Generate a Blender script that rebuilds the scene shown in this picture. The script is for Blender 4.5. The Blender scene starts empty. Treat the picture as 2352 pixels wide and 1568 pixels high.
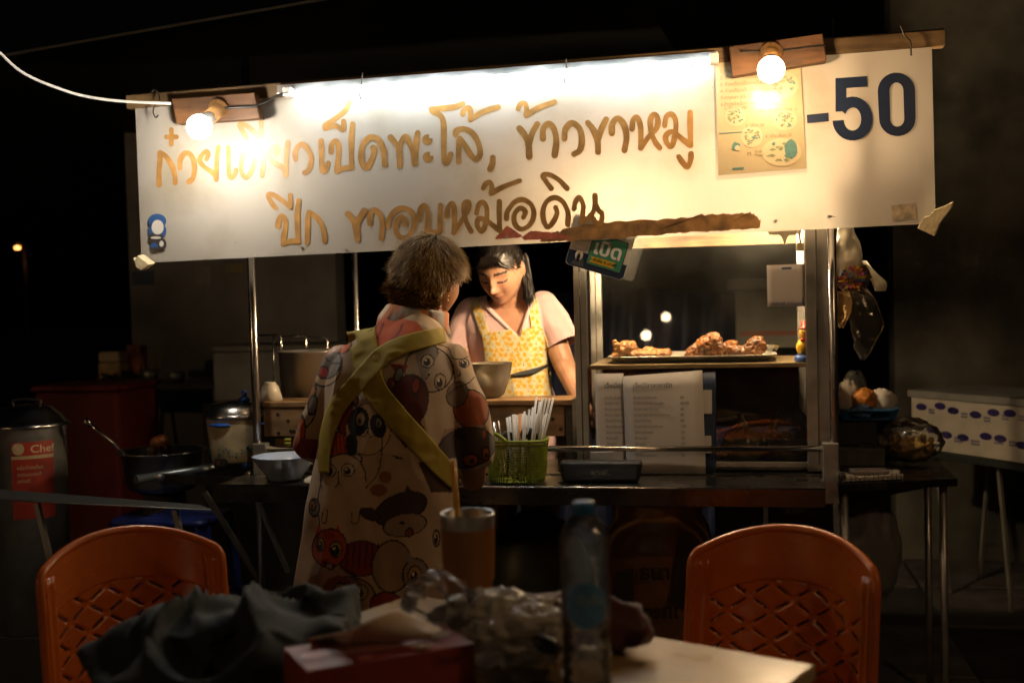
import bpy, bmesh, math, random
import numpy as np
from mathutils import Vector, Matrix
from mathutils.bvhtree import BVHTree

random.seed(7)
rng = np.random.default_rng(7)
SC = bpy.context.scene
COL = SC.collection

# ------------------------------------------------------------------ camera
# the stall front lies along X (posts at y = 0), metres, ground at z = 0
YAW, PITCH, ROLL = math.radians(10.75), math.radians(2.06), math.radians(1.4)
FPX = 2641.4                      # focal length for a picture 2352 wide
CAMD = 3.35
fwd = np.array([-math.sin(YAW)*math.cos(PITCH), math.cos(YAW)*math.cos(PITCH), -math.sin(PITCH)])
rgt0 = np.array([math.cos(YAW), math.sin(YAW), 0.0])
up0 = np.cross(rgt0, fwd)
rgt = math.cos(ROLL)*rgt0 - math.sin(ROLL)*up0
upv = math.sin(ROLL)*rgt0 + math.cos(ROLL)*up0
CAM = np.array([CAMD*math.sin(YAW), -CAMD*math.cos(YAW), 1.27])
cd = bpy.data.cameras.new('camera')
cam = bpy.data.objects.new('camera', cd)
COL.objects.link(cam)
cam.matrix_world = Matrix(((rgt[0], upv[0], -fwd[0], CAM[0]), (rgt[1], upv[1], -fwd[1], CAM[1]),
                           (rgt[2], upv[2], -fwd[2], CAM[2]), (0, 0, 0, 1)))
cd.sensor_width = 36.0
cd.lens = FPX/2352*36.0
cd.clip_start = 0.05
cd.clip_end = 400
cd.dof.use_dof = True
cd.dof.focus_distance = 3.02
cd.dof.aperture_fstop = 2.8
SC.camera = cam

# ------------------------------------------------------------------ night sky
w = bpy.data.worlds.new('World'); SC.world = w; w.use_nodes = True
nt = w.node_tree; bg = nt.nodes['Background']
sky = nt.nodes.new('ShaderNodeTexSky'); sky.sky_type = 'NISHITA'; sky.sun_disc = False
sky.sun_elevation = math.radians(-4); sky.sun_rotation = math.radians(200)
nt.links.new(sky.outputs['Color'], bg.inputs['Color'])
bg.inputs['Strength'].default_value = 0.05
SC.view_settings.view_transform = 'Standard'
SC.view_settings.look = 'None'
SC.view_settings.exposure = 0.12
SC.view_settings.gamma = 1.0
SC.render.engine = 'CYCLES'
SC.cycles.use_denoising = True
SC.cycles.max_bounces = 6
SC.cycles.diffuse_bounces = 3
SC.cycles.adaptive_threshold = 0.03
SC.cycles.transparent_max_bounces = 24
SC.cycles.sample_clamp_indirect = 4.0
SC.cycles.caustics_reflective = False
SC.cycles.caustics_refractive = False
BULB_L, BULB_R, BULB_IN, TUBE = 245.0, 215.0, 720.0, 56.0   # lamp radiances

# ------------------------------------------------------------------ measuring helpers
def ray(x, y):
    return fwd*FPX + rgt*(x-1176.0) - upv*(y-784.0)
def at(x, y, Y):                  # point of the plane y = Y seen there
    d = ray(x, y); return CAM + d*((Y-CAM[1])/d[1])
def atz(x, y, Z):                 # point of the plane z = Z seen there
    d = ray(x, y); return CAM + d*((Z-CAM[2])/d[2])
def atd(x, y, D):                 # point at depth D
    return CAM + ray(x, y)*(D/FPX)
def src(x, y):                    # 4096-wide coordinates
    return x/1.741497, y/1.741497

# ------------------------------------------------------------------ noise
def _h(i, j, k, s):
    n = (i*374761393 + j*668265263 + k*1274126177 + s*974711) & 0x7fffffff
    n = ((n ^ (n >> 13))*1274126177) & 0x7fffffff
    return ((n ^ (n >> 16)) & 0xffff)/32767.5 - 1.0
def vnoise(p, sc=1.0, seed=0):
    p = np.asarray(p, float)*sc + 1000.0
    i = np.floor(p).astype(np.int64); f = p-i; f = f*f*(3-2*f); r = 0
    for a in (0, 1):
        for b in (0, 1):
            for c in (0, 1):
                wgt = (f[:, 0] if a else 1-f[:, 0])*(f[:, 1] if b else 1-f[:, 1])*(f[:, 2] if c else 1-f[:, 2])
                r = r + wgt*_h(i[:, 0]+a, i[:, 1]+b, i[:, 2]+c, seed)
    return r
def fbm(p, sc=1.0, seed=0, o=3):
    r = 0; a = 1.0
    for k in range(o):
        r = r + a*vnoise(p, sc*2**k, seed+k*17); a *= 0.5
    return r

# ------------------------------------------------------------------ materials
MATS = {}
def lin(c):
    return tuple(((v/12.92) if v <= 0.04045 else ((v+0.055)/1.055)**2.4) for v in c)
def newmat(name):
    m = bpy.data.materials.new(name); m.use_nodes = True
    MATS[name] = m
    return m, m.node_tree, m.node_tree.nodes['Principled BSDF']
def M(name, col, rough=0.5, metal=0.0, var=0.0, vs=12.0, bump=0.0, bs=60.0, rvar=0.0, stretch=(1, 1, 1), spec=0.5, coat=0.0, sss=0.0, attr=None, sheen=0.0):
    if name in MATS: return MATS[name]
    m, nt, b = newmat(name); N, L = nt.nodes.new, nt.links.new
    b.inputs['Roughness'].default_value = rough; b.inputs['Metallic'].default_value = metal
    b.inputs['Specular IOR Level'].default_value = spec
    b.inputs['Coat Weight'].default_value = coat; b.inputs['Coat Roughness'].default_value = 0.08
    b.inputs['Sheen Weight'].default_value = sheen
    if sss:
        b.inputs['Subsurface Weight'].default_value = sss; b.inputs['Subsurface Radius'].default_value = (0.012, 0.005, 0.003); b.inputs['Subsurface Scale'].default_value = 0.6
    tc = N('ShaderNodeTexCoord'); mp = N('ShaderNodeMapping'); mp.inputs['Scale'].default_value = stretch
    L(tc.outputs['Object'], mp.inputs['Vector'])
    src_col = None
    if attr:
        at_ = N('ShaderNodeAttribute'); at_.attribute_name = attr; src_col = at_.outputs['Color']
    if var > 0 or src_col is None:
        nz = N('ShaderNodeTexNoise'); nz.inputs['Scale'].default_value = vs; nz.inputs['Detail'].default_value = 5
        L(mp.outputs[0], nz.inputs['Vector'])
        mr = N('ShaderNodeMapRange'); mr.inputs[1].default_value = 0.3; mr.inputs[2].default_value = 0.7
        mr.inputs[3].default_value = 1-var; mr.inputs[4].default_value = 1+var*0.6
        L(nz.outputs['Fac'], mr.inputs[0])
        mx = N('ShaderNodeMix'); mx.data_type = 'RGBA'; mx.blend_type = 'MULTIPLY'; mx.inputs[0].default_value = 1.0
        if src_col is not None: L(src_col, mx.inputs[6])
        else: mx.inputs[6].default_value = (*col, 1)
        L(mr.outputs[0], mx.inputs[7]); L(mx.outputs[2], b.inputs['Base Color'])
    else:
        L(src_col, b.inputs['Base Color'])
    if rvar > 0:
        n2 = N('ShaderNodeTexNoise'); n2.inputs['Scale'].default_value = vs*0.7; n2.inputs['Detail'].default_value = 6
        L(mp.outputs[0], n2.inputs['Vector'])
        m2 = N('ShaderNodeMapRange'); m2.inputs[1].default_value = 0.3; m2.inputs[2].default_value = 0.7
        m2.inputs[3].default_value = max(0.02, rough-rvar); m2.inputs[4].default_value = min(1, rough+rvar)
        L(n2.outputs['Fac'], m2.inputs[0]); L(m2.outputs[0], b.inputs['Roughness'])
    if bump > 0:
        n3 = N('ShaderNodeTexNoise'); n3.inputs['Scale'].default_value = bs; n3.inputs['Detail'].default_value = 4
        L(mp.outputs[0], n3.inputs['Vector'])
        bp = N('ShaderNodeBump'); bp.inputs['Strength'].default_value = bump; bp.inputs['Distance'].default_value = 0.004
        L(n3.outputs['Fac'], bp.inputs['Height']); L(bp.outputs[0], b.inputs['Normal'])
    return m
def wood(name, c1, c2, axis='X', scale=14.0, rough=0.6):
    if name in MATS: return MATS[name]
    m, nt, b = newmat(name); N, L = nt.nodes.new, nt.links.new
    tc = N('ShaderNodeTexCoord'); mp = N('ShaderNodeMapping')
    s = {'X': (0.12, 1, 1), 'Y': (1, 0.12, 1), 'Z': (1, 1, 0.12)}[axis]
    mp.inputs['Scale'].default_value = s; L(tc.outputs['Object'], mp.inputs['Vector'])
    nz = N('ShaderNodeTexNoise'); nz.inputs['Scale'].default_value = scale*5; nz.inputs['Detail'].default_value = 8; nz.inputs['Distortion'].default_value = 0.6
    L(mp.outputs[0], nz.inputs['Vector'])
    cr = N('ShaderNodeValToRGB'); cr.color_ramp.elements[0].position = 0.35; cr.color_ramp.elements[1].position = 0.68
    cr.color_ramp.elements[0].color = (*c2, 1); cr.color_ramp.elements[1].color = (*c1, 1)
    L(nz.outputs['Fac'], cr.inputs[0])
    n2 = N('ShaderNodeTexNoise'); n2.inputs['Scale'].default_value = 9; n2.inputs['Detail'].default_value = 4; L(tc.outputs['Object'], n2.inputs['Vector'])
    mr = N('ShaderNodeMapRange'); mr.inputs[1].default_value = 0.35; mr.inputs[2].default_value = 0.6; mr.inputs[3].default_value = 0.55; mr.inputs[4].default_value = 1.1
    L(n2.outputs['Fac'], mr.inputs[0])
    mx = N('ShaderNodeMix'); mx.data_type = 'RGBA'; mx.blend_type = 'MULTIPLY'; mx.inputs[0].default_value = 1
    L(cr.outputs[0], mx.inputs[6]); L(mr.outputs[0], mx.inputs[7]); L(mx.outputs[2], b.inputs['Base Color'])
    b.inputs['Roughness'].default_value = rough
    bp = N('ShaderNodeBump'); bp.inputs['Strength'].default_value = 0.35; bp.inputs['Distance'].default_value = 0.003
    L(nz.outputs['Fac'], bp.inputs['Height']); L(bp.outputs[0], b.inputs['Normal'])
    return m
def emit(name, col, strength):
    m = bpy.data.materials.new(name); m.use_nodes = True; MATS[name] = m
    nt = m.node_tree; nt.nodes.clear()
    e = nt.nodes.new('ShaderNodeEmission'); o = nt.nodes.new('ShaderNodeOutputMaterial')
    e.inputs[0].default_value = (*col, 1); e.inputs[1].default_value = strength
    nt.links.new(e.outputs[0], o.inputs[0]); return m
def film(name, tint=(1, 1, 1), haze=0.05, hcol=(0.8, 0.8, 0.8), gloss=1.0, rough=0.08, ior=1.45, bump=0.0, bs=30.0, dirt=0.0):
    """thin clear sheet: fresnel gloss over see-through, a little milky"""
    if name in MATS: return MATS[name]
    m = bpy.data.materials.new(name); m.use_nodes = True; MATS[name] = m
    nt = m.node_tree; nt.nodes.clear(); N, L = nt.nodes.new, nt.links.new
    o = N('ShaderNodeOutputMaterial'); t = N('ShaderNodeBsdfTransparent'); t.inputs[0].default_value = (*tint, 1)
    g = N('ShaderNodeBsdfGlossy'); g.inputs['Roughness'].default_value = rough; g.inputs[0].default_value = (gloss, gloss, gloss, 1)
    d = N('ShaderNodeBsdfDiffuse'); d.inputs[0].default_value = (*hcol, 1)
    tl = N('ShaderNodeBsdfTranslucent'); tl.inputs[0].default_value = (*hcol, 1)
    dm = N('ShaderNodeMixShader'); L(d.outputs[0], dm.inputs[1]); L(tl.outputs[0], dm.inputs[2])
    h = N('ShaderNodeMixShader'); h.inputs[0].default_value = haze; L(t.outputs[0], h.inputs[1]); L(dm.outputs[0], h.inputs[2])
    if dirt > 0:
        tc = N('ShaderNodeTexCoord'); nz = N('ShaderNodeTexNoise'); nz.inputs['Scale'].default_value = 5; nz.inputs['Detail'].default_value = 8
        L(tc.outputs['Object'], nz.inputs['Vector'])
        mr = N('ShaderNodeMapRange'); mr.inputs[1].default_value = 0.45; mr.inputs[2].default_value = 0.75; mr.inputs[3].default_value = haze; mr.inputs[4].default_value = haze+dirt
        L(nz.outputs['Fac'], mr.inputs[0]); L(mr.outputs[0], h.inputs[0])
    f = N('ShaderNodeFresnel'); f.inputs[0].default_value = ior
    mx = N('ShaderNodeMixShader'); L(f.outputs[0], mx.inputs[0]); L(h.outputs[0], mx.inputs[1]); L(g.outputs[0], mx.inputs[2])
    if bump > 0:
        tc = N('ShaderNodeTexCoord'); nz = N('ShaderNodeTexNoise'); nz.inputs['Scale'].default_value = bs; nz.inputs['Detail'].default_value = 5
        L(tc.outputs['Object'], nz.inputs['Vector'])
        bp = N('ShaderNodeBump'); bp.inputs['Strength'].default_value = bump; bp.inputs['Distance'].default_value = 0.01
        L(nz.outputs['Fac'], bp.inputs['Height']); L(bp.outputs[0], g.inputs['Normal']); L(bp.outputs[0], f.inputs['Normal'])
    L(mx.outputs[0], o.inputs[0]); return m

STEEL = M('stainless_steel', (0.62, 0.60, 0.57), 0.2, 1.0, 0.12, 9, 0.02, 300, 0.1, (1, 1, 0.2))
STEELD = M('dull_steel', (0.52, 0.51, 0.48), 0.42, 0.9, 0.25, 14, 0.06, 120, 0.12)
ALU = M('aluminium', (0.66, 0.64, 0.6), 0.38, 1.0, 0.15, 20, 0.04, 200, 0.1)
BLACKP = M('black_plastic', (0.012, 0.012, 0.012), 0.45, 0, 0.2, 40, 0.05, 200)
WHITEP = M('white_plastic', (0.78, 0.76, 0.72), 0.4, 0, 0.06, 10)

# ------------------------------------------------------------------ mesh builder
ORG = {}
def origin_of(o):
    return np.array(ORG.get(o.name, (0, 0, 0))) if o is not None else np.zeros(3)
def tag(o, label=None, cat=None, group=None, kind=None):
    if label: o['label'] = label
    if cat: o['category'] = cat
    if group: o['group'] = group
    if kind: o['kind'] = kind
    return o
def thing(name, label, cat, loc=(0, 0, 0), group=None):
    o = bpy.data.objects.new(name, None); COL.objects.link(o); o.empty_display_size = 0.05
    o.location = loc; ORG[o.name] = tuple(loc)
    return tag(o, label, cat, group)
def rotm(ax, deg):
    return np.array(Matrix.Rotation(math.radians(deg), 3, ax))
def smooth_path(pts, n=6):
    P = np.array(pts, float)
    if len(P) < 3: return P
    Q = np.vstack([2*P[0]-P[1], P, 2*P[-1]-P[-2]]); out = []
    for i in range(1, len(Q)-2):
        for t in np.linspace(0, 1, n, endpoint=False):
            a, b, c, d = Q[i-1], Q[i], Q[i+1], Q[i+2]
            out.append(0.5*((2*b)+(-a+c)*t+(2*a-5*b+4*c-d)*t*t+(-a+3*b-3*c+d)*t**3))
    out.append(P[-1]); return np.array(out)
class MB:
    def __init__(s): s.V = []; s.F = []; s.S = []; s.n = 0; s.cols = []
    def add(s, V, F, smooth=False, col=None):
        V = np.asarray(V, float).reshape(-1, 3); s.V.append(V)
        for f in F: s.F.append(tuple(int(i)+s.n for i in f)); s.S.append(smooth)
        s.cols.append(np.tile(np.array(col if col is not None else (1, 1, 1), float), (len(V), 1)) if np.ndim(col) < 2 else np.asarray(col))
        s.n += len(V); return s
    def box(s, x0, x1, y0, y1, z0, z1, col=None):
        V = [(x0, y0, z0), (x1, y0, z0), (x1, y1, z0), (x0, y1, z0), (x0, y0, z1), (x1, y0, z1), (x1, y1, z1), (x0, y1, z1)]
        return s.add(V, [(3, 2, 1, 0), (4, 5, 6, 7), (0, 1, 5, 4), (1, 2, 6, 5), (2, 3, 7, 6), (3, 0, 4, 7)], col=col)
    def obox(s, c, h, R=np.eye(3), col=None):
        V = np.array([(sx*h[0], sy*h[1], sz*h[2]) for sz in (-1, 1) for sx, sy in ((-1, -1), (1, -1), (1, 1), (-1, 1))])@np.asarray(R).T+np.asarray(c)
        return s.add(V, [(3, 2, 1, 0), (4, 5, 6, 7), (0, 1, 5, 4), (1, 2, 6, 5), (2, 3, 7, 6), (3, 0, 4, 7)], col=col)
    def bar(s, a, b, wx, wy, upd=(0, 0, 1)):
        a = np.asarray(a, float); b = np.asarray(b, float); d = b-a; L = np.linalg.norm(d); d = d/L
        u = np.cross(upd, d); u = u/np.linalg.norm(u); v = np.cross(d, u)
        return s.obox((a+b)/2, (L/2, wx/2, wy/2), np.array([d, u, v]).T)
    def grid(s, P, cu=False, cv=False, smooth=True, col=None):
        P = np.asarray(P, float); m, n = P.shape[:2]; F = []
        for i in range(m if cu else m-1):
            for j in range(n if cv else n-1):
                F.append((i*n+j, ((i+1) % m)*n+j, ((i+1) % m)*n+(j+1) % n, i*n+(j+1) % n))
        return s.add(P.reshape(-1, 3), F, smooth, col if col is None or np.ndim(col) < 2 else np.asarray(col).reshape(-1, 3))
    def tube(s, pts, r, n=10, caps=True, smooth=True, flat=1.0):
        P = np.asarray(pts, float); m = len(P); r = np.full(m, r) if np.ndim(r) == 0 else np.asarray(r, float)
        T = np.gradient(P, axis=0); T /= np.linalg.norm(T, axis=1)[:, None]+1e-12
        u = np.cross(T[0], (0, 0, 1.0)); 
        if np.linalg.norm(u) < 1e-3: u = np.cross(T[0], (0, 1.0, 0))
        u /= np.linalg.norm(u); rings = []
        th = np.arange(n)*2*math.pi/n
        for i in range(m):
            u = u-T[i]*np.dot(u, T[i]); u /= np.linalg.norm(u); v = np.cross(T[i], u)
            rings.append(P[i]+r[i]*(np.cos(th)[:, None]*u+flat*np.sin(th)[:, None]*v))
        base = s.n; s.grid(np.array(rings), cv=True, smooth=smooth)
        if caps:
            s.F.append(tuple(base+k for k in range(n))); s.S.append(False)
            s.F.append(tuple(base+(m-1)*n+k for k in reversed(range(n)))); s.S.append(False)
        return s
    def cyl(s, a, b, r, n=20): return s.tube([a, b], r, n)
    def lathe(s, prof, c=(0, 0, 0), n=36, R=None, smooth=True, closed=False, sx=1.0, sy=1.0):
        th = np.arange(n)*2*math.pi/n
        P = np.array([[(pr*math.cos(t)*sx, pr*math.sin(t)*sy, pz) for t in th] for pr, pz in prof])
        if R is not None: P = P@np.asarray(R).T
        return s.grid(P+np.asarray(c), cv=True, cu=closed, smooth=smooth)
    def sphere(s, c, r, R=np.eye(3), nu=20, nv=12, smooth=True):
        r = np.full(3, r) if np.ndim(r) == 0 else np.asarray(r, float)
        ph = np.linspace(0.0001, math.pi-0.0001, nv+1); th = np.arange(nu)*2*math.pi/nu
        P = np.array([[(math.sin(p)*math.cos(t)*r[0], math.sin(p)*math.sin(t)*r[1], -math.cos(p)*r[2]) for t in th] for p in ph])
        return s.grid(P@np.asarray(R).T+np.asarray(c), cv=True, smooth=smooth)
    def prism(s, poly, f, t0, t1):
        """poly of (a, b) extruded between t0 and t1; f(a, b, t) -> point"""
        n = len(poly); V = [f(a, b, t0) for a, b in poly]+[f(a, b, t1) for a, b in poly]
        return s.add(V, [tuple(range(n)), tuple(reversed(range(n, 2*n)))]+[(i, i+n, (i+1) % n+n, (i+1) % n) for i in range(n)])
    def cone(s, a, b, ra, rb, n=14):
        """capsule with two radii, closed, for growing bodies"""
        a = np.asarray(a, float); b = np.asarray(b, float); d = b-a; L = np.linalg.norm(d)+1e-9; d = d/L
        pts = []; rr = []
        for t in np.linspace(-88, -20, 4): pts.append(a+d*ra*math.sin(math.radians(t))); rr.append(ra*math.cos(math.radians(t)))
        pts += [a, b]; rr += [ra, rb]
        for t in np.linspace(20, 88, 4): pts.append(b+d*rb*math.sin(math.radians(t))); rr.append(rb*math.cos(math.radians(t)))
        ref = np.array((0, 0, 1.0)) if abs(d[2]) < 0.9 else np.array((0, 1.0, 0))
        u = np.cross(d, ref); u /= np.linalg.norm(u); v = np.cross(d, u); th = np.arange(n)*2*math.pi/n
        base = s.n
        s.grid(np.array([p+r*(np.cos(th)[:, None]*u+np.sin(th)[:, None]*v) for p, r in zip(pts, rr)]), cv=True)
        m = len(pts)
        s.F.append(tuple(base+k for k in range(n))); s.S.append(True); s.F.append(tuple(base+(m-1)*n+k for k in reversed(range(n)))); s.S.append(True)
        return s
    def chain(s, pts, rad, n=14):
        for i in range(len(pts)-1): s.cone(pts[i], pts[i+1], rad[i], rad[i+1], n)
        return s
    def verts(s): return np.vstack(s.V)
    def mesh(s, name, off=np.zeros(3), colors=False):
        me = bpy.data.meshes.new(name); V = np.vstack(s.V)-off
        me.from_pydata(V.tolist(), [], s.F)
        me.polygons.foreach_set('use_smooth', np.array(s.S, bool))
        if colors: set_cols(me, np.vstack(s.cols))
        me.update(); return me
    def build(s, name, mat, parent=None, loc=None, bevel=0.0, colors=False, seg=2, fix=True):
        off = origin_of(parent) if parent is not None else np.array(loc if loc is not None else (0, 0, 0), float)
        me = s.mesh(name, off, colors)
        if fix:
            bm = bmesh.new(); bm.from_mesh(me); bmesh.ops.recalc_face_normals(bm, faces=bm.faces); bm.to_mesh(me); bm.free()
        me.materials.append(mat if not isinstance(mat, str) else MATS[mat])
        o = bpy.data.objects.new(name, me); COL.objects.link(o)
        if parent is not None: o.parent = parent; ORG[o.name] = tuple(off)
        else: o.location = off; ORG[o.name] = tuple(off)
        if bevel > 0:
            bv = o.modifiers.new('bevel', 'BEVEL'); bv.width = bevel; bv.segments = seg; bv.limit_method = 'ANGLE'; bv.angle_limit = math.radians(40)
        return o
def set_cols(me, C, name='Col'):
    a = me.color_attributes.get(name) or me.color_attributes.new(name, 'FLOAT_COLOR', 'POINT')
    a.data.foreach_set('color', np.hstack([C, np.ones((len(C), 1))]).astype(np.float32).ravel())
def verts_of(me):
    V = np.empty(len(me.vertices)*3); me.vertices.foreach_get('co', V); return V.reshape(-1, 3)
def bake(o, mods=()):
    """evaluate modifiers of a temporary object into a plain mesh"""
    bpy.context.view_layer.update()
    dg = bpy.context.evaluated_depsgraph_get()
    me = bpy.data.meshes.new_from_object(o.evaluated_get(dg))
    bpy.data.objects.remove(o, do_unlink=True); return me
def remeshed(mb, voxel, smooth=4, sub=0, fac=0.5):
    o = bpy.data.objects.new('tmp', mb.mesh('tmp')); COL.objects.link(o)
    r = o.modifiers.new('r', 'REMESH'); r.mode = 'VOXEL'; r.voxel_size = voxel
    if smooth:
        sm = o.modifiers.new('s', 'SMOOTH'); sm.iterations = smooth; sm.factor = fac
    if sub:
        ss = o.modifiers.new('u', 'SUBSURF'); ss.levels = sub; ss.render_levels = sub
    me = bake(o)
    me.polygons.foreach_set('use_smooth', np.ones(len(me.polygons), bool)); return me
def link_mesh(name, me, mat, parent, world=True):
    off = origin_of(parent)
    if world:
        V = verts_of(me)-off; me.vertices.foreach_set('co', V.ravel()); me.update()
    me.materials.clear(); me.materials.append(mat)
    o = bpy.data.objects.new(name, me); COL.objects.link(o); o.parent = parent; ORG[o.name] = tuple(off); return o
def copy_tree(o, loc=None, rz=None, label=None, parent=None):
    c = o.copy(); COL.objects.link(c)
    if parent is not None: c.parent = parent
    if loc is not None: c.location = loc
    if rz is not None: c.rotation_euler = (0, 0, rz)
    if label: c['label'] = label
    for ch in list(o.children): copy_tree(ch, parent=c)
    return c
def text_mesh(body, size, f, bold=0.0, align='LEFT', shear=0.0):
    """flat lettering; f(a, b) -> point for the em plane"""
    cu = bpy.data.curves.new('lettering', 'FONT'); cu.body = body; cu.size = size; cu.align_x = align; cu.offset = bold; cu.shear = shear
    cu.resolution_u = 3
    o = bpy.data.objects.new('tmp', cu); COL.objects.link(o)
    me = bake(o); V = verts_of(me); F = [tuple(p.vertices) for p in me.polygons]
    P = np.array([f(a, b) for a, b, _ in V]) if len(V) else np.zeros((0, 3))
    bpy.data.meshes.remove(me)
    return P, F

# ================================================================== SETTING
asph = M('pavement_concrete', (0.05, 0.048, 0.044), 0.75, 0, 0.45, 5, 0.4, 40)
g = MB(); g.box(-60, 60, -60, 60, -0.3, 0.0)
tag(g.build('ground', asph), kind='structure')
slabm = M('paving_slab', (0.13, 0.12, 0.11), 0.7, 0, 0.5, 7, 0.5, 60, 0.15)
k = 0
for ix in range(-4, 5):
    for iy in range(-5, 4):
        x0, y0 = ix*0.6+0.2, iy*0.6
        if (ix+iy) % 7 == 3: continue
        b = MB(); h = 0.012+0.004*random.random()
        b.box(x0+0.008, x0+0.592, y0+0.008, y0+0.592, 0.0, h)
        o = b.build('paving_slab', slabm, bpy.data.objects['ground'], bevel=0.004)
# walls far behind
WALL = M('mottled_plaster', (0.13, 0.125, 0.1), 0.9, 0, 0.9, 2.6, 0.5, 25)
p0 = at(2052, 600, 2.3); p1 = at(2700, 600, 2.3)
wl = MB(); wl.box(p0[0], p1[0]+4, 2.3, 2.5, 0, 3.6)
tag(wl.build('plaster_wall', WALL, loc=(p0[0]+1, 2.3, 0)), 'mottled dark plaster wall rising behind the white printed boxes', 'wall')
p0 = at(300, 700, 3.2); p1 = at(590, 700, 3.2)
wl = MB(); wl.box(p0[0], p1[0]+0.5, 3.2, 3.35, 0, 2.7)
wa = tag(wl.build('grey_wall', M('grey_wall_paint', (0.26, 0.25, 0.24), 0.85, 0, 0.35, 3, 0.3, 30), loc=((p0[0]+p1[0])/2, 3.2, 0)), 'dark grey wall panel behind the left end of the stall', 'wall')
for (a, b_, c, d, cc) in ((450, 612, 486, 657, (0.3, 0.29, 0.27)), (304, 622, 352, 655, (0.1, 0.13, 0.2)), (520, 605, 560, 625, (0.3, 0.26, 0.12))):
    q0 = at(a, d, 3.19); q1 = at(c, b_, 3.19); m_ = MB(); m_.box(q0[0], q1[0], 3.185, 3.195, q0[2], q1[2])
    tag(m_.build('wall_notice', M('notice_%d' % a, cc, 0.8, 0, 0.2, 20), loc=((q0+q1)/2)), {450: 'pale paper notice taped to the dark grey wall', 304: 'bluish paper notice at the edge of the grey wall', 520: 'small yellowish notice beside the steel post'}[a], 'notice', 'notices on the grey wall')
# dark blue tarpaulin behind the stall, and a glass reflection built as a board
P = []
for i, x in enumerate(np.linspace(1190, 1900, 60)):
    col_ = []
    for j, y in enumerate(np.linspace(670, 1250, 14)):
        q = at(x, y+8*math.sin(x*0.012), 2.05); q[1] += 0.05*math.sin(i*0.55)+0.03*math.sin(i*1.3+j*0.4); col_.append(q)
    P.append(col_)
t = MB(); t.grid(P)
o = t.build('blue_tarpaulin', M('navy_tarp', (0.012, 0.022, 0.07), 0.55, 0, 0.3, 8, 0.2, 30)); o.modifiers.new('thick', 'SOLIDIFY').thickness = 0.004
tag(o, 'dark blue tarpaulin hanging behind the glass cabinet', 'tarpaulin')
q0 = at(1690, 800, 1.9); q1 = at(1885, 662, 1.9)
pn = thing('panel_reflection', 'dim reflection of a cream cart panel, built as a board behind the glass', 'panel', ((q0[0]+q1[0])/2, 1.9, q0[2]))  # a cart's reflection in the cabinet glass, modelled as a solid panel
m_ = MB(); m_.box(q0[0], q1[0], 1.88, 1.9, q0[2], q1[2]); m_.build('board', M('reflected_cream', (0.22, 0.21, 0.17), 0.6, 0, 0.2, 10), pn, bevel=0.006)
m_ = MB(); m_.box(q0[0]+0.02, q1[0]-0.02, 1.876, 1.879, q0[2]+0.055, q0[2]+0.075); m_.build('stripe', M('reflected_red', (0.3, 0.1, 0.06), 0.6), pn)
m_ = MB(); m_.box(q0[0]-0.03, q1[0]+0.02, 1.82, 1.92, q1[2], q1[2]+0.05); m_.build('ledge', M('grey_ledge', (0.16, 0.17, 0.16), 0.6), pn, bevel=0.006)

# dark awning sheet overhead
AW = M('black_tarpaulin', (0.014, 0.016, 0.014), 0.6, 0, 0.3, 6, 0.3, 25)
z_a = 2.45
e0, e1 = atz(-300, 179, z_a), atz(1400, -120, z_a)
e2, e3 = e1+np.array((0.4, 3.2, -0.25)), e0+np.array((-1.2, 3.6, -0.25))
P = [[(e0*(1-u)+e1*u)*(1-v)+(e3*(1-u)+e2*u)*v+np.array((0, 0, 0.05*math.sin(u*9)*v*(1-v)*2)) for v in np.linspace(0, 1, 20)] for u in np.linspace(0, 1, 30)]
aw = thing('awning', 'black tarpaulin awning stretched overhead above the sign', 'awning', e0)
a = MB(); a.grid(P); o = a.build('sheet', AW, aw); o.modifiers.new('thick', 'SOLIDIFY').thickness = 0.004
a = MB(); a.tube([e0+(e1-e0)*t_+np.array((0, 0, -0.006)) for t_ in np.linspace(0, 1, 16)], 0.006, 8); a.build('hem_cord', M('hem_cord', (0.35, 0.36, 0.34), 0.35), aw)

# ================================================================== STALL
ST = thing('food_stall', 'stainless steel street food stall with serving shelf and posts', 'food stall', (0.2, 0, 0))
ZS = 0.76
xl = at(584, 800, 0)[0]; xr = at(1914, 800, 0)[0]
for (x, nm) in ((xl, 'post'), (xr, 'post')):
    m_ = MB(); m_.tube([(x, 0, 0.03), (x, 0, 2.02)], 0.0125, 20); m_.build(nm, STEEL, ST)
    m_ = MB(); m_.tube([(x, 0, 0.0), (x, 0, 0.035)], 0.018, 16); m_.build('foot', BLACKP, ST)
xb = at(818, 700, 0.62)[0]
m_ = MB(); m_.tube([(xb, 0.62, 0.03), (xb, 0.62, 2.0)], 0.0115, 18); m_.build('post', STEEL, ST)
m_ = MB(); m_.tube([(xr+0.0, 0.62, 0.03), (xr, 0.62, 2.0)], 0.0115, 18); m_.build('post', STEEL, ST)
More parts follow.
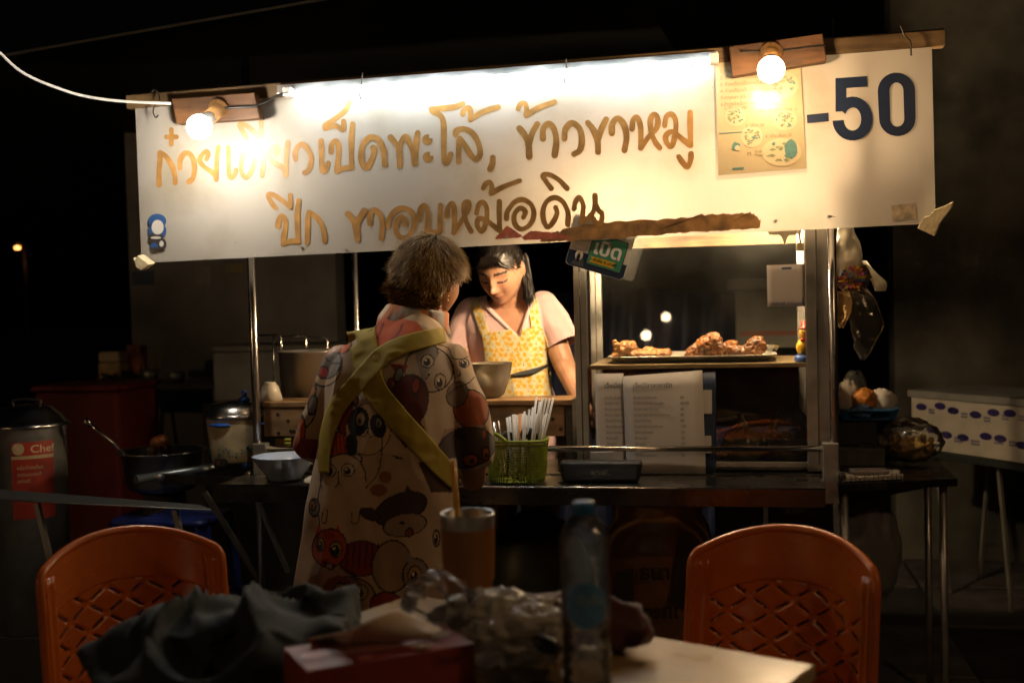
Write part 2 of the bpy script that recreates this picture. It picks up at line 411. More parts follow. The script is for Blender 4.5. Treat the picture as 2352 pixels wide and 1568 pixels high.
# serving shelf in front of the posts: shallow folded tray of sheet steel
xs0 = at(490, 1130, -0.24)[0]; xs1 = at(1896, 1130, -0.24)[0]
SHM = M('dark_steel', (0.16, 0.155, 0.15), 0.28, 1.0, 0.35, 10, 0.05, 150, 0.14)
m_ = MB(); m_.box(xs0, xs1, -0.24, -0.018, ZS-0.012, ZS); m_.build('shelf_top', SHM, ST, bevel=0.002)
m_ = MB(); m_.box(xs0, xs1, -0.243, -0.2405, ZS-0.045, ZS+0.002); m_.build('shelf_lip', SHM, ST, bevel=0.001)
m_ = MB(); m_.tube([(xs0, -0.2425, ZS+0.003), (xs1, -0.2425, ZS+0.003)], 0.0028, 8); m_.build('shelf_bead', STEEL, ST)
for x in (xs0+0.12, xs1-0.15):
    m_ = MB(); m_.bar((x, -0.22, ZS-0.03), (x, -0.0, ZS-0.3), 0.012, 0.012); m_.build('bracket', STEELD, ST)
zr1 = at(1600, 1030, 0)[2]; zr0 = at(1600, 1104, 0)[2]
m_ = MB(); m_.tube([(xl, 0, zr1), (xr, 0, zr1)], 0.0085, 14); m_.build('rail', STEEL, ST)
m_ = MB(); m_.tube([(at(1000, 1100, 0)[0], 0, zr0), (xr, 0, zr0)], 0.0095, 14); m_.build('rail', STEEL, ST)
m_ = MB(); m_.box(xl+0.02, xr-0.02, 0.0, 0.016, zr0-0.035, zr0-0.012); m_.build('rail', SHM, ST, bevel=0.002)
for x in (xl+0.012, xr-0.012):
    m_ = MB(); m_.box(x-0.022, x+0.022, -0.017, 0.017, zr0-0.06, zr1+0.018); m_.build('corner_sleeve', STEELD, ST, bevel=0.004)
    m_ = MB(); m_.tube([(x-0.03 if x < 0 else x+0.03, -0.02, zr0+0.02), (x-0.03 if x < 0 else x+0.03, -0.045, zr0+0.02)], 0.008, 8); m_.build('wing_bolt', STEEL, ST)
# cart bed behind the posts
m_ = MB(); m_.box(xl-0.02, xr, 0.02, 0.62, ZS-0.03, ZS); m_.build('bed', SHM, ST, bevel=0.003)
# push handle of the cart, reaching out to the left
h0 = at(312, 1101, 0.05); h1 = at(500, 1072, 0.30)
m_ = MB(); m_.tube([h0, h1, h1+(h1-h0)*0.9], 0.0145, 18); m_.build('push_handle', M('worn_blue_steel', (0.33, 0.37, 0.38), 0.35, 0.8, 0.2, 20), ST)
a0 = at(372, 1098, 0.1); a1 = at(560, 1106, 0.06)
m_ = MB(); m_.bar(a0, a1, 0.012, 0.03); m_.build('handle_bar', SHM, ST, bevel=0.002)
m_ = MB(); m_.cyl(at(355, 1093, 0.085), at(378, 1098, 0.1), 0.012); m_.build('handle_collar', STEELD, ST)
# diagonal brace at the left underneath
m_ = MB(); m_.bar(at(470, 1130, 0.02), at(640, 1400, 0.02), 0.012, 0.016); m_.build('brace', M('dark_rusty_steel', (0.10, 0.085, 0.07), 0.5, 0.6, 0.3, 30), ST)

# ------------------------------------------------------------------ roof beam, lamps and sign
YS = -0.12
BW = wood('roof_beam_wood', (0.26, 0.16, 0.07), (0.13, 0.075, 0.03), 'X', 6)
c = [at(288, 219, YS-0.012), at(2172, 68, YS-0.012), at(2172, 104, YS-0.012), at(290, 250, YS-0.012)]
RB = thing('roof_edge', 'worn timber roof edge beam that carries the long sign', 'roof', (0.2, YS, c[3][2]))
m_ = MB(); m_.prism([(p[0], p[2]) for p in c], lambda a_, b_, t_: (a_, t_, b_), YS-0.012, YS+0.03); m_.build('beam', BW, RB, bevel=0.002)
m_ = MB(); z1 = c[0][2]
m_.add([(c[0][0], YS+0.03, c[0][2]+0.004), (c[1][0], YS+0.03, c[1][2]+0.004), (c[1][0], 1.0, c[1][2]+0.1), (c[0][0], 1.0, c[0][2]+0.1)], [(0, 1, 2, 3)])
o = m_.build('roof_sheet', M('roof_sheet_dark', (0.02, 0.02, 0.022), 0.7, 0, 0.3, 8), RB); o.modifiers.new('t', 'SOLIDIFY').thickness = 0.008
m_ = MB(); 
for i in range(24):
    t_ = i/23; a_ = c[0]*(1-t_)+c[1]*t_
    m_.tube([(a_[0], YS+0.04, a_[2]+0.008), (a_[0], 0.98, a_[2]+0.09)], 0.008, 6)
m_.build('roof_ribs', MATS['roof_sheet_dark'], RB)

SQ = [at(311, 250, YS), at(2140, 97, YS), at(2149, 513, YS), at(325, 604, YS)]
def sign_mat():
    m, nt, b = newmat('sign_acrylic'); N, L = nt.nodes.new, nt.links.new
    b.inputs['Roughness'].default_value = 0.5; b.inputs['Specular IOR Level'].default_value = 0.2
    tc = N('ShaderNodeTexCoord'); n = N('ShaderNodeTexNoise'); n.inputs['Scale'].default_value = 4; n.inputs['Detail'].default_value = 8
    L(tc.outputs['Object'], n.inputs['Vector'])
    cr = N('ShaderNodeValToRGB'); e = cr.color_ramp.elements
    e[0].position = 0.3; e[0].color = (0.40, 0.35, 0.27, 1); e[1].position = 0.5; e[1].color = (0.51, 0.47, 0.41, 1)
    L(n.outputs['Fac'], cr.inputs[0])
    n2 = N('ShaderNodeTexNoise'); n2.inputs['Scale'].default_value = 40; n2.inputs['Detail'].default_value = 6; L(tc.outputs['Object'], n2.inputs['Vector'])
    c2 = N('ShaderNodeValToRGB'); e = c2.color_ramp.elements; e[0].position = 0.22; e[0].color = (0.45, 0.33, 0.2, 1); e[1].position = 0.3; e[1].color = (1, 1, 1, 1)
    L(n2.outputs['Fac'], c2.inputs[0])
    mx = N('ShaderNodeMix'); mx.data_type = 'RGBA'; mx.blend_type = 'MULTIPLY'; mx.inputs[0].default_value = 1
    L(cr.outputs[0], mx.inputs[6]); L(c2.outputs[0], mx.inputs[7]); L(mx.outputs[2], b.inputs['Base Color'])
    tl = N('ShaderNodeBsdfTranslucent'); L(mx.outputs[2], tl.inputs[0])
    ms = N('ShaderNodeMixShader'); ms.inputs[0].default_value = 0.22
    out = nt.nodes['Material Output']; L(b.outputs[0], ms.inputs[1]); L(tl.outputs[0], ms.inputs[2]); L(ms.outputs[0], out.inputs[0])
    return m
SG = thing('sign_board', 'long white sign board with orange brush lettering hung above the stall', 'sign', (0.2, YS, SQ[2][2]))
m_ = MB()
nx, nz = 60, 12
m_.grid([[((SQ[0]*(1-u)+SQ[1]*u)*(1-v)+(SQ[3]*(1-u)+SQ[2]*u)*v) for v in np.linspace(0, 1, nz)] for u in np.linspace(0, 1, nx)])
m_.build('board', sign_mat(), SG)

# brush lettering, traced as strokes (centre line points, width), each crop with its own offset and scale
ZA, ZB, ZC, ZD, ZE = (450, 300, .5102), (1600, 300, .5527), (1050, 350, .2551), (1550, 380, .2551), (1000, 650, .2976)
yoyak = [[(215, 1045), (242, 970), (205, 925), (130, 1000), (112, 1080), (180, 1170), (300, 1250), (350, 1310), (368, 1370)], [(368, 1370), (372, 1200), (378, 1030), (400, 865)]]
STK = [
 (ZA, 36, [[(462, 428), (462, 545)], [(424, 487), (502, 487)]]),
 (ZA, 42, [[(366, 860), (366, 760), (373, 680), (374, 610)], [(374, 610), (420, 640), (470, 720), (490, 790), (492, 845)], [(530, 730), (533, 665), (565, 618), (608, 620), (640, 680), (643, 760), (628, 815), (600, 838)]]),
 ((1050-278, 350+20, .2551), 78, yoyak), (ZC, 78, yoyak),
 (ZA, 38, [[(910, 570), (912, 700), (916, 780), (938, 808), (962, 775), (970, 745)], [(1118, 672), (1092, 755), (1048, 805), (1013, 760), (1015, 660), (1050, 588), (1088, 622), (1130, 568), (1170, 620), (1182, 710), (1175, 790)], [(1052, 495), (1022, 445), (998, 385), (1060, 405), (1160, 485), (1166, 420), (1166, 370)]]),
 (ZC, 84, [[(520, 1130), (515, 1040), (550, 940), (620, 895), (700, 950), (762, 1080), (752, 1220), (710, 1310), (665, 1340)], [(920, 840), (925, 1000), (930, 1200), (950, 1310), (1000, 1280), (1030, 1190)],
   [(1078, 1010), (1085, 900), (1150, 840), (1195, 930), (1192, 1080), (1178, 1220), (1167, 1315)], [(1167, 1315), (1290, 1265), (1400, 1255)], [(1402, 1255), (1395, 1000), (1395, 780), (1415, 572)],
   [(1362, 230), (1310, 350), (1200, 450), (1080, 535), (990, 600), (985, 645)], [(985, 645), (1100, 605), (1180, 615), (1260, 665), (1275, 600), (1272, 530)]]),
 (ZC, 94, [[(1735, 945), (1752, 985), (1735, 1080), (1680, 1200), (1625, 1262), (1565, 1180), (1550, 1060), (1570, 920), (1640, 820), (1730, 778), (1840, 850), (1900, 1000), (1912, 1120), (1920, 1212)]]),
 (ZD, 92, [[(50, 665), (110, 735), (175, 830), (190, 960), (192, 1120)], [(180, 850), (215, 740), (282, 655), (340, 745), (400, 890), (430, 1078)], [(430, 1078), (445, 880), (455, 720), (475, 595)],
   [(1180, 140), (1050, 190), (850, 212), (690, 222)], [(690, 222), (715, 262), (810, 305), (872, 400), (885, 600), (885, 900), (905, 1060), (955, 1020), (992, 930)],
   [(1068, 622), (1090, 560), (1200, 535), (1320, 590), (1410, 720), (1452, 870), (1440, 965), (1385, 1008), (1300, 930), (1220, 800), (1150, 700)], [(1135, 690), (1120, 850), (1118, 1050)]]),
 (ZD, 84, [[(1182, 300), (1200, 240), (1275, 208), (1308, 280), (1300, 390)], [(1300, 390), (1450, 290), (1600, 230), (1740, 190)]]),
 (ZD, 98, [[(1655, 985), (1648, 1080), (1612, 1165)]]),
 (ZB, 38, [[(855, 248), (872, 213), (905, 208), (918, 250), (914, 292)], [(914, 292), (1000, 240), (1120, 195)]]),
 (ZB, 46, [[(865, 388), (900, 432), (930, 505), (936, 592)], [(930, 505), (957, 425), (993, 358)], [(1035, 462), (1037, 395), (1075, 355), (1115, 395), (1132, 480), (1120, 582)], [(1190, 462), (1197, 395), (1245, 350), (1300, 390), (1317, 470), (1302, 545), (1262, 573)],
   [(1360, 347), (1400, 400), (1430, 480), (1434, 558)], [(1430, 480), (1455, 400), (1492, 322)], [(1533, 422), (1537, 358), (1575, 315), (1620, 360), (1640, 450), (1625, 545)]]),
 (ZB, 40, [[(1680, 392), (1687, 330), (1715, 307), (1742, 380), (1742, 530)], [(1742, 530), (1800, 450), (1860, 380), (1864, 310), (1838, 286), (1812, 330), (1820, 420), (1850, 490), (1880, 528)],
   [(1915, 367), (1930, 300), (1970, 288), (1997, 340), (1990, 440), (1965, 518), (1930, 490), (1925, 440), (1972, 412), (2040, 462), (2098, 508)], [(2105, 512), (2101, 400), (2100, 272)], [(2018, 592), (2040, 625), (2080, 668), (2105, 610), (2107, 572)]]),
 (ZE, 64, [[(345, 612), (290, 540), (245, 442), (300, 430), (420, 500), (545, 602)], [(545, 602), (545, 510), (543, 437)]]),
 (ZE, 72, [[(378, 855), (388, 780), (430, 720), (477, 790), (475, 900), (457, 1000), (450, 1092)], [(450, 1092), (540, 1060), (650, 1057)], [(652, 1057), (640, 850), (640, 650), (660, 512)], [(770, 1080), (775, 900), (780, 750), (795, 672)], [(795, 672), (900, 740), (970, 850), (1000, 960), (1005, 1055)],
   [(1615, 822), (1612, 720), (1660, 640), (1730, 680), (1777, 800), (1770, 1020)], [(1855, 850), (1862, 780), (1930, 670), (2040, 613), (2150, 650), (2203, 740), (2195, 880), (2120, 1000), (2030, 1010), (1965, 930), (1970, 800), (2040, 735), (2090, 780), (2080, 830)]]),
 (ZE, 82, [[(1320, 692), (1390, 780), (1430, 900), (1445, 1035)], [(1435, 860), (1480, 740), (1540, 648)]]),
 (ZB, 38, [[(140, 1052), (146, 980), (180, 945), (203, 1010), (197, 1142)], [(197, 1142), (290, 1132)], [(292, 1132), (291, 1040), (294, 942)], [(340, 1022), (350, 960), (380, 930), (397, 1000), (390, 1142)], [(390, 1142), (450, 1050), (495, 970), (497, 922), (470, 925), (463, 980), (480, 1060), (515, 1132)],
   [(555, 1000), (570, 940), (605, 925), (630, 980), (620, 1080), (592, 1132), (560, 1090), (570, 1042), (620, 1050), (690, 1102), (725, 1130)], [(724, 1130), (720, 1020), (720, 915)], [(603, 822), (620, 790), (652, 777), (667, 820), (660, 858)], [(660, 858), (750, 810), (867, 766)],
   [(772, 1040), (778, 990), (830, 920), (890, 903), (950, 940), (970, 1010), (940, 1085), (880, 1117), (833, 1080), (830, 1010), (870, 965), (908, 990), (895, 1030)], [(1095, 822), (1060, 775), (1035, 730), (1080, 722), (1150, 760), (1210, 822)],
   [(1127, 960), (1137, 1000), (1112, 1060), (1070, 1102), (1043, 1060), (1035, 990), (1060, 920), (1120, 888), (1180, 920), (1217, 1000), (1215, 1085)], [(1260, 970), (1270, 920), (1300, 888), (1327, 950), (1315, 1065)], [(1315, 1065), (1360, 1040), (1400, 990), (1412, 930), (1412, 872)], [(1412, 930), (1440, 985), (1462, 1000), (1458, 1060), (1428, 1078), (1392, 1030)]]),
]
INK = M('orange_ink', (0.42, 0.215, 0.06), 0.4, 0, 0.4, 22, 0, 60)
LT = MB(); kk = 0
for (ox, oy, s_), wd, strokes in STK:
    for st in strokes:
        Pc = smooth_path(st, 7); n = len(Pc); T = np.gradient(Pc, axis=0); T /= np.linalg.norm(T, axis=1)[:, None]+1e-9
        Nn = np.stack([-T[:, 1], T[:, 0]], 1); r = wd/2*(1+0.07*np.sin(np.arange(n)*0.35+kk))
        L_ = Pc+Nn*r[:, None]; R_ = Pc-Nn*r[:, None]
        def cap(c_, d_, nn, rr):
            return [c_+rr*(math.cos(t_)*nn+math.sin(t_)*d_) for t_ in np.linspace(0, math.pi, 9)[1:-1]]
        c0 = cap(Pc[0], -T[0], -Nn[0], r[0]); c1 = cap(Pc[-1], T[-1], Nn[-1], r[-1])
        pts = list(L_)+list(R_)+[Pc[0]]+c0+[Pc[-1]]+c1
        dep = list(np.linspace(0, 1, n))*2+[0]*(1+len(c0))+[1]*(1+len(c1))
        W_ = [at(*src(ox+p[0]*s_, oy+p[1]*s_), YS) for p in pts]
        W_ = [(q[0], YS-0.0006-kk*0.00002-0.0003*t_, q[2]) for q, t_ in zip(W_, dep)]
        F = [(i, i+1, n+i+1, n+i) for i in range(n-1)]
        b0 = 2*n; ring0 = [n]+list(range(b0+1, b0+1+len(c0)))+[0]
        F += [(b0, ring0[i], ring0[i+1]) for i in range(len(ring0)-1)]
        b1 = b0+1+len(c0); ring1 = [n-1]+list(range(b1+1, b1+1+len(c1)))+[2*n-1]
        F += [(b1, ring1[i], ring1[i+1]) for i in range(len(ring1)-1)]
        LT.add(W_, F); kk += 1
for (cx_, cy_, r_) in ((625, 702, 83), (637, 975, 85)):          # the two notched dots
    ps = [(cx_+r_*math.cos(t_), cy_+r_*math.sin(t_)) for t_ in np.linspace(-0.25, 2*math.pi-1.15, 26)]+[(cx_+r_*0.25, cy_-r_*0.5), (cx_+r_*0.45, cy_-r_*0.22)]
    W_ = [at(*src(1550+p[0]*.2551, 380+p[1]*.2551), YS-0.0010) for p in ps]+[at(*src(1550+(cx_-10)*.2551, 380+(cy_+12)*.2551), YS-0.0010)]
    n = len(ps); LT.add(W_, [(i, (i+1) % n, n) for i in range(n)])
LT.build('lettering', INK, SG, fix=False)
# -50 in navy block figures
NV = M('navy_vinyl', (0.010, 0.022, 0.06), 0.4, 0, 0.15, 20)
def flat(poly, yoff=0.0025): return [at(x, y, YS-yoff) for x, y in poly]
def strip2d(mb, pts, wd, yo, n=8, taper=None):
    Pc = smooth_path(pts, n) if len(pts) > 2 else np.array(pts, float)
    T = np.gradient(Pc, axis=0); T /= np.linalg.norm(T, axis=1)[:, None]+1e-9; Nn = np.stack([-T[:, 1], T[:, 0]], 1)
    r = wd/2; W_ = [at(*(p), YS-yo) for p in list(Pc+Nn*r)+list(Pc-Nn*r)]; m = len(Pc)
    mb.add(W_, [(i, i+1, m+i+1, m+i) for i in range(m-1)])
m_ = MB(); m_.add(flat([(1853, 264), (1903, 259), (1904, 279), (1854, 283)]), [(0, 1, 2, 3)])
def arc(cx_, cy_, rx, ry, a0_, a1_, n=16): return [(cx_+rx*math.cos(t_), cy_+ry*math.sin(t_)) for t_ in np.radians(np.linspace(a0_, a1_, n))]
def band(mb, outer, inner, yo):
    n = len(outer); mb.add(flat(outer, yo)+flat(inner, yo), [(i, i+1, n+i+1, n+i) for i in range(n-1)])
# 5
m_.add(flat([(1919, 180), (1991, 175), (1992, 199), (1944, 203), (1944, 255), (1919, 257)]), [(0, 1, 2, 3), (0, 3, 4, 5)])
band(m_, arc(1959, 274, 45, 52, 214, 360, 12)+arc(1958, 276, 46, 47, 0, 178, 16)[1:], arc(1959, 274, 19, 27, 205, 360, 12)+arc(1958, 275, 20, 25, 0, 178, 16)[1:], 0.0031)
# 0
band(m_, arc(2059, 210, 43, 43, 180, 360, 14)+arc(2061, 272, 42, 41, 0, 180, 14)+[(2016, 210)], arc(2059, 209, 16, 19, 180, 360, 14)+arc(2061, 273, 16, 18, 0, 180, 14)+[(2043, 209)], 0.0037)
m_.build('numeral', NV, SG)
# backlit board's silhouette painted on in brown and red flecks along the lower edge
def blob(mb, top, bot, yo, jit, seed):
    r_ = np.random.default_rng(seed); n = 70; xs = np.linspace(0, 1, n); tp = np.array(top, float); bt = np.array(bot, float)
    tx = np.interp(xs, np.linspace(0, 1, len(tp)), tp[:, 0]); ty = np.interp(xs, np.linspace(0, 1, len(tp)), tp[:, 1])+r_.normal(0, jit, n)
    bx = np.interp(xs, np.linspace(0, 1, len(bt)), bt[:, 0]); by = np.interp(xs, np.linspace(0, 1, len(bt)), bt[:, 1])+r_.normal(0, jit*0.7, n)
    mb.add(flat(list(zip(tx, ty))+list(zip(bx, by)), yo), [(i, i+1, n+i+1, n+i) for i in range(n-1)])
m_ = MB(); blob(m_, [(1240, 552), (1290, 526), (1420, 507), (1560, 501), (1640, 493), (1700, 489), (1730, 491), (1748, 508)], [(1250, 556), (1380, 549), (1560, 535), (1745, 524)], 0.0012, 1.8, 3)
m_.build('board_silhouette', M('silhouette_brown', (0.34, 0.17, 0.05), 0.6, 0, 0.6, 26), SG)
m_ = MB(); blob(m_, [(1138, 545), (1165, 518), (1198, 540)], [(1138, 550), (1198, 545)], 0.0014, 1.0, 4); blob(m_, [(1198, 545), (1220, 530), (1290, 537), (1308, 545)], [(1205, 552), (1306, 548)], 0.0015, 1.0, 5)
m_.build('red_fleck', M('red_paint_fleck', (0.55, 0.14, 0.07), 0.6, 0, 0.3, 40), SG)
m_ = MB()
for (a, b_, r_) in ((692, 567, 3.2), (793, 572, 3), (347, 592, 2.2), (1163, 546, 3.4), (1781, 508, 4), (1903, 498, 3)):
    q = at(a, b_, YS-0.002); m_ = MB(); m_.cyl(q, q+np.array((0, -0.003, 0)), r_/800, 10); m_.build('screw', STEELD, SG)
# hand-drawn rider sticker, a plain one with no known figure
m_ = MB()
def disc(mb, cx_, cy_, rx, ry, yo, n=18): mb.add(flat(arc(cx_, cy_, rx, ry, 0, 360-360/n, n), yo), [tuple(range(n))])
SK = {}
def sk(col, *discs):
    for (cx_, cy_, rx, ry, yo) in discs: SK.setdefault(col, MB()); disc(SK[col], cx_, cy_, rx, ry, yo)
sk('b', (361, 508, 21, 17, .0050), (361, 530, 21, 20, .0050)); sk('w', (362, 522, 14, 17, .0056)); sk('k', (358, 548, 17, 14, .0053), (371, 560, 11, 13, .0060)); sk('w', (371, 560, 5, 7, .0065)); sk('b', (354, 565, 9, 8, .0062)); sk('k', (357, 572, 9, 4, .0066)); sk('w', (358, 546, 12, 3, .0059))
for kcol, mm in (('b', M('sticker_blue', (0.03, 0.10, 0.28), 0.5)), ('w', M('sticker_white', (0.7, 0.66, 0.6), 0.5)), ('k', M('sticker_dark', (0.05, 0.04, 0.04), 0.5))):
    SK[kcol].build('sticker', mm, SG, fix=False)
# grey torn label at the lower right
m_ = MB(); m_.add(flat([(2047, 472), (2102, 466), (2104, 501), (2050, 506)], .003), [(0, 1, 2, 3)]); m_.build('torn_label', M('dirty_label', (0.42, 0.33, 0.22), 0.7, 0, 0.5, 50), SG)
m_ = MB(); m_.add(flat([(1898, 501), (1906, 494), (1922, 499), (1912, 498), (1906, 500)], .003), [(0, 1, 2, 3, 4)]); m_.build('scratch', BLACKP, SG)

# crumbs of foam board stuck on the two lower corners
FOAM = M('foam_board', (0.75, 0.62, 0.38), 0.8, 0, 0.25, 40, 0.5, 90)
def foam(poly, lab, Y0):
    pts = [at(x, y, Y0) for x, y in poly]; c_ = np.mean(pts, axis=0); m_ = MB()
    m_.prism([(p[0], p[2]) for p in pts], lambda a_, b_, t_: (a_+(t_-Y0)*0.3, t_, b_+(t_-Y0)*0.2), Y0-0.012, Y0+0.014)
    tag(m_.build('foam_scrap', FOAM, loc=c_, bevel=0.002), lab, 'foam scrap')
foam([(312, 590), (318, 595), (322, 585), (338, 597), (350, 606), (330, 620), (319, 612)], 'torn foam scrap stuck on the left lower corner of the sign', YS-0.02)
foam([(2108, 523), (2122, 498), (2135, 496), (2146, 482), (2168, 474), (2190, 463), (2186, 478), (2160, 512), (2148, 541), (2128, 532)], 'large torn foam wedge stuck on the right lower corner of the sign', YS-0.02)

# laminated menu poster on the sign
PO = thing('menu_poster', 'laminated yellow menu poster with food pictures pinned on the sign', 'poster', at(1750, 400, YS-0.012))
YP = YS-0.010
def pp(x, y, yo=0.0): return at(x, y, YP-yo)
c = [(1643, 128), (1836, 112), (1852, 386), (1650, 403)]
m_ = MB(); m_.prism([(at(x, y, YP)[0], at(x, y, YP)[2]) for x, y in c], lambda a_, b_, t_: (a_, t_, b_), YP, YP+0.004)
m_.build('sheet', M('poster_yellow', (0.50, 0.41, 0.25), 0.25, 0, 0.15, 8, 0.02, 20), PO)
def pdisc(mb, x, y, rx, ry, yo, n=22, jit=0, seed=0):
    r_ = np.random.default_rng(seed); mb.add([pp(x+rx*math.cos(t_)*(1+jit*r_.normal()), y+ry*math.sin(t_)*(1+jit*r_.normal()), yo) for t_ in np.linspace(0, 2*math.pi, n, endpoint=False)], [tuple(range(n))])
PL = M('poster_plate', (0.54, 0.45, 0.28), 0.3); GR = M('poster_green', (0.24, 0.27, 0.14), 0.4, 0, 0.5, 120); TE = M('poster_teal', (0.09, 0.21, 0.19), 0.4, 0, 0.2, 60); TX = M('poster_text', (0.18, 0.14, 0.07), 0.5)
pl, gr, te = MB(), MB(), MB()
for i, (x, y, rx, ry) in enumerate(((1690, 268, 24, 23), (1803, 276, 28, 24), (1727, 314, 25, 25), (1795, 350, 46, 32), (1800, 195, 34, 32))):
    pdisc(pl, x, y, rx, ry, 0.0012+i*0.0001)
    r_ = np.random.default_rng(i)
    for q in range(22):
        a_, rr = r_.uniform(0, 6.28), math.sqrt(r_.uniform())*0.72
        pdisc(gr if q % 4 else te, x+rx*rr*math.cos(a_), y+ry*rr*math.sin(a_), rx*r_.uniform(.08, .2), ry*r_.uniform(.06, .15), 0.0018+q*0.00004+i*0.00001, 8, 0.25, q)
pdisc(te, 1817, 342, 15, 22, 0.003, 16, 0.05, 5); pdisc(te, 1691, 336, 10, 9, 0.0022, 16, 0.12, 9); pdisc(pl, 1694, 340, 6, 6, 0.0026)
te.add([pp(1652, 306, .002), (pp(1705, 302, .002)), (pp(1705, 304, .002)), (pp(1652, 308, .002))], [(0, 1, 2, 3)])
te.add([pp(1682, 386, .002), (pp(1709, 384, .002)), (pp(1709, 388, .002)), (pp(1682, 390, .002))], [(0, 1, 2, 3)])
pl.build('plate_print', PL, PO, fix=False); tag(gr.build('food_print', GR, PO, fix=False), kind='stuff'); tag(te.build('teal_print', TE, PO, fix=False), kind='stuff')
tx = MB()
def ptext(x, y, h, s, slope=-0.055):
    P_, F_ = text_mesh(s, 1.0, lambda a_, b_: pp(x+a_*h*1.0, y-b_*h+a_*h*slope, 0.0016))
    if len(P_): tx.add(P_, F_)
for i, s in enumerate(('1. ก๋วยเตี๋ยว', '2. ก๋วยเตี๋ยวเป็ดเส้นเล็ก ธรรมดา', '3. ก๋วยเตี๋ยวเป็ดบะหมี่เหลือง ธรรมดา', '4. ก๋วยเตี๋ยวเป็ดเส้นหมี่ขาว ธรรมดา', '5.เกาเหลา (เนื้อ,ไส้   ,เลือด', '6.ข้าวหน้าเป็ดจานละ 60')):
    ptext(1653+i*0.5, 168+i*15.2, 10.5, s)
ptext(1663, 253, 10, '1. ปีก,ขา  180'); ptext(1748, 243, 10, '2. เนื้อเป็ด'); ptext(1742, 258, 9, '(เล็ก 100 กลาง   ใหญ่   )'); ptext(1712, 293, 10, '3. เลือด 50'); ptext(1757, 317, 10.5, '4. เนื้อ,เลือด,ไส้'); ptext(1733, 351, 9, 'Grab'); ptext(1733, 360, 10, 'Food'); ptext(1716, 358, 13, 'M')
tx.build('print', TX, PO, fix=False)

# ------------------------------------------------------------------ lamps on the roof edge
LB = wood('lamp_block_wood', (0.17, 0.075, 0.026), (0.055, 0.023, 0.008), 'X', 7)
def block(poly, Y0, th, o_parent):
    m_ = MB(); m_.prism([(at(x, y, Y0)[0], at(x, y, Y0)[2]) for x, y in poly], lambda a_, b_, t_: (a_, t_, b_), Y0, Y0+th)
    return m_.build('wood_block', LB, o_parent, bevel=0.003)
def orient(d):
    d = np.asarray(d, float); d /= np.linalg.norm(d); u = np.cross((0, 0, 1.0), d); u /= np.linalg.norm(u); return np.array([u, np.cross(d, u), d]).T
def lamp(label, blk, sx, sy, bx, by, yout, r, ecol, es, Y0):
    root = thing('bulb_lamp', label, 'lamp', at(sx, sy, Y0), 'bulb lamps on the roof edge'); block(blk, Y0, 0.035, root)
    s = at(sx, sy, Y0); e = at(bx, by, Y0-yout); R = orient(e-s); L_ = np.linalg.norm(e-s)
    m_ = MB(); m_.lathe([(0.001, -0.002), (0.03, -0.002), (0.03, 0.006), (0.024, 0.012), (0.021, 0.02), (0.021, L_*0.5), (0.001, L_*0.5)], s, 28, R); m_.build('socket', M('brown_bakelite', (0.30, 0.16, 0.06), 0.4), root)
    m_ = MB(); m_.lathe([(0.001, L_*0.45), (0.0185, L_*0.45), (0.0195, L_*0.56), (r*0.72, L_-r*0.72)], s, 28, R); m_.build('bulb_neck', WHITEP, root)
    m_ = MB(); m_.sphere(e, (r, r, r), R, 24, 16); m_.build('bulb', emit('bulb_glow_%d' % sx, ecol, es), root)
    return root
lamp('left bulb lamp on a pale wooden block at the sign corner', [(393, 227), (584, 212), (597, 272), (405, 285)], 503, 250, 458, 292, 0.14, 0.034, (1, 0.90, 0.76), BULB_L, YS-0.05)
lamp('right bulb lamp on a dark reddish wooden block over the poster', [(1675, 107), (1890, 77), (1899, 141), (1682, 176)], 1771, 122, 1771, 160, 0.15, 0.033, (1, 0.67, 0.36), BULB_R, YS-0.05)
# strip light along the top edge of the sign
FL = thing('strip_light', 'cool white tube light along the top edge of the sign', 'lamp', at(1140, 170, YS-0.04))
fa, fb = at(637, 196, YS-0.02), at(1648, 118, YS-0.02); ga, gb = at(637, 216, YS-0.02), at(1648, 137, YS-0.02)
m_ = MB(); m_.prism([(p[0], p[2]) for p in (fa, fb, gb, ga)], lambda a_, b_, t_: (a_, t_, b_), YS-0.024, YS-0.0135); m_.build('batten', ALU, FL, bevel=0.0015)
ta, tb = at(660, 216, YS-0.045), at(1640, 139, YS-0.045)
m_ = MB(); m_.tube([ta, tb], 0.0065, 14); m_.build('tube', emit('tube_glow', (0.86, 0.96, 1.0), TUBE), FL)
for q in (ta, tb):
    m_ = MB(); m_.obox(q+np.array((0, 0.012, 0.006)), (0.012, 0.02, 0.013)); m_.build('end_cap', WHITEP, FL, bevel=0.003)
# bulb hanging inside the stall above the glass cabinet, behind the sign
for bx_, by_, bY, lab in ((1430, 508, 0.10, 'warm bare bulb hidden behind the sign in front of the vendor'), (1790, 488, 0.18, 'warm bare bulb hidden behind the sign above the glass cabinet')):
    bi = at(bx_, by_, bY)
    IN = thing('inner_bulb', lab, 'lamp', bi+np.array((0, 0, 0.25)), 'bulbs inside the stall')
    m_ = MB(); m_.sphere(bi, 0.032); m_.build('bulb', MATS.get('inner_glow') or emit('inner_glow', (1, 0.70, 0.40), BULB_IN), IN)
    m_ = MB(); m_.lathe([(0.02, 0.03), (0.022, 0.05), (0.018, 0.09), (0.004, 0.095), (0.0035, 0.3)], bi); m_.build('socket', BLACKP, IN)
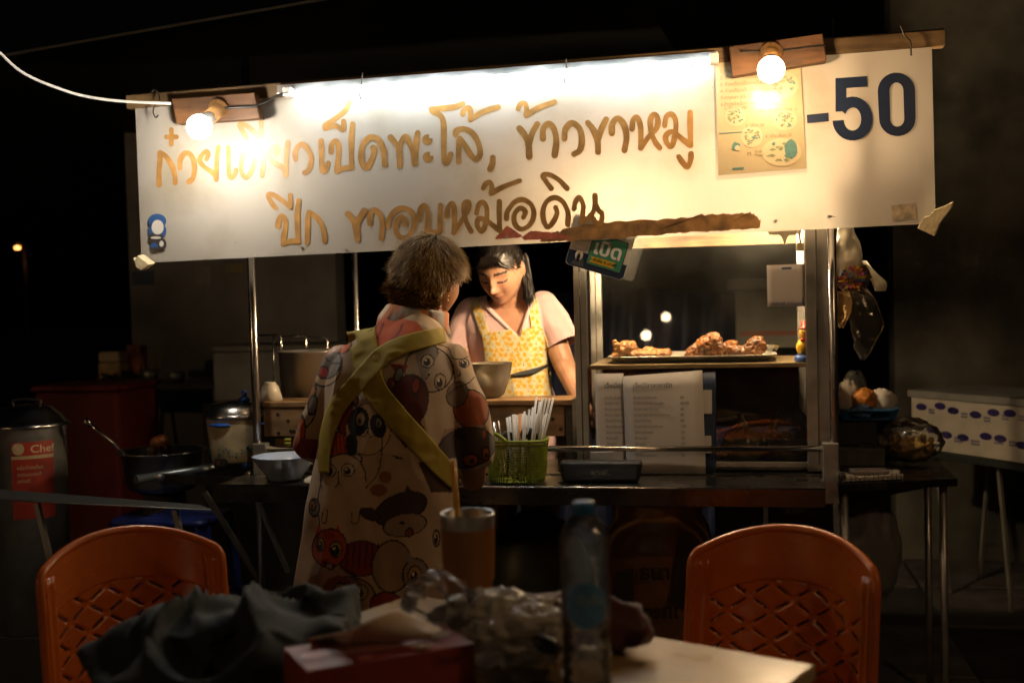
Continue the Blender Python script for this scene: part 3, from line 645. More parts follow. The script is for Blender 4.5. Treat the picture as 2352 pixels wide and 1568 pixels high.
# wires and hooks
WIRE = M('tie_wire', (0.07, 0.06, 0.05), 0.45, 0.7)
for i, (x, y, lab) in enumerate(((357, 235, 'looped tie wire holding the left end of the sign'), (828, 200, 'tie wire hook nearest the left part of the strip light'), (1298, 168, 'tie wire hook in the middle of the strip light'), (2085, 92, 'rusty tie wire at the right end of the sign'))):
    m_ = MB(); Y0 = YS-0.035
    pts = {0: [(348, 212), (353, 207), (362, 212), (366, 230), (355, 245), (352, 258), (358, 270), (364, 264)], 1: [(833, 167), (831, 185), (829, 205), (826, 216), (828, 228)], 2: [(1300, 134), (1301, 160), (1297, 180), (1298, 192)], 3: [(2068, 58), (2078, 82), (2090, 94), (2092, 112), (2093, 128)]}[i]
    m_.tube(smooth_path([at(a, b_, Y0) for a, b_ in pts], 5), 0.0022, 8)
    tag(m_.build('tie_wire', WIRE, loc=at(x, y, Y0)), lab, 'wire')
m_ = MB(); m_.tube(smooth_path([at(-60, 60, -0.7), at(0, 122, -0.55), at(60, 172, -0.42), at(160, 212, -0.3), at(230, 227, -0.24), at(300, 234, -0.2), at(392, 238, YS-0.06)], 6), 0.0042, 10)
tag(m_.build('white_cable', M('white_cable', (0.72, 0.70, 0.66), 0.4), loc=at(160, 213, -0.3)), 'white power cable sagging to the left wooden lamp block', 'cable')
m_ = MB(); m_.tube(smooth_path([at(505, 250, YS-0.06), at(540, 247, YS-0.06), at(580, 245, YS-0.055), at(610, 235, YS-0.05), at(640, 218, YS-0.05), at(662, 212, YS-0.05)], 6), 0.0035, 8)
tag(m_.build('black_cable', BLACKP, loc=at(580, 245, YS-0.055)), 'short black cable between the left lamp and the strip light', 'cable')
m_ = MB(); m_.tube(smooth_path([at(1700, 118, YS-0.06), at(1780, 118, YS-0.058), at(1860, 108, YS-0.055), at(1900, 104, YS-0.05)], 5), 0.002, 8)
tag(m_.build('lamp_cord', BLACKP, loc=at(1860, 108, YS-0.055)), 'thin dark cord across the right wooden lamp block', 'cable')

# ================================================================== GLASS CABINET
GC = thing('glass_cabinet', 'aluminium framed glass cabinet displaying roast duck on the stall', 'cabinet', (at(1600, 1000, 0.25)[0], 0.25, ZS))
yF, yB = 0.05, 0.45
xcl0, xcl1 = at(1320, 800, yF)[0], at(1349, 800, yF)[0]
xcr0, xcr1 = at(1852, 800, yF)[0], at(1904, 800, yF)[0]
zt = at(1500, 470, yF)[2]; zc0 = ZS+0.004
for (a, b_) in ((xcl0, xcl1), (xcr0, xcr1)):
    for yy in (yF, yB):
        m_ = MB(); m_.box(a, b_, yy, yy+0.03, zc0, zt); m_.build('upright', ALU, GC, bevel=0.002)
        m_ = MB(); m_.box((a+b_)/2-0.002, (a+b_)/2+0.002, yy-0.0015, yy-0.0002, zc0+0.02, zt); m_.build('groove', M('grime', (0.08, 0.07, 0.05), 0.7), GC)
zsh = at(1600, 836, yF+0.02)[2]
m_ = MB(); m_.box(xcl1+0.001, xcr0-0.001, yF+0.012, yB+0.028, zsh-0.012, zsh); m_.build('shelf', M('brown_shelf', (0.30, 0.22, 0.12), 0.35, 0.5, 0.3, 12, 0.05, 60), GC, bevel=0.0015)
m_ = MB(); m_.box(xcl0, xcr1, yF+0.032, yB-0.002, zc0, zc0+0.012); m_.build('floor', M('cabinet_floor', (0.38, 0.37, 0.35), 0.35, 0.6, 0.2, 10), GC)
hz0, hz1 = at(1600, 566, yB)[2], at(1600, 540, yB)[2]
m_ = MB(); m_.box(xcl1, xcr0, yB, yB+0.03, hz0, hz1+0.2); m_.build('header', wood('header_wood', (0.24, 0.15, 0.07), (0.1, 0.06, 0.025), 'X', 8), GC)
m_ = MB(); m_.box(xcl1, xcr0, yF+0.006, yF+0.024, zc0+0.012, zc0+0.026); m_.build('sill', ALU, GC, bevel=0.001)
GLASS = film('cabinet_glass', (0.95, 0.97, 0.96), 0.012, (0.6, 0.6, 0.55), 1.0, 0.015, 1.5, dirt=0.03)
m_ = MB(); m_.box(xcl1-0.002, xcr0+0.002, yF+0.0225, yF+0.0265, zc0+0.03, at(1600, 525, yF)[2]); m_.build('pane', GLASS, GC, fix=True)
m_ = MB(); m_.box(xcr0+0.02, xcr0+0.024, yF+0.03, yB, zc0+0.03, zt); m_.build('pane', GLASS, GC)
# ---- tray with roast duck
yt0, yt1 = yF+0.06, yB-0.03
tx0, tx1 = at(1392, 825, yt0)[0], at(1795, 825, yt0)[0]-0.01
TR = thing('metal_tray', 'wide shallow metal tray on the cabinet shelf', 'tray', ((tx0+tx1)/2, 0.26, zsh))
def rrect(x0, x1, y0, y1, r, n=6):
    out = []
    for cx_, cy_, a in ((x1-r, y1-r, 0), (x0+r, y1-r, 90), (x0+r, y0+r, 180), (x1-r, y0+r, 270)):
        out += [(cx_+r*math.cos(math.radians(a+t_)), cy_+r*math.sin(math.radians(a+t_))) for t_ in np.linspace(0, 90, n)]
    return out
def loft(mb, levels, caps=(True, True), smooth=True):
    n = len(levels[0][0]); base = mb.n
    mb.grid(np.array([[(x, y, z) for x, y in poly] for poly, z in levels]), cv=True, smooth=smooth)
    if caps[0]: mb.F.append(tuple(base+i for i in range(n))); mb.S.append(False)
    if caps[1]: mb.F.append(tuple(base+(len(levels)-1)*n+i for i in reversed(range(n)))); mb.S.append(False)
m_ = MB(); loft(m_, [(rrect(tx0+0.035, tx1-0.035, yt0+0.035, yt1-0.035, 0.03), zsh+0.003), (rrect(tx0+0.008, tx1-0.008, yt0+0.008, yt1-0.008, 0.04), zsh+0.018), (rrect(tx0, tx1, yt0, yt1, 0.045), zsh+0.02), (rrect(tx0, tx1, yt0, yt1, 0.045), zsh+0.022), (rrect(tx0+0.01, tx1-0.01, yt0+0.01, yt1-0.01, 0.04), zsh+0.021), (rrect(tx0+0.037, tx1-0.037, yt0+0.037, yt1-0.037, 0.03), zsh+0.006)])
m_.build('tray_dish', M('tray_metal', (0.62, 0.58, 0.5), .35, .55, .15, 12), TR)
DUCK = M('roast_duck', (0.21, 0.075, 0.02), 0.3, 0, 0.8, 28, 0.7, 160, 0.15)
DUCKL = M('roast_duck_pale', (0.36, 0.16, 0.055), 0.35, 0, 0.75, 30, 0.7, 140, 0.12)
def lump(name, mb, mat, label, cat, amp=0.004, vox=0.005, sc=40, seed=1, group=None):
    me = remeshed(mb, vox, 3); V = verts_of(me); N_ = np.array([v.normal for v in me.vertices])
    V = V+N_*(amp*fbm(V, sc, seed)+amp*.7*(1-2*np.abs(vnoise(V, sc*2.2, seed+6))))[:, None]; c_ = np.array((V[:, 0].mean(), V[:, 1].mean(), V[:, 2].min()))
    me.vertices.foreach_set('co', (V-c_).ravel()); me.update(); me.materials.append(mat)
    o = bpy.data.objects.new(name, me); COL.objects.link(o); o.location = c_; ORG[o.name] = tuple(c_); return tag(o, label, cat, group)
zt_ = zsh+0.012
def dk(x, y, Y0): q = at(x, y, Y0); q[2] = max(q[2], zt_); return q
m_ = MB(); m_.chain([dk(1412, 786, .2), dk(1420, 805, .2)], [.007, .012]); m_.sphere(dk(1440, 800, .2), (.03, .04, .022)); m_.sphere(dk(1480, 812, .2), (.05, .06, .014)); m_.sphere(dk(1520, 812, .2), (.03, .05, .013)); m_.chain([dk(1415, 815, .2), dk(1435, 808, .2)], [.012, .016])
lump('roast_duck', m_, DUCKL, 'flattened half duck with bone end at the left of the tray', 'roast duck', .005, .003, 45, 1, 'roast ducks on the tray')
m_ = MB(); m_.sphere(dk(1625, 800, .2), (.042, .06, .034)); m_.sphere(dk(1640, 785, .18), (.026, .035, .027)); m_.chain([dk(1590, 812, .16), dk(1620, 800, .16), dk(1632, 776, .17)], [.02, .022, .014]); m_.sphere(dk(1655, 800, .17), (.016, .03, .02))
lump('roast_duck', m_, DUCK, 'upright roast duck body in the middle of the tray', 'roast duck', .006, .003, 45, 2, 'roast ducks on the tray')
m_ = MB(); m_.chain([dk(1672, 806, .2), dk(1690, 808, .2), dk(1715, 805, .19), dk(1738, 795, .19)], [.018, .014, .018, .027]); m_.sphere(dk(1680, 796, .22), (.02, .03, .018)); m_.chain([dk(1738, 795, .19), dk(1745, 780, .19)], [.024, .012])
lump('roast_duck', m_, DUCK, 'dark duck leg with a raised joint at the right of the tray', 'roast duck', .005, .003, 50, 3, 'roast ducks on the tray')
q = at(1772, 815, 0.3); q[2] = zsh+0.022
m_ = MB(); m_.lathe([(.001, .002), (.016, .002), (.026, .02), (.0265, .021), (.025, .0205), (.015, .005), (.001, .004)], q); tag(m_.build('sauce_cup', STEEL, loc=q), 'small steel sauce cup at the right end of the tray', 'cup')
# ---- toy duck
q = at(1848, 830, yF+0.06); q[2] = zsh
TD = thing('toy_duck', 'yellow toy duck with a red hat on a blue base', 'toy', q)
YEL = M('toy_yellow', (0.75, 0.42, 0.02), 0.35); RED = M('toy_red', (0.55, 0.03, 0.015), 0.4)
m_ = MB(); m_.lathe([(.001, 0), (.026, 0), (.029, .006), (.027, .018), (.02, .021), (.001, .021)], q); m_.build('base', M('toy_blue', (0.03, 0.08, 0.32), 0.4), TD)
m_ = MB(); m_.sphere(q+(0, 0, .043), (.024, .024, .026)); m_.sphere(q+(.012, .005, .046), (.02, .018, .014)); m_.build('body', YEL, TD)
hd = m_ = MB(); m_.sphere(q+(0.001, -.003, .082), (.0165, .0165, .0175)); hd = m_.build('head', YEL, TD)
m_ = MB(); m_.sphere(q+(.008, -.019, .079), (.007, .008, .003)); m_.build('beak', RED, hd)
m_ = MB(); m_.sphere(q+(-.005, -.0175, .086), .0026, nu=8, nv=6); m_.build('eye', BLACKP, hd); m_ = MB(); m_.sphere(q+(.009, -.0165, .086), .0026, nu=8, nv=6); m_.build('eye', BLACKP, hd)
m_ = MB(); m_.lathe([(.001, .095), (.016, .095), (.016, .098), (.009, .099), (.008, .118), (.001, .119)], q); m_.build('hat', RED, TD)
m_ = MB(); m_.sphere(q+(-.006, -.02, .064), (.006, .004, .005)); m_.sphere(q+(.006, -.02, .064), (.006, .004, .005)); m_.build('bow', RED, TD)
# ---- papers
def ptxt(mb, body, x, y, h, Y0, slope=0.0, bold=0.0, shear=0.0):
    P_, F_ = text_mesh(body, 1.0, lambda a_, b_: at(x+a_*h, y-b_*h+a_*h*slope, Y0), bold, 'LEFT', shear)
    if len(P_): mb.add(P_, F_)
PAP = M('menu_paper', (0.66, 0.63, 0.60), 0.7, 0, 0.06, 6, 0.1, 12); PRT = M('grey_print', (0.09, 0.085, 0.08), 0.7)
def paper(poly, Y0, th, lab, mat=PAP, nm='menu_sheet', curl=0.0):
    pts = [at(x, y, Y0) for x, y in poly]; c_ = np.mean(pts, axis=0); o = thing(nm, lab, 'menu', c_)
    m_ = MB(); n = 8
    G = [[(pts[0]*(1-u)+pts[1]*u)*(1-v)+(pts[3]*(1-u)+pts[2]*u)*v+np.array((0, curl*math.sin(u*5+v*3), 0)) for v in np.linspace(0, 1, n)] for u in np.linspace(0, 1, n)]
    m_.grid(G); s_ = m_.build('sheet', mat, o); s_.modifiers.new('t', 'SOLIDIFY').thickness = th; return o
yM = 0.03
LM = paper([(1608, 856), (1645, 854), (1645, 1102), (1612, 1102)], yM+0.012, 0.002, 'laminated navy and white menu card behind the paper menus', M('navy_card', (0.03, 0.05, 0.10), 0.35, 0, 0.2, 20), 'menu_card')
m_ = MB()
for (a, b_, c_, d_, ) in ((1615, 895, 1635, 950), (1616, 1000, 1634, 1040)): m_.add([at(x, y, yM+.0085) for x, y in ((a, b_), (c_, b_), (c_, d_), (a, d_))], [(0, 1, 2, 3)])
m_.build('card_panel', PAP, LM)
ml = paper([(1365, 858), (1432, 857), (1442, 1102), (1372, 1102)], yM+0.006, 0.0006, 'left paper menu sheet half hidden under the other')
mr = paper([(1430, 864), (1613, 850), (1622, 1101), (1440, 1102)], yM-0.004, 0.0006, 'front paper menu sheet with two columns of print', curl=0.0015)
items = [('ผัดผักบุ้งไฟแดง', '60'), ('ไข่เจียว/ไข่เจียวหมูสับ', '40/50'), ('ข้าวกะเพราไก่/หมู', '60'), ('ข้าวกะเพรากุ้ง/หมึก/ทะเล', '80'), ('ต้มยำไก่/หมู', '80'), ('ต้มยำกุ้ง/หมึก/ทะเล', '120'), ('ไข่ดาวฟองละ', '10'), ('ข้าวเปล่า', '10'), ('น้ำเปล่า', '10'), ('น้ำแข็ง', '5'), ('น้ำอัดลม/โซดา', '25')]
m1, m2 = MB(), MB()
ptxt(m1, 'เจ๊หมีอาลาคาร์ท', 1453, 891, 15, yM-.0075, -.02, .01); ptxt(m2, 'เจ๊หมีอาลา', 1387, 891, 15, yM+.003, -.02, .01)
for i, (a, b_) in enumerate(items):
    yy = 916+i*13.3; ptxt(m1, a, 1454+i*0.6, yy, 8.6, yM-.0075, -.01); ptxt(m1, b_, 1562+i*0.3, yy-1, 8.6, yM-.0075, -.01)
    if i < 9: ptxt(m2, a[:12], 1388+i*0.6, yy, 8.6, yM+.003, -.01)
m1.build('print', PRT, mr, fix=False); m2.build('print', PRT, ml, fix=False)
# ---- payment card, its code left blank
QC = paper([(1761, 609), (1849, 606), (1851, 703), (1763, 705)], yF+0.019, 0.0015, 'white payment card stuck inside the upper right glass', M('card_white', (0.84, 0.82, 0.84), 0.35, 0, 0.03, 8), 'payment_card')
m_ = MB(); ptxt(m_, 'สแกน QR เพื่อโอนเข้าบัญชี', 1774, 700, 7.4, yF+.0165, -.005, .005); m_.add([at(x, y, yF+.0165) for x, y in ((1795, 614), (1818, 613), (1818, 618), (1795, 619))], [(0, 1, 2, 3)]); m_.build('print', M('navy_print', (0.03, 0.06, 0.16), 0.5), QC, fix=False)
# ---- open sign card
YT = -0.104
def cardp(a, b_, yo=0.0):      # a along the lower edge, b up, in picture units
    x = 1297+a*0.9586+b_*0.285; y = 605+a*0.2847-b_*0.9586
    return at(x, y, YT-yo)
OC = thing('open_sign', 'tilted white navy and green open sign hanging at the cabinet corner', 'sign', cardp(70, 50))
def rr2(w_, h_, r, x0=0, y0=0): return rrect(x0, x0+w_, y0, y0+h_, r)
m_ = MB(); m_.prism(rr2(139, 118, 9), lambda a_, b_, t_: cardp(a_, b_, -t_), 0, 0.005); m_.build('card', M('card_white2', (0.74, 0.74, 0.72), 0.25), OC)
def cfill(nm, poly, mat, yo): m_ = MB(); m_.add([cardp(a_, b_, yo) for a_, b_ in poly], [tuple(range(len(poly)))]); m_.build(nm, mat, OC, fix=False)
cfill('navy_band', [(1, 8), (8, 1), (131, 1), (138, 8), (138, 36), (1, 36)], M('sign_navy', (0.02, 0.035, 0.09), 0.3), 0.0008)
cfill('green_frame', rr2(84, 74, 4, 45, 13), M('sign_brown', (0.06, 0.03, 0.02), 0.3), 0.0014)
cfill('green_panel', rr2(80, 70, 3, 47, 15), M('sign_green', (0.06, 0.30, 0.20), 0.3), 0.002)
cfill('ribbon', [(52, 20), (112, 20), (106, 27), (112, 34), (52, 34), (57, 27)], M('sign_yellow', (0.75, 0.48, 0.03), 0.3), 0.0026)
cfill('road', [(12, 4), (44, 4), (34, 34), (28, 34)], M('sign_grey', (0.12, 0.13, 0.16), 0.3), 0.0018)
def ctext(s, a0, b0, h, mat, yo, bold=0.0):
    P_, F_ = text_mesh(s, 1.0, lambda a_, b_: cardp(a0+a_*h, b0+b_*h, yo), bold); m_ = MB(); m_.add(P_, F_); m_.build('lettering', mat, OC, fix=False)
WV = M('sign_white', (0.85, 0.84, 0.86), 0.3)
ctext('เปิด', 53, 42, 45, WV, 0.003, 0.03); ctext('ค่าส่ง 0 บาท*', 59, 24, 11, M('sign_black', (0.02, 0.02, 0.02), 0.4), 0.0032, 0.015); ctext('LINE MAN', 78, 91, 9, M('sign_text_dark', (0.1, 0.06, 0.05), 0.4), 0.002, 0.012); ctext('* เงื่อนไขเป็นไปตามที่กำหนด', 40, 6, 6, MATS['sign_grey'], 0.003)
# a plain scooter drawing (no rider)
for (cx_, cy_, rx, ry, mt, yo) in ((26, 28, 9, 12, WV, .0030), (26, 22, 4, 10, MATS['sign_black'], .0034), (24, 46, 13, 4, WV, .0030), (26, 34, 3, 3, MATS['sign_yellow'], .0038)):
    cfill('scooter_print', [(cx_+rx*math.cos(t_), cy_+ry*math.sin(t_)) for t_ in np.linspace(0, 2*math.pi, 20, endpoint=False)], mt, yo)
# ---- paper lace and plug
LC = M('lace_paper', (0.72, 0.66, 0.5), 0.7); ps = [(1763, 520), (1842, 516), (1840, 535)]
for i in range(24, -1, -1): ps.append((1765+i*3.1, 530+ (9 if abs(i-12) > 2 else 9+ (3-abs(i-12))*7)+3*abs(math.sin(i*0.9))-0.18*abs(i-12)))
m_ = MB(); m_.prism([(at(x, y, yF-0.004)[0], at(x, y, yF-0.004)[2]) for x, y in ps], lambda a_, b_, t_: (a_, t_, b_), yF-0.004, yF-0.002); tag(m_.build('lace_trim', LC, loc=at(1800, 530, yF-0.004)), 'cream paper lace peeking from behind the sign', 'lace')
m_ = MB(); m_.tube(smooth_path([at(1834, 515, yF-0.01), at(1836, 540, yF-0.01), at(1839, 558, yF-0.01)], 5), 0.003, 8); m_.obox(at(1838, 567, yF-0.01), (.010, .006, .011))
tag(m_.build('cord_plug', M('cream_plug', (0.6, 0.5, 0.32), 0.4), loc=at(1838, 560, yF-0.01)), 'small cream plug hanging on a cord beside the lace', 'plug')
# ---- things in the lower half of the cabinet
BAGF = film('clear_bag', (0.98, 0.98, 0.97), 0.10, (0.8, 0.78, 0.72), 1.0, 0.12, 1.45, 0.2, 40)
MILKY = film('milky_bag', (0.9, 0.9, 0.88), 0.45, (0.62, 0.6, 0.55), 1.0, 0.2, 1.45, 0.4, 30)
def bag(name, label, cat, c, r, seed, mat, amp=0.25, knot=True, parent=None, nu=48, nv=30, squash=0.0):
    c = np.asarray(c, float); m_ = MB(); m_.sphere((0, 0, 0), r, nu=nu, nv=nv); V = m_.verts(); d = V/np.array(r)
    rid = np.abs(vnoise(d, 2.6, seed))*0.7+np.abs(vnoise(d, 5.5, seed+5))*0.4+0.25*np.abs(vnoise(d, 11, seed+9))
    V = V*(1+amp*(0.55-rid))[:, None]
    if knot: k_ = np.clip((d[:, 2]-0.55)/0.45, 0, 1); V[:, :2] *= (1-0.75*k_**0.8)[:, None]; V[:, 2] += r[2]*0.35*k_**2
    V[:, 2] = np.maximum(V[:, 2], -r[2]*0.88)
    m_.V = [V+c]
    if parent is not None: return m_.build(name, mat, parent)
    o = m_.build(name, mat, loc=(c[0], c[1], c[2]-r[2]*0.88)); return tag(o, label, cat)
q = at(1705, 1030, 0.24); bag('rice_bag', 'slumped milky bag in the lower left of the cabinet glass', 'bag', q, (.06, .06, .075), 11, MILKY, .25)
NB = thing('noodle_bag', 'clear bag of yellow noodles in the lower right of the cabinet', 'bag', at(1812, 1080, .2))
bag('film', None, None, at(1815, 1005, .18), (.062, .06, .105), 12, BAGF, .3, True, NB)
m_ = MB()
r_ = np.random.default_rng(5)
for i in range(90):
    a0 = r_.uniform(0, 6.28); rr = r_.uniform(.01, .042); zz = at(1815, 1030, .18)[2]+r_.uniform(-.05, .05); c0 = at(1815, 1030, .18)
    th = np.linspace(a0, a0+r_.uniform(1.5, 3.5), 8); m_.tube([(c0[0]+rr*math.cos(t_)*1.1, c0[1]+rr*math.sin(t_), zz+.008*math.sin(t_*2)) for t_ in th], .0024, 5)
tag(m_.build('noodles', M('noodle', (0.42, 0.33, 0.14), 0.5, 0, 0.2, 30), NB), kind='stuff')
m_ = MB(); q0 = at(1352, 835, 0.47); q1 = at(1850, 980, 0.47); m_.box(q0[0], q1[0], 0.484, 0.492, q1[2], q0[2]-0.02); tag(m_.build('red_board', M('red_board', (0.16, 0.022, 0.014), 0.5, 0, 0.4, 6), loc=((q0+q1)/2)), 'dark red backing board behind the lower cabinet', 'board')
q = at(1690, 1086, 0.3); m_ = MB(); m_.lathe([(.001, 0), (.10, 0), (.115, .05), (.117, .052), (.112, .05), (.097, .005), (.001, .005)], (at(1750, 1000, .3)[0], .33, zc0+.013)); tag(m_.build('steel_basin', STEELD, loc=(at(1750, 1000, .3)[0], .33, zc0+.013)), 'steel basin at the back of the lower cabinet', 'basin')

# ================================================================== PLANK COUNTER AND POTS
zpt = at(1200, 921, 0.10)[2]; zpb = at(1200, 1000, 0.10)[2]
xp0, xp1 = at(611, 960, 0.10)[0], at(1300, 960, 0.10)[0]
PLW = wood('weathered_plank', (0.42, 0.25, 0.11), (0.17, 0.09, 0.035), 'X', 5)
WC = thing('plank_counter', 'weathered wooden plank counter with bolt holes inside the stall', 'counter', ((xp0+xp1)/2, 0.1, ZS))
pf = MB(); pf.box(xp0, xp1, 0.08, 0.1, zpb, zpt-0.012); pf = pf.build('front_plank', PLW, WC, bevel=0.003)
for i in range(2):
    m_ = MB(); m_.box(xp0, xp1+0.02, 0.075+i*0.075, 0.147+i*0.075, zpt-0.0115, zpt+0.006); m_.build('top_plank', PLW, WC, bevel=0.003)
for (x0_, x1_) in ((xp0+0.02, xp0+0.05), (xp1-0.03, xp1)):
    m_ = MB(); m_.box(x0_, x1_, 0.12, 0.15, ZS, zpt-0.012); m_.build('leg', PLW, WC)
m_ = MB(); m_.box(xp1+0.002, xp1+0.022, 0.08, 0.24, ZS, zpt+0.004); m_.build('end_board', wood('grey_board', (0.12, 0.1, 0.075), (0.05, 0.04, 0.03), 'Y', 6), WC)
m_ = MB()
for (x, y) in ((638, 952), (662, 967), (675, 990), (640, 1003-8), (668, 1000-10), (725, 970), (1210, 955), (1240, 975), (1270, 962), (1288, 985)):
    q = at(x, y, 0.0795); m_ = MB(); m_.cyl(q, q+np.array((0, -0.0015, 0)), .006, 10); m_.build('bolt_hole', M('dark_hole', (0.02, 0.015, 0.01), 0.8), WC)
def pot(mb, c, r, h, wall=0.003, flare=0.0, rim=0.006, n=48):
    mb.lathe([(.001, 0), (r*0.9, 0), (r*0.97, .012), (r+flare, h-.004), (r+flare+rim, h-.002), (r+flare+rim, h+.002), (r+flare-wall, h), (r-wall*2, .016), (.001, .008)], c, n)
q = at(725, 930, 0.345); q[2] = ZS+0.002
m_ = MB(); pot(m_, q, 0.105, at(725, 808, .25)[2]-q[2], flare=0.012); tag(m_.build('stock_pot', M('brushed_aluminium', (0.68, 0.66, 0.62), 0.4, 0.9, 0.15, 12, 0.05, 200, 0.08, (1, 1, .1)), loc=q), 'tall aluminium stock pot standing on the plank counter', 'pot')
q = at(622, 932, 0.14); q[2] = zpt+0.006
m_ = MB(); m_.lathe([(.038, 0), (.039, .0), (.026, .042), (.018, .052), (.018, .057), (.016, .057), (.015, .051), (.001, .05)][::-1], q, 28); tag(m_.build('rice_bowl', M('cream_china', (0.72, 0.66, 0.55), 0.3), loc=q), 'upturned cream china bowl between rice cooker and pot', 'bowl')
WR = thing('wire_rack', 'bent steel wire rack behind the stock pot', 'rack', at(670, 930, .55))
for pts in ([(592, 770), (642, 769), (646, 775), (647, 900)], [(645, 774), (700, 771), (703, 776), (704, 900)], [(705, 775), (748, 776), (752, 784), (753, 900)], [(628, 772), (629, 900)]):
    m_ = MB(); m_.tube([at(x, y, .55) for x, y in pts], .0035, 8); m_.build('rod', STEEL, WR)
q = at(1122, 920, 0.16); q[2] = zpt+0.0065
m_ = MB(); m_.lathe([(.001, 0), (.035, 0), (.05, .012), (.068, .06), (.076, .105), (.078, .107), (.074, .105), (.066, .06), (.047, .014), (.001, .004)], q, 40); tag(m_.build('mixing_bowl', film('frosted_plastic', (0.85, 0.82, 0.76), 0.5, (0.6, 0.53, 0.42), 1, 0.15, 1.5), loc=q), 'deep frosted mixing bowl on the plank counter before the vendor', 'bowl')
m_ = MB(); m_.sphere(q+np.array((-.012, -.02, .045)), (.024, .024, .03)); tag(m_.build('egg', M('egg_white', (0.8, 0.76, 0.68), 0.35, sss=.2), loc=q+np.array((-.012, -.02, .012))), 'white boiled egg inside the frosted bowl', 'egg')

# ---- rice cooker
q = at(543, 1083, 0.16); q[2] = ZS+0.002
RC = thing('rice_cooker', 'old cream rice cooker with blue handles behind the steel post', 'rice cooker', q)
rb = 0.088; zh = at(543, 950, .16)[2]-q[2]
CRM = M('cream_enamel', (0.58, 0.48, 0.30), 0.35, 0, 0.3, 16, 0.03, 60, 0.1)
m_ = MB(); m_.lathe([(.001, .014), (rb*0.8, .014), (rb*0.84, .02), (rb*0.93, zh*0.4), (rb, zh*0.8), (rb*1.02, zh-.01)], q, 44); bd = m_.build('body', CRM, RC)
m_ = MB(); m_.lathe([(rb*1.02, zh-.012), (rb*1.09, zh-.010), (rb*1.10, zh), (rb*1.02, zh+.004)], q, 44); m_.build('rim', STEEL, RC)
ld = MB(); ld.lathe([(rb*1.02, zh+.004), (rb*0.96, zh+.02), (rb*0.8, zh+.032), (rb*.4, zh+.042), (.001, zh+.045)], q, 40); ld = ld.build('lid', STEEL, RC)
BL = M('blue_plastic', (0.02, 0.09, 0.42), 0.3)
m_ = MB(); m_.lathe([(.001, zh+.044), (.016, zh+.044), (.02, zh+.052), (.012, zh+.056), (.008, zh+.064), (.010, zh+.074), (.004, zh+.08), (.001, zh+.08)], q+np.array((.035, 0, -.004)), 20); m_.build('knob', BL, ld)
hq = at(510, 976, .16-rb*.9)
m_ = MB(); m_.sphere(hq, (.033, .022, .009)); m_.sphere(hq+np.array((-.03, 0, 0)), (.014, .01, .005)); m_.build('handle', BL, RC)
hq = q+np.array((rb*1.0, .02, zh*.8)); m_ = MB(); m_.sphere(hq, (.022, .033, .009)); m_.build('handle', BL, RC)
sq = at(508, 1062, .16-rb*.86); m_ = MB(); m_.obox(sq, (.018, .008, .012)); m_.build('switch_plate', BLACKP, RC, bevel=.002)
m_ = MB(); m_.obox(sq+np.array((-.005, -.008, 0)), (.005, .003, .006)); m_.build('switch', M('switch_brown', (0.15, 0.04, 0.02), 0.4), RC)
for a_ in (40, 140, 220, 320):
    m_ = MB(); p_ = q+np.array((rb*.7*math.cos(math.radians(a_)), rb*.7*math.sin(math.radians(a_)), 0)); m_.cyl(p_, p_+np.array((0, 0, .016)), .009, 10); m_.build('foot', BL, RC)
fl = {0: MB(), 1: MB()}
r_ = np.random.default_rng(3)
for i in range(70):
    th = math.radians(r_.uniform(200, 340)); zz = zh*(.3+.06*math.sin(th*7))+r_.normal(0, .006); rr = rb*(.915+zz/zh*.06)
    p_ = q+np.array((rr*math.cos(th), rr*math.sin(th), zz)); fl[i % 2].sphere(p_, r_.uniform(.0012, .003), nu=6, nv=4)
for k_, (nm, mm) in enumerate((('leaf_print', M('leaf_green', (0.05, 0.12, 0.03), 0.5)), ('flower_print', M('flower_teal', (0.03, 0.14, 0.18), 0.5)))): tag(fl[k_].build(nm, mm, bd), kind='stuff')

# ================================================================== ON THE SERVING SHELF
q = at(655, 1112, -0.12); q[2] = ZS+0.001
m_ = MB(); hb = at(655, 1058, -0.2)[2]-q[2]+0.004
m_.lathe([(.001, .006), (.04, .006), (.042, 0), (.047, 0), (.05, .008), (.075, hb*.55), (.093, hb), (.0945, hb+.001), (.091, hb), (.072, hb*.55), (.046, .013), (.001, .011)], q, 48)
sb = tag(m_.build('soup_bowl', M('blue_grey_melamine', (0.42, 0.50, 0.66), 0.18, 0, 0.06, 8, coat=.5), loc=q), 'wide pale blue soup bowl on the serving shelf', 'bowl')
SP = thing('soup_spoon', 'white soup spoon resting in the blue bowl', 'spoon', q+np.array((.03, 0, .02)))
m_ = MB(); m_.tube([q+np.array((.02, 0, .016)), q+np.array((.06, .0, .035)), q+np.array((.125, 0, .068))], [.004, .005, .006], 8, flat=.5); m_.build('handle', WHITEP, SP)
m_ = MB(); m_.sphere(q+np.array((.0, 0, .018)), (.022, .015, .005)); m_.build('spoon_bowl', WHITEP, SP)
q = at(735, 1116, -0.15); q[2] = ZS+0.001
m_ = MB(); m_.lathe([(.001, .022), (.02, .02), (.042, .011), (.047, .003), (.047, 0), (.044, 0), (.03, .008), (.001, .018)], q, 36); tag(m_.build('saucer', M('cream_saucer', (0.78, 0.66, 0.5), 0.3), loc=q), 'cream saucer lying upside down at the customer side', 'saucer')
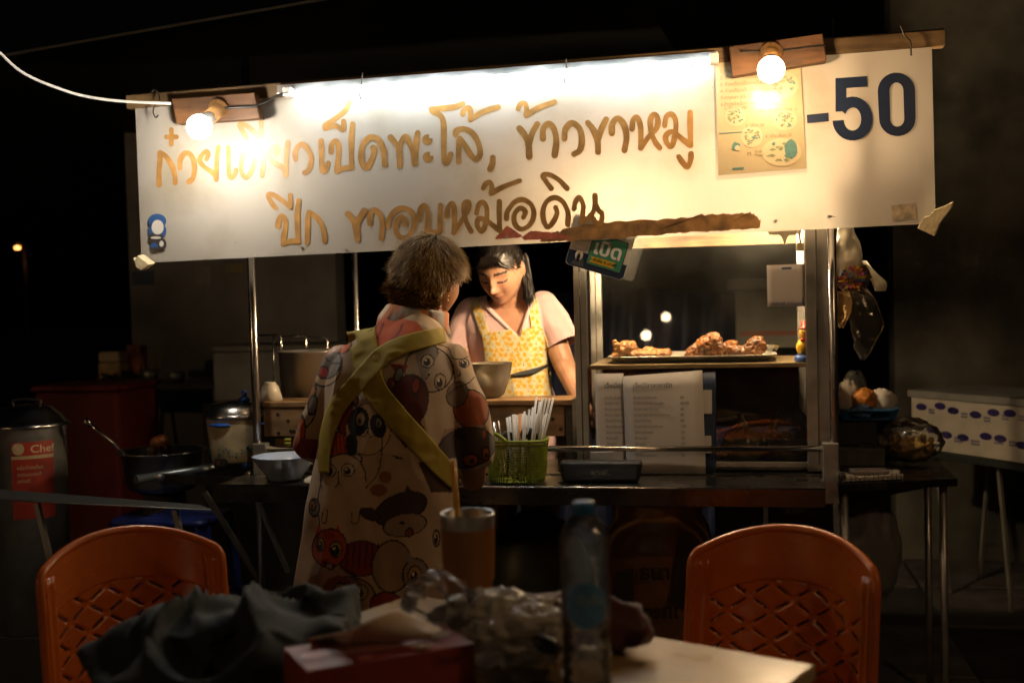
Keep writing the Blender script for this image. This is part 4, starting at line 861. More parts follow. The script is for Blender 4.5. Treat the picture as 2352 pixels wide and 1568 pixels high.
# yellow ticks hanging below the plank
for i, (x, y0, y1, lab) in enumerate(((661, 1004, 1060, 'upper strip of yellow ticks left of the customer'), (708, 1038, 1060, 'shorter strip of yellow ticks close to the customer'))):
    o = thing('tick_strip', lab, 'strip', at(x, y1, .05)); m_ = MB(); a_ = at(x-6, y1, .05); b_ = at(x+7, y0, .05); m_.box(a_[0], b_[0], .05, .053, a_[2], b_[2]); m_.build('band', BLACKP, o)
    for yy in np.arange(y0+4, y1, 8.5):
        a_ = at(x-6, yy+2, .0485); b_ = at(x+7, yy-2, .0485); m_ = MB(); m_.box(a_[0], b_[0], .046, .0485, a_[2], b_[2]); m_.build('tick', M('tick_yellow', (0.62, 0.6, 0.05), 0.4), o)
# ---- green basket with straws and cutlery
bx0, bx1 = at(1118, 1060, -0.13)[0], at(1257, 1060, -0.13)[0]; q = np.array(((bx0+bx1)/2, -0.125, ZS+0.001))
zb = at(1200, 1012, -0.19)[2]-q[2]
GB = thing('cutlery_basket', 'green woven plastic basket of straws and cutlery', 'basket', q)
GP = M('green_plastic', (0.22, 0.29, 0.025), 0.38, 0, 0.12, 20)
hw, hd_ = (bx1-bx0)/2, 0.058
def bsk(t_, z):                      # rounded-rectangle basket wall
    s_ = 0.86+0.14*(z/zb)**0.6; c_, d_ = math.cos(t_), math.sin(t_); e = 0.55
    return q+np.array((s_*hw*np.sign(c_)*abs(c_)**e, s_*hd_*np.sign(d_)*abs(d_)**e, z))
wv = MB(); T_ = np.linspace(0, 2*math.pi, 72, endpoint=False)
for i, t_ in enumerate(T_): wv.tube([bsk(t_+(0.012 if k_ % 2 else -0.012), z) for k_, z in enumerate(np.linspace(.004, zb-.012, 12))], .0016, 5)
for z in np.linspace(.012, zb-.018, 13): 
    P_ = [bsk(t_, z) for t_ in np.linspace(0, 2*math.pi, 97)]; wv.tube(P_, .0013, 5, caps=False)
tag(wv.build('weave', GP, GB), kind='stuff')
m_ = MB(); m_.tube([bsk(t_, zb-.004) for t_ in np.linspace(0, 2*math.pi, 97)], .0042, 8, caps=False); m_.tube([bsk(t_, zb-.013) for t_ in np.linspace(0, 2*math.pi, 97)], .0035, 8, caps=False); m_.build('rim', GP, GB)
m_ = MB(); loft(m_, [([tuple(bsk(t_, .002)[:2]) for t_ in T_], q[2]), ([tuple(bsk(t_, .002)[:2]) for t_ in T_], q[2]+.004)]); m_.build('bottom', GP, GB)
m_ = MB(); m_.tube(smooth_path([q+np.array((-hw*.98, -.03, zb-.01)), q+np.array((-hw*.86, -.05, zb+.018)), q+np.array((-hw*.5, -.058, zb+.016)), q+np.array((-hw*.2, -.058, zb-.004))], 6), .005, 8); m_.build('handle', GP, GB)
STR = M('white_straw', (0.78, 0.75, 0.70), 0.35); r_ = np.random.default_rng(8)
spec = [(1165+i*6.0+r_.uniform(-1.5, 1.5), 953+r_.uniform(-6, 6)) for i in range(16)]+[(1232, 912), (1240, 922), (1247, 913), (1254, 914), (1262, 915), (1271, 913), (1216, 940), (1224, 935), (1205, 945)]
for i, (x, y) in enumerate(spec):
    top = at(x, y, -0.125+r_.uniform(-.03, .03)); base = np.array((q[0]+np.clip((top[0]-q[0])*0.45, -hw*.6, hw*.6), q[1]+(top[1]-q[1])*.6, q[2]+.008)); col_ = M('orange_straw', (0.8, 0.3, 0.08), 0.35) if i == 5 else STR
    m_ = MB(); m_.tube([base, base*.5+top*.5, top], .0034, 10)
    NTH = ['first', 'second', 'third', 'fourth', 'fifth', 'sixth', 'seventh', 'eighth', 'ninth', 'tenth', 'eleventh', 'twelfth', 'thirteenth', 'fourteenth', 'fifteenth', 'sixteenth']
    lab = 'single orange paper straw among the white straws' if i == 5 else ('short white straw in the green basket, %s from the left' % NTH[i] if i < 16 else ('tall white straw at the right of the basket, %s from the left' % NTH[i-16] if i < 22 else '%s of the middling white straws behind the green basket rim' % NTH[i-22]))
    tag(m_.build('straw', col_, loc=base), lab, 'straw', 'straws in the green basket')
for i, (x, y, yt_) in enumerate(((1122, 952, 'clear'), (1136, 968, 'steel'), (1145, 965, 'steel'), (1128, 975, 'amber'))):
    top = at(x, y, -.12); base = np.array((q[0]-hw*.5+i*.008, q[1]+.01*i-.02, q[2]+.01))
    m_ = MB(); m_.tube([base, (base+top)/2, top], [.004, .0045, .006], 8, flat=.35)
    tag(m_.build('wrapped_spoon', STEEL if yt_ != 'amber' else M('amber_plastic', (0.5, 0.28, 0.12), 0.3), loc=base), ['wrapped cutlery spoon at the left end of the green basket', 'first steel cutlery spoon right of the wrapped one', 'second steel cutlery spoon leaning right', 'low amber cutlery spoon by the basket handle'][i], 'cutlery', 'cutlery in the basket')
for i, (x, y) in enumerate(((1169, 1005), (1215, 1000))):
    c_ = at(x, y, -.13); m_ = MB(); m_.sphere(c_, (.026 if i else .022, .012, .022), rotm('Y', 20)); m_.tube([c_+np.array((0, 0, -.015)), np.array((c_[0]-.01, q[1], q[2]+.012))], .005, 8)
    tag(m_.build('black_ladle', BLACKP, loc=(c_[0]-.01, q[1], q[2]+.01)), ['smaller black ladle head by the basket handle', 'larger black ladle head under the straws'][i], 'ladle', 'ladles in the basket')
# ---- speaker
sx0, sx1 = at(1286, 1090, -0.13)[0], at(1477, 1090, -0.13)[0]; zs0 = ZS+0.002; zs1 = at(1380, 1058, -0.13)[2]
SPK = thing('loudspeaker', 'black wireless loudspeaker with a small logo on the serving shelf', 'loudspeaker', ((sx0+sx1)/2, -.13, zs0))
m_ = MB()
lev = []
for t_ in np.linspace(0, 1, 9):
    z = zs0+(zs1-zs0)*t_; ins = 0.008*abs(t_-.5)*2+0.004*math.sin(math.pi*t_)*0; e = .012*(1-t_)
    lev.append((rrect(sx0+e*.9+(.006 if t_ in (0, 1) else 0), sx1-e*.9-(.006 if t_ in (0, 1) else 0), -.155+(.004 if t_ in (0, 1) else 0), -.105, .012), z))
loft(m_, lev); m_.build('body', M('speaker_rubber', (0.012, 0.012, 0.013), 0.5, 0, .2, 60, .3, 400), SPK)
m_ = MB(); m_.prism(rrect(sx0+.016, sx1-.016, zs0+.01, zs1-.01, .01), lambda a_, b_, t_: (a_, t_, b_), -.158, -.1555); m_.build('grille', M('speaker_grille', (0.018, 0.018, 0.02), 0.4, .3, .3, 200, .8, 900), SPK)
P_, F_ = text_mesh('BOSE', 1.0, lambda a_, b_: at(1352+a_*17, 1092-b_*15-a_*0.3, -.16), .03, 'LEFT', .35); m_ = MB(); m_.add(P_, F_)
m_.add([at(x, y, -.16) for x, y in ((1350, 1092.5), (1352, 1090.5), (1404, 1089.6), (1404, 1091))], [(0, 1, 2, 3)]); m_.build('logo', M('logo_silver', (0.5, 0.5, 0.5), 0.3, .8), SPK, fix=False)
m_ = MB(); m_.obox(at(1382, 1047, -.09), (.032, .004, .012), rotm('Z', 4)); tag(m_.build('ticket_stub', M('ticket', (0.55, 0.6, 0.62), 0.6, 0, .1, 60), loc=at(1382, 1054, -.09)), 'torn pale ticket stub standing behind the loudspeaker', 'ticket')

# ================================================================== RIGHT SIDE OF THE STALL
zT = 0.745
f0, f1 = atz(1925, 1112, zT), atz(2199, 1099, zT); bk = atz(2150, 1052, zT)-f1
T1 = thing('side_table', 'steel side table at the right end of the stall', 'table', (f0+f1)/2*np.array((1, 1, 0)))
m_ = MB(); m_.add([f0, f1, f1+bk, f0+bk], [(0, 1, 2, 3)]); o = m_.build('table_top', SHM, T1); o.modifiers.new('t', 'SOLIDIFY').thickness = 0.02
for p_ in (f0+bk*.1+(f1-f0)*.06, f1-(f1-f0)*.1+bk*.12, f1+bk*.9-(f1-f0)*.1):
    m_ = MB(); m_.tube([p_-np.array((0, 0, .02)), np.array((p_[0], p_[1], 0.014))], .011, 12); m_.build('leg', STEELD, T1)
m_ = MB(); m_.bar(atz(1810, 1172, .66), atz(2140, 1122, .66)+np.array((0, .1, 0)), .018, .022); m_.build('crossbar', MATS['dark_rusty_steel'], T1)
def on(x, y, z=zT): q = atz(x, y, z); return q
# notebook
nb = thing('spiral_notebook', 'spiral bound notebook on the front edge of the side table', 'notebook', on(2005, 1106)+np.array((0, 0, .002)))
a_, b_ = on(1938, 1108), on(2075, 1102); d_ = np.array((0, .11, 0)); up_ = np.array((0, 0, .014))
m_ = MB(); m_.add([a_+(0, 0, .002), b_+(0, 0, .002), b_+d_+(0, 0, .002), a_+d_+(0, 0, .002), a_+up_, b_+up_, b_+d_+up_, a_+d_+up_], [(3, 2, 1, 0), (4, 5, 6, 7), (0, 1, 5, 4), (1, 2, 6, 5), (2, 3, 7, 6), (3, 0, 4, 7)]); m_.build('pages', M('grey_pages', (0.34, 0.32, 0.28), 0.7, 0, .2, 60), nb, bevel=.001)
for i in range(13):
    c_ = a_+(b_-a_)*(.04+.92*i/12)+np.array((0, .004, .009)); m_ = MB(); m_.tube([c_+np.array((0, .009*math.cos(t_), .009*math.sin(t_))) for t_ in np.linspace(0, 2*math.pi, 14)], .0011, 6, caps=False); m_.build('ring', STEEL, nb)
m_ = MB(); m_.obox(a_+(b_-a_)*.45+np.array((0, .05, .021)), (.05, .03, .006), rotm('Z', 6)); tag(m_.build('pen_case', M('grey_case', (0.2, 0.17, 0.17), 0.4, 0, .3, 40), loc=a_+(b_-a_)*.45+np.array((0, .05, .015)), bevel=.003), 'flat grey pen case lying on the spiral notebook', 'case')
# boxes and tray behind it
q = on(1950, 1078); m_ = MB(); m_.box(q[0]-.06, q[0]+.11, q[1]+.06, q[1]+.2, zT+.001, zT+.055); tag(m_.build('grey_carton', M('grey_carton', (0.12, 0.11, 0.09), 0.8, 0, .3, 30), loc=(q[0], q[1]+.1, zT), bevel=.003), 'low grey carton on the side table', 'carton')
q2 = np.array((q[0]+.02, q[1]+.16, zT+.056)); m_ = MB(); m_.box(q2[0]-.08, q2[0]+.075, q2[1]-.05, q2[1]+.07, zT+.056, zT+.135); tag(m_.build('dark_crate', M('dark_crate', (0.02, 0.02, 0.022), 0.6, 0, .3, 30), loc=q2, bevel=.004), 'dark crate stacked on the grey carton', 'crate')
# dark vegetables
for i, (x, y) in enumerate(((1955, 1040), (1985, 1035), (2008, 1045))):
    c_ = at(x, y, q[1]+.10); m_ = MB(); m_.sphere((0, 0, 0), (.028, .026, .024), nu=18, nv=12); V = m_.verts(); m_.V = [V*(1+.18*vnoise(V, 60, i))[:, None]+c_]
    tag(m_.build('lime', M('dark_lime', (0.04, 0.055, 0.015), 0.5, 0, .4, 40), loc=c_), ['leftmost dark green fruit on the grey carton', 'middle dark green fruit on the grey carton', 'rightmost dark green fruit on the grey carton'][i], 'fruit', 'fruit on the carton')
# blue basket with packets
zb1 = zT+.136; qb = np.array((q2[0]+.05, q2[1]+.0, zb1)); BB = thing('blue_basket', 'shallow blue plastic basket full of packets', 'basket', qb)
BP = M('blue_basket_plastic', (0.015, 0.10, 0.26), 0.4); hx, hy, hh = .085, .075, .03
m_ = MB(); m_.tube([qb+np.array((x, y, hh)) for x, y in rrect(-hx, hx, -hy, hy, .02)+[rrect(-hx, hx, -hy, hy, .02)[0]]], .0045, 8, caps=False); m_.build('rim', BP, BB)
m_ = MB(); m_.box(qb[0]-hx*.9, qb[0]+hx*.9, qb[1]-hy*.9, qb[1]+hy*.9, qb[2]+.001, qb[2]+.004); m_.build('bottom', BP, BB)
for i, (x, y) in enumerate(rrect(-hx, hx, -hy, hy, .02, 8)):
    m_ = MB(); m_.bar(qb+np.array((x*.9, y*.9, .002)), qb+np.array((x, y, hh)), .004, .003, (1, 0, 0.3)); m_.build('slat', BP, BB)
for i, (dx, dy, dz, r_, mt, lab) in enumerate(((-.055, 0, .055, (.035, .03, .05), M('tissue_pack', (0.6, 0.52, 0.45), 0.5, 0, .2, 20), 'cream packet at the left of the blue basket'), (-.01, -.02, .05, (.035, .03, .035), M('orange_sweets', (0.7, 0.26, 0.05), 0.4, 0, .7, 40), 'orange and yellow sweet packets in the blue basket'), (.045, 0, .045, (.042, .035, .035), M('white_napkins', (0.66, 0.6, 0.55), 0.6, 0, .1, 20), 'crumpled white napkins at the right of the blue basket'), (-.03, .04, .095, (.035, .03, .04), BAGF, 'clear puffed bag on top of the basket'), (-.02, -.045, .02, (.032, .02, .022), M('blue_white_packet', (0.12, 0.2, 0.42), 0.4, 0, .6, 60), 'blue and white packet at the basket front'))):
    bag('packet', lab, 'packet', qb+np.array((dx, dy, dz+.006)), r_, 30+i, mt, .45, False, nu=26, nv=18)
# clear bag of yellow food
q = on(2100, 1072); FB = thing('snack_bag', 'clear plastic bag of yellow fried snacks on the side table', 'bag', q)
c_ = q+np.array((0, .08, .055)); bag('film', None, None, c_+np.array((0, 0, .012)), (.088, .06, .066), 41, BAGF, .35, False, FB)
m_ = MB(); m_.sphere((0, 0, 0), (.07, .045, .036), nu=40, nv=26); V = m_.verts(); m_.V = [V*(1+.25*fbm(V, 50, 4))[:, None]+c_+np.array((0, 0, -.012))]; m_.build('snacks', M('fried_snack', (0.58, 0.36, 0.11), 0.6, 0, .5, 60, .6, 120), FB)
for i in range(26):
    r2 = np.random.default_rng(100+i); p_ = c_+np.array((r2.uniform(-.065, .065), r2.uniform(-.035, .0), r2.uniform(-.02, .028))); m_ = MB(); m_.sphere(p_, r2.uniform(.006, .012), nu=8, nv=6); m_.build('snack', MATS['fried_snack'], FB)
# hanging bags on the right post
HB = thing('hanging_bag', 'bright plastic bag tied at the top of the right post', 'bag', at(1948, 530, .06))
m_ = MB()
def sheetbag(prof, Y0, seed, thick=.03, n=26):
    """hanging bag from left/right outline"""
    P_ = []
    for (xl_, xr_, y_) in prof:
        row = []
        for t_ in np.linspace(0, 2*math.pi, n, endpoint=False):
            x = (xl_+xr_)/2+(xr_-xl_)/2*math.cos(t_); dep = thick*math.sin(t_)
            row.append(at(x, y_, Y0)+np.array((0, dep, 0)))
        P_.append(row)
    P_ = np.array(P_); sh = P_.shape; V = P_.reshape(-1, 3); V = V+np.stack([.006*vnoise(V, 45, seed), .012*vnoise(V, 30, seed+1), .004*vnoise(V, 50, seed+2)], 1)
    return V.reshape(sh)
def dense(prof, n=5):
    p_ = np.array(prof, float); return [tuple(v) for v in smooth_path(p_, n)]
m_.grid(sheetbag(dense([(1926, 1956, 500), (1924, 1968, 540), (1921, 1980, 580), (1918, 1986, 612), (1922, 1976, 636)]), .07, 3), cv=True); m_.build('film', film('bright_bag', (0.9, 0.86, 0.75), .8, (0.85, 0.78, 0.64), 1, .2, 1.45, .4, 40), HB)
m_ = MB(); m_.grid(sheetbag(dense([(1890, 1902, 500), (1889, 1903, 600), (1890, 1902, 680), (1893, 1900, 740)]), .1, 9, .01), cv=True); tag(m_.build('blue_strip_bag', M('blue_cream_bag', (0.4, 0.42, 0.38), 0.4, 0, .6, 14), loc=at(1896, 600, .1)), 'narrow folded bag hanging between cabinet and right post', 'bag')
SB = thing('straw_bundle', 'round bundle of colourful straws wrapped in clear film', 'straw bundle', at(1956, 640, .04))
cols = [(0.7, 0.42, 0.03), (0.65, 0.07, 0.12), (0.12, 0.2, 0.55), (0.75, 0.55, 0.08), (0.55, 0.12, 0.3), (0.7, 0.2, 0.04)]
cs = at(1957, 637, .05); k_ = 0
for i in range(-3, 4):
    for j in range(-3, 4):
        dx, dz = (i+.5*(j % 2))*.0105, j*.0092
        if dx*dx+dz*dz > .036**2: continue
        c_ = cs+np.array((dx, 0, dz)); ax = np.array((dx*.5+.012, .07, dz*.4)); m_ = MB()
        tube_pts = [c_-np.array((0, .012, 0))-ax*.12, c_+ax]; m_.tube(tube_pts, .0046, 8, caps=True); m_.build('straw', M('straw_col_%d' % (k_ % 6), cols[k_ % 6], 0.35), SB); k_ += 1
bag('wrap', None, None, cs+np.array((.004, .03, 0)), (.046, .055, .044), 61, BAGF, .2, False, SB)
m_ = MB(); m_.grid(sheetbag(dense([(1908, 1950, 668), (1906, 1956, 700), (1910, 1950, 730), (1918, 1935, 752)]), .12, 15, .03), cv=True); tag(m_.build('tan_bag', film('tan_bag', (0.8, .62, .4), .7, (0.7, 0.5, 0.28), 1, .25, 1.45, .3, 30), loc=at(1930, 700, .12)), 'tan bulging bag hanging below the straw bundle', 'bag')
m_ = MB(); m_.grid(sheetbag(dense([(1950, 1992, 660), (1948, 2016, 700), (1950, 2030, 745), (1962, 2012, 790), (1975, 1990, 826)]), .14, 21, .015), cv=True); tag(m_.build('empty_bag', film('empty_clear_bag', (0.96, .96, .93), .1, (0.5, 0.47, 0.38), 1, .15, 1.5, .5, 18), loc=at(1990, 740, .14)), 'limp clear empty bag hanging right of the post', 'bag')
m_ = MB(); m_.grid(sheetbag(dense([(1975, 1990, 600), (1985, 2018, 628), (2000, 2034, 648), (2010, 2036, 668)]), .13, 25, .012), cv=True); tag(m_.build('bag_knot', MATS['bright_bag'], loc=at(2010, 640, .13)), 'crumpled bag end sticking out beside the straw bundle', 'bag')
m_ = MB(); q = at(1896, 790, .12); m_.sphere(q, (.014, .02, .04)); m_.tube([q+np.array((0, 0, .038)), q+np.array((0, 0, .06))], .006, 10); tag(m_.build('teal_bottle', M('teal_bottle', (0.01, 0.10, 0.14), 0.25), loc=q), 'small teal bottle hanging behind the right post', 'bottle')

# printed white boxes at the back right
bl0, br0 = at(2094, 1036, 1.75), at(2440, 1066, 1.15); tl0, tr0 = at(2094, 893, 1.75), at(2440, 924, 1.15)
zb_, zt2 = (bl0[2]+br0[2])/2, (tl0[2]+tr0[2])/2
WB = thing('printed_box', 'long white foam box with blue oval print behind the side table', 'box', ((bl0[0]+br0[0])/2, 1.45, zb_))
ax = (br0-bl0)*np.array((1, 1, 0)); Lx = np.linalg.norm(ax); ax = ax/Lx; nrm = np.array((ax[1], -ax[0], 0)); bx = np.array((bl0[0], bl0[1], 0))
def wb(s_, z, o_=0.0): return bx+ax*s_+nrm*o_+np.array((0, 0, z))
m_ = MB(); m_.add([wb(0, zb_), wb(Lx, zb_), wb(Lx, zb_, -.4), wb(0, zb_, -.4), wb(0, zt2-.03), wb(Lx, zt2-.03), wb(Lx, zt2-.03, -.4), wb(0, zt2-.03, -.4)], [(3, 2, 1, 0), (4, 5, 6, 7), (0, 1, 5, 4), (1, 2, 6, 5), (2, 3, 7, 6), (3, 0, 4, 7)]); m_.build('body', M('white_foam_box', (0.62, 0.58, 0.48), 0.75, 0, .15, 10, .1, 60), WB, bevel=.004)
m_ = MB(); m_.add([wb(-.01, zt2-.03, .012), wb(Lx, zt2-.03, .012), wb(Lx, zt2-.03, -.41), wb(-.01, zt2-.03, -.41), wb(-.01, zt2, .012), wb(Lx, zt2, .012), wb(Lx, zt2, -.41), wb(-.01, zt2, -.41)], [(3, 2, 1, 0), (4, 5, 6, 7), (0, 1, 5, 4), (1, 2, 6, 5), (2, 3, 7, 6), (3, 0, 4, 7)]); m_.build('lid', M('grey_foam_lid', (0.28, 0.28, 0.26), 0.7, 0, .2, 10), WB, bevel=.004)
OV = M('blue_oval_print', (0.035, 0.025, 0.16), 0.6, 0, .3, 40); LN = M('blue_line_print', (0.12, 0.11, 0.24), 0.6)
H = zt2-.03-zb_
for i in range(9):
    for row, vz in ((0, .82), (1, .36)):
        s_ = Lx*(.08+.125*i+(.06 if row else 0)+.018*math.sin(i*2.3+row))
        if s_ > Lx-.05: continue
        z = zb_+H*(vz+.05*math.sin(i*1.7+row*2)); m_ = MB(); m_.add([wb(s_+.03*math.cos(t_), z+.0145*math.sin(t_), .002) for t_ in np.linspace(0, 2*math.pi, 20, endpoint=False)], [tuple(range(20))]); m_.build('oval_print', OV, WB, fix=False)
        for q_ in range(2):
            for w_ in range(4):
                m_ = MB(); x0_ = s_+.042+w_*.011; z0_ = z-.012-q_*.012; m_.add([wb(x0_, z0_, .002), wb(x0_+.008, z0_, .002), wb(x0_+.008, z0_+.008, .002), wb(x0_, z0_+.008, .002)], [(0, 1, 2, 3)])
                if w_ < 3 or row: m_.build('line_print', LN, WB, fix=False)
sp_ = MB(); sp_.add([wb(0, zb_-.03, .01), wb(Lx, zb_-.03, .01), wb(Lx, zb_-.03, -.42), wb(0, zb_-.03, -.42), wb(0, zb_-.002, .01), wb(Lx, zb_-.002, .01), wb(Lx, zb_-.002, -.42), wb(0, zb_-.002, -.42)], [(3, 2, 1, 0), (4, 5, 6, 7), (0, 1, 5, 4), (1, 2, 6, 5), (2, 3, 7, 6), (3, 0, 4, 7)])
BT = thing('back_table', 'dark folding table carrying the white printed box', 'table', wb(Lx/2, 0, -.2)); sp_.build('table_top', M('dark_green_table', (0.03, 0.04, 0.035), 0.6), BT, bevel=.003)
for s_ in (.12, .55):
    for o_ in (-.05, -.35): m_ = MB(); m_.bar(wb(s_*Lx, zb_-.03, o_), wb(s_*Lx+.06*(1 if o_ > -.1 else -1), .016, o_), .014, .014); m_.build('leg', M('pale_table_leg', (0.22, 0.21, 0.18), 0.5), BT)

# ================================================================== UNDER THE STALL
q = atz(1515, 1500, 0.0); yk = 0.12
KB = thing('printed_sack', 'brown printed sack bag standing under the stall', 'sack', (at(1515, 1300, yk)[0], yk, 0))
cx_ = at(1515, 1300, yk)[0]; hwk = (at(1640, 1300, yk)[0]-at(1392, 1300, yk)[0])/2; ztk = at(1515, 1165, yk)[2]
P_ = []
for z, s_ in ((0.014, .95), (.1, 1.02), (.25, 1.03), (.4, 1.0), (ztk-.12, .98), (ztk-.06, .9), (ztk-.02, .8), (ztk+.02, .86)):
    P_.append([(cx_+hwk*s_*np.sign(math.cos(t_))*abs(math.cos(t_))**.6, yk+.12*s_*np.sign(math.sin(t_))*abs(math.sin(t_))**.6, z) for t_ in np.linspace(0, 2*math.pi, 40, endpoint=False)])
P_ = np.array(P_); V = P_.reshape(-1, 3); V = V+np.stack([.01*vnoise(V, 14, 3), .012*vnoise(V, 18, 4), .004*vnoise(V, 20, 5)], 1)
m_ = MB(); m_.grid(V.reshape(P_.shape), cv=True); m_.build('bag', M('brown_sack', (0.20, 0.085, 0.02), 0.3, 0, .35, 8, .2, 20), KB)
yf_ = yk-.122
for (poly) in ([(1415, 1310), (1455, 1305), (1455, 1400), (1415, 1402)], [(1560, 1240), (1590, 1255), (1590, 1400), (1540, 1380)]):
    m_ = MB(); m_.add([at(x, y, yf_-.014) for x, y in poly], [tuple(range(len(poly)))]); m_.build('dark_print', M('sack_black', (0.025, 0.016, 0.01), 0.5), KB, fix=False)
m_ = MB()
ptxt(m_, 'ธนา', 1468, 1330, 46, yf_-.016, 0, .03); m_.build('lettering', MATS['sack_black'], KB, fix=False); m_ = MB(); ptxt(m_, 'osกเ', 1475, 1418, 46, yf_-.016, 0, .03); m_.build('lettering', MATS['sack_black'], KB, fix=False)
wbq = at(1990, 1380, .2); bag('carrier_bag', 'white carrier bag hanging under the side table', 'bag', at(1995, 1265, .18), (.085, .06, .15), 71, film('dull_white_bag', (0.7, .7, .7), .85, (0.4, 0.4, 0.4), .6, .4, 1.4, .4, 20), .3, False)
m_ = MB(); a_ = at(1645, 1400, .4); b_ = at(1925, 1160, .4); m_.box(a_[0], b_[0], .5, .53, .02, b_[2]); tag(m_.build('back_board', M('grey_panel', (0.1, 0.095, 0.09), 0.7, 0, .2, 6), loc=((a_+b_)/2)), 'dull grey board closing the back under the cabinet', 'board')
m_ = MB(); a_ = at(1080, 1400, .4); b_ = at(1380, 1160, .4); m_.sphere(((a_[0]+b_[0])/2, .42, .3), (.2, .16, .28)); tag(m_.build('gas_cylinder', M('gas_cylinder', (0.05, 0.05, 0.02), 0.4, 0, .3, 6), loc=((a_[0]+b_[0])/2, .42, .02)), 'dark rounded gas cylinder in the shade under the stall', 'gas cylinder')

# ================================================================== LEFT OF THE STALL
yk = 0.22; q = at(72, 1200, yk); rk = .122
SK_ = thing('steam_pot', 'large steel pot with domed lid and red label at the left edge', 'pot', (q[0], yk, .2))
z1 = at(72, 985, yk-rk)[2]; z2 = at(72, 905, yk)[2]
m_ = MB(); m_.lathe([(.001, .2), (rk, .2), (rk, z1-.01), (rk+.004, z1)], (q[0], yk, 0), 56); pb = m_.build('body', STEELD, SK_)
m_ = MB(); m_.lathe([(rk+.016, z1), (rk+.017, z1+.006), (rk+.004, z1+.012), (rk*.92, z1+.034), (rk*.72, z1+.052), (rk*.68, z1+.060), (rk*.4, z1+.068), (.001, z1+.07)], (q[0], yk, 0), 56); lidk = m_.build('lid', STEEL, SK_)
m_ = MB(); m_.tube(smooth_path([(q[0]-.05, yk, z1+.066), (q[0]-.045, yk, z1+.085), (q[0]+.045, yk, z1+.085), (q[0]+.05, yk, z1+.066)], 5), .005, 8); m_.build('handle', BLACKP, lidk)
def kp(u, z, o_=.0015): th = math.radians(-60+u); return (q[0]+(rk+o_)*math.cos(th), yk+(rk+o_)*math.sin(th), z)
zl0, zl1 = z1-.30, z1-.045
def kpatch(nm, u0, u1, z0, z1_, mat, o_):
    m_ = MB(); m_.grid([[kp(u, z, o_) for z in (z0, z1_)] for u in np.linspace(u0, u1, 14)]); m_.build(nm, mat, pb)
LR = M('label_red', (0.30, 0.03, 0.015), 0.5, 0, .3, 20)
kpatch('label', -22, 42, zl1-.045, zl1, LR, .0012); kpatch('label', -22, 42, zl1-.056, zl1-.046, M('label_cream', (0.42, 0.32, 0.18), 0.5, 0, .2, 20), .0012); kpatch('label', -22, 42, zl0, zl1-.057, LR, .0012)
m_ = MB(); P_, F_ = text_mesh('Chef', 1.0, lambda a_, b_: kp(6+a_*19, zl1-.036+b_*.036, .0026), .01); m_.add(P_, F_)
for i, s_ in enumerate(('หม้อก๋วยเตี๋ยว', 'สแตนเลสแท้', 'อย่างดี')): P_, F_ = text_mesh(s_, 1.0, lambda a_, b_: kp(-14+a_*7, zl1-.09-i*.022+b_*.016, .0026)); m_.add(P_, F_)
m_.build('lettering', M('label_print', (0.5, 0.38, 0.25), 0.5), pb, fix=False)
m_ = MB(); m_.add([kp(-11+9*math.cos(t_), zl1-.022+.02*math.sin(t_), .0024) for t_ in np.linspace(0, 2*math.pi, 20, endpoint=False)], [tuple(range(20))]); m_.build('emblem', MATS['label_cream'], pb, fix=False)
# stand under the pot
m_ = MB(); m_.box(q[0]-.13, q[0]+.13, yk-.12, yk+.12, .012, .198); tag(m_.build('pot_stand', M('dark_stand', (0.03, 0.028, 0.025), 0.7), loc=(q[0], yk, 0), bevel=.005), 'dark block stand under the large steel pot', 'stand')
# wide aluminium pan with pork and ladle
q = at(376, 1150, .36); rp = .135; z1 = at(376, 1035, .36)[2]
AP = MB(); c_ = (q[0], .36, z1-.13); AP.lathe([(.001, 0), (rp*.8, 0), (rp*.9, .02), (rp, .125), (rp+.014, .13), (rp+.014, .134), (rp-.004, .13), (rp*.88, .03), (.001, .02)], c_, 56); tag(AP.build('wide_pan', M('pan_aluminium', (0.5, 0.5, 0.48), .32, 1.0, .2, 10, .05, 120), loc=c_), 'wide aluminium pan left of the rice cooker', 'pan')
m_ = MB(); m_.lathe([(.001, 0), (.09, 0), (.11, .04), (.001, .041)], (q[0], .36, .012), 24); m_.cyl((q[0], .36, .05), (q[0], .36, z1-.132), .07); tag(m_.build('charcoal_stove', M('stove_clay', (0.06, 0.04, 0.03), .8), loc=(q[0], .36, .012)), 'dark clay stove carrying the wide pan', 'stove')
m_ = MB(); m_.chain([at(352, 1085, .27), at(350, 1040, .27), at(356, 1015, .28), at(372, 1008, .30), at(378, 1030, .32)], [.014, .012, .016, .018, .014]); lump('pork_leg', m_, DUCK, 'braised pork piece hanging over the rim of the wide pan', 'pork leg', .003, .004, 60, 8)
m_ = MB(); a_, b_ = at(200, 968, .22), at(300, 1052, .3); m_.tube([a_, b_], .0055, 10); m_.tube([a_-(b_-a_)*.06, a_+(b_-a_)*.1], .011, 10); m_.sphere(b_+(b_-a_)*.12, (.035, .03, .02)); tag(m_.build('ladle', STEEL, loc=b_), 'long steel ladle leaning out of the wide pan', 'ladle')
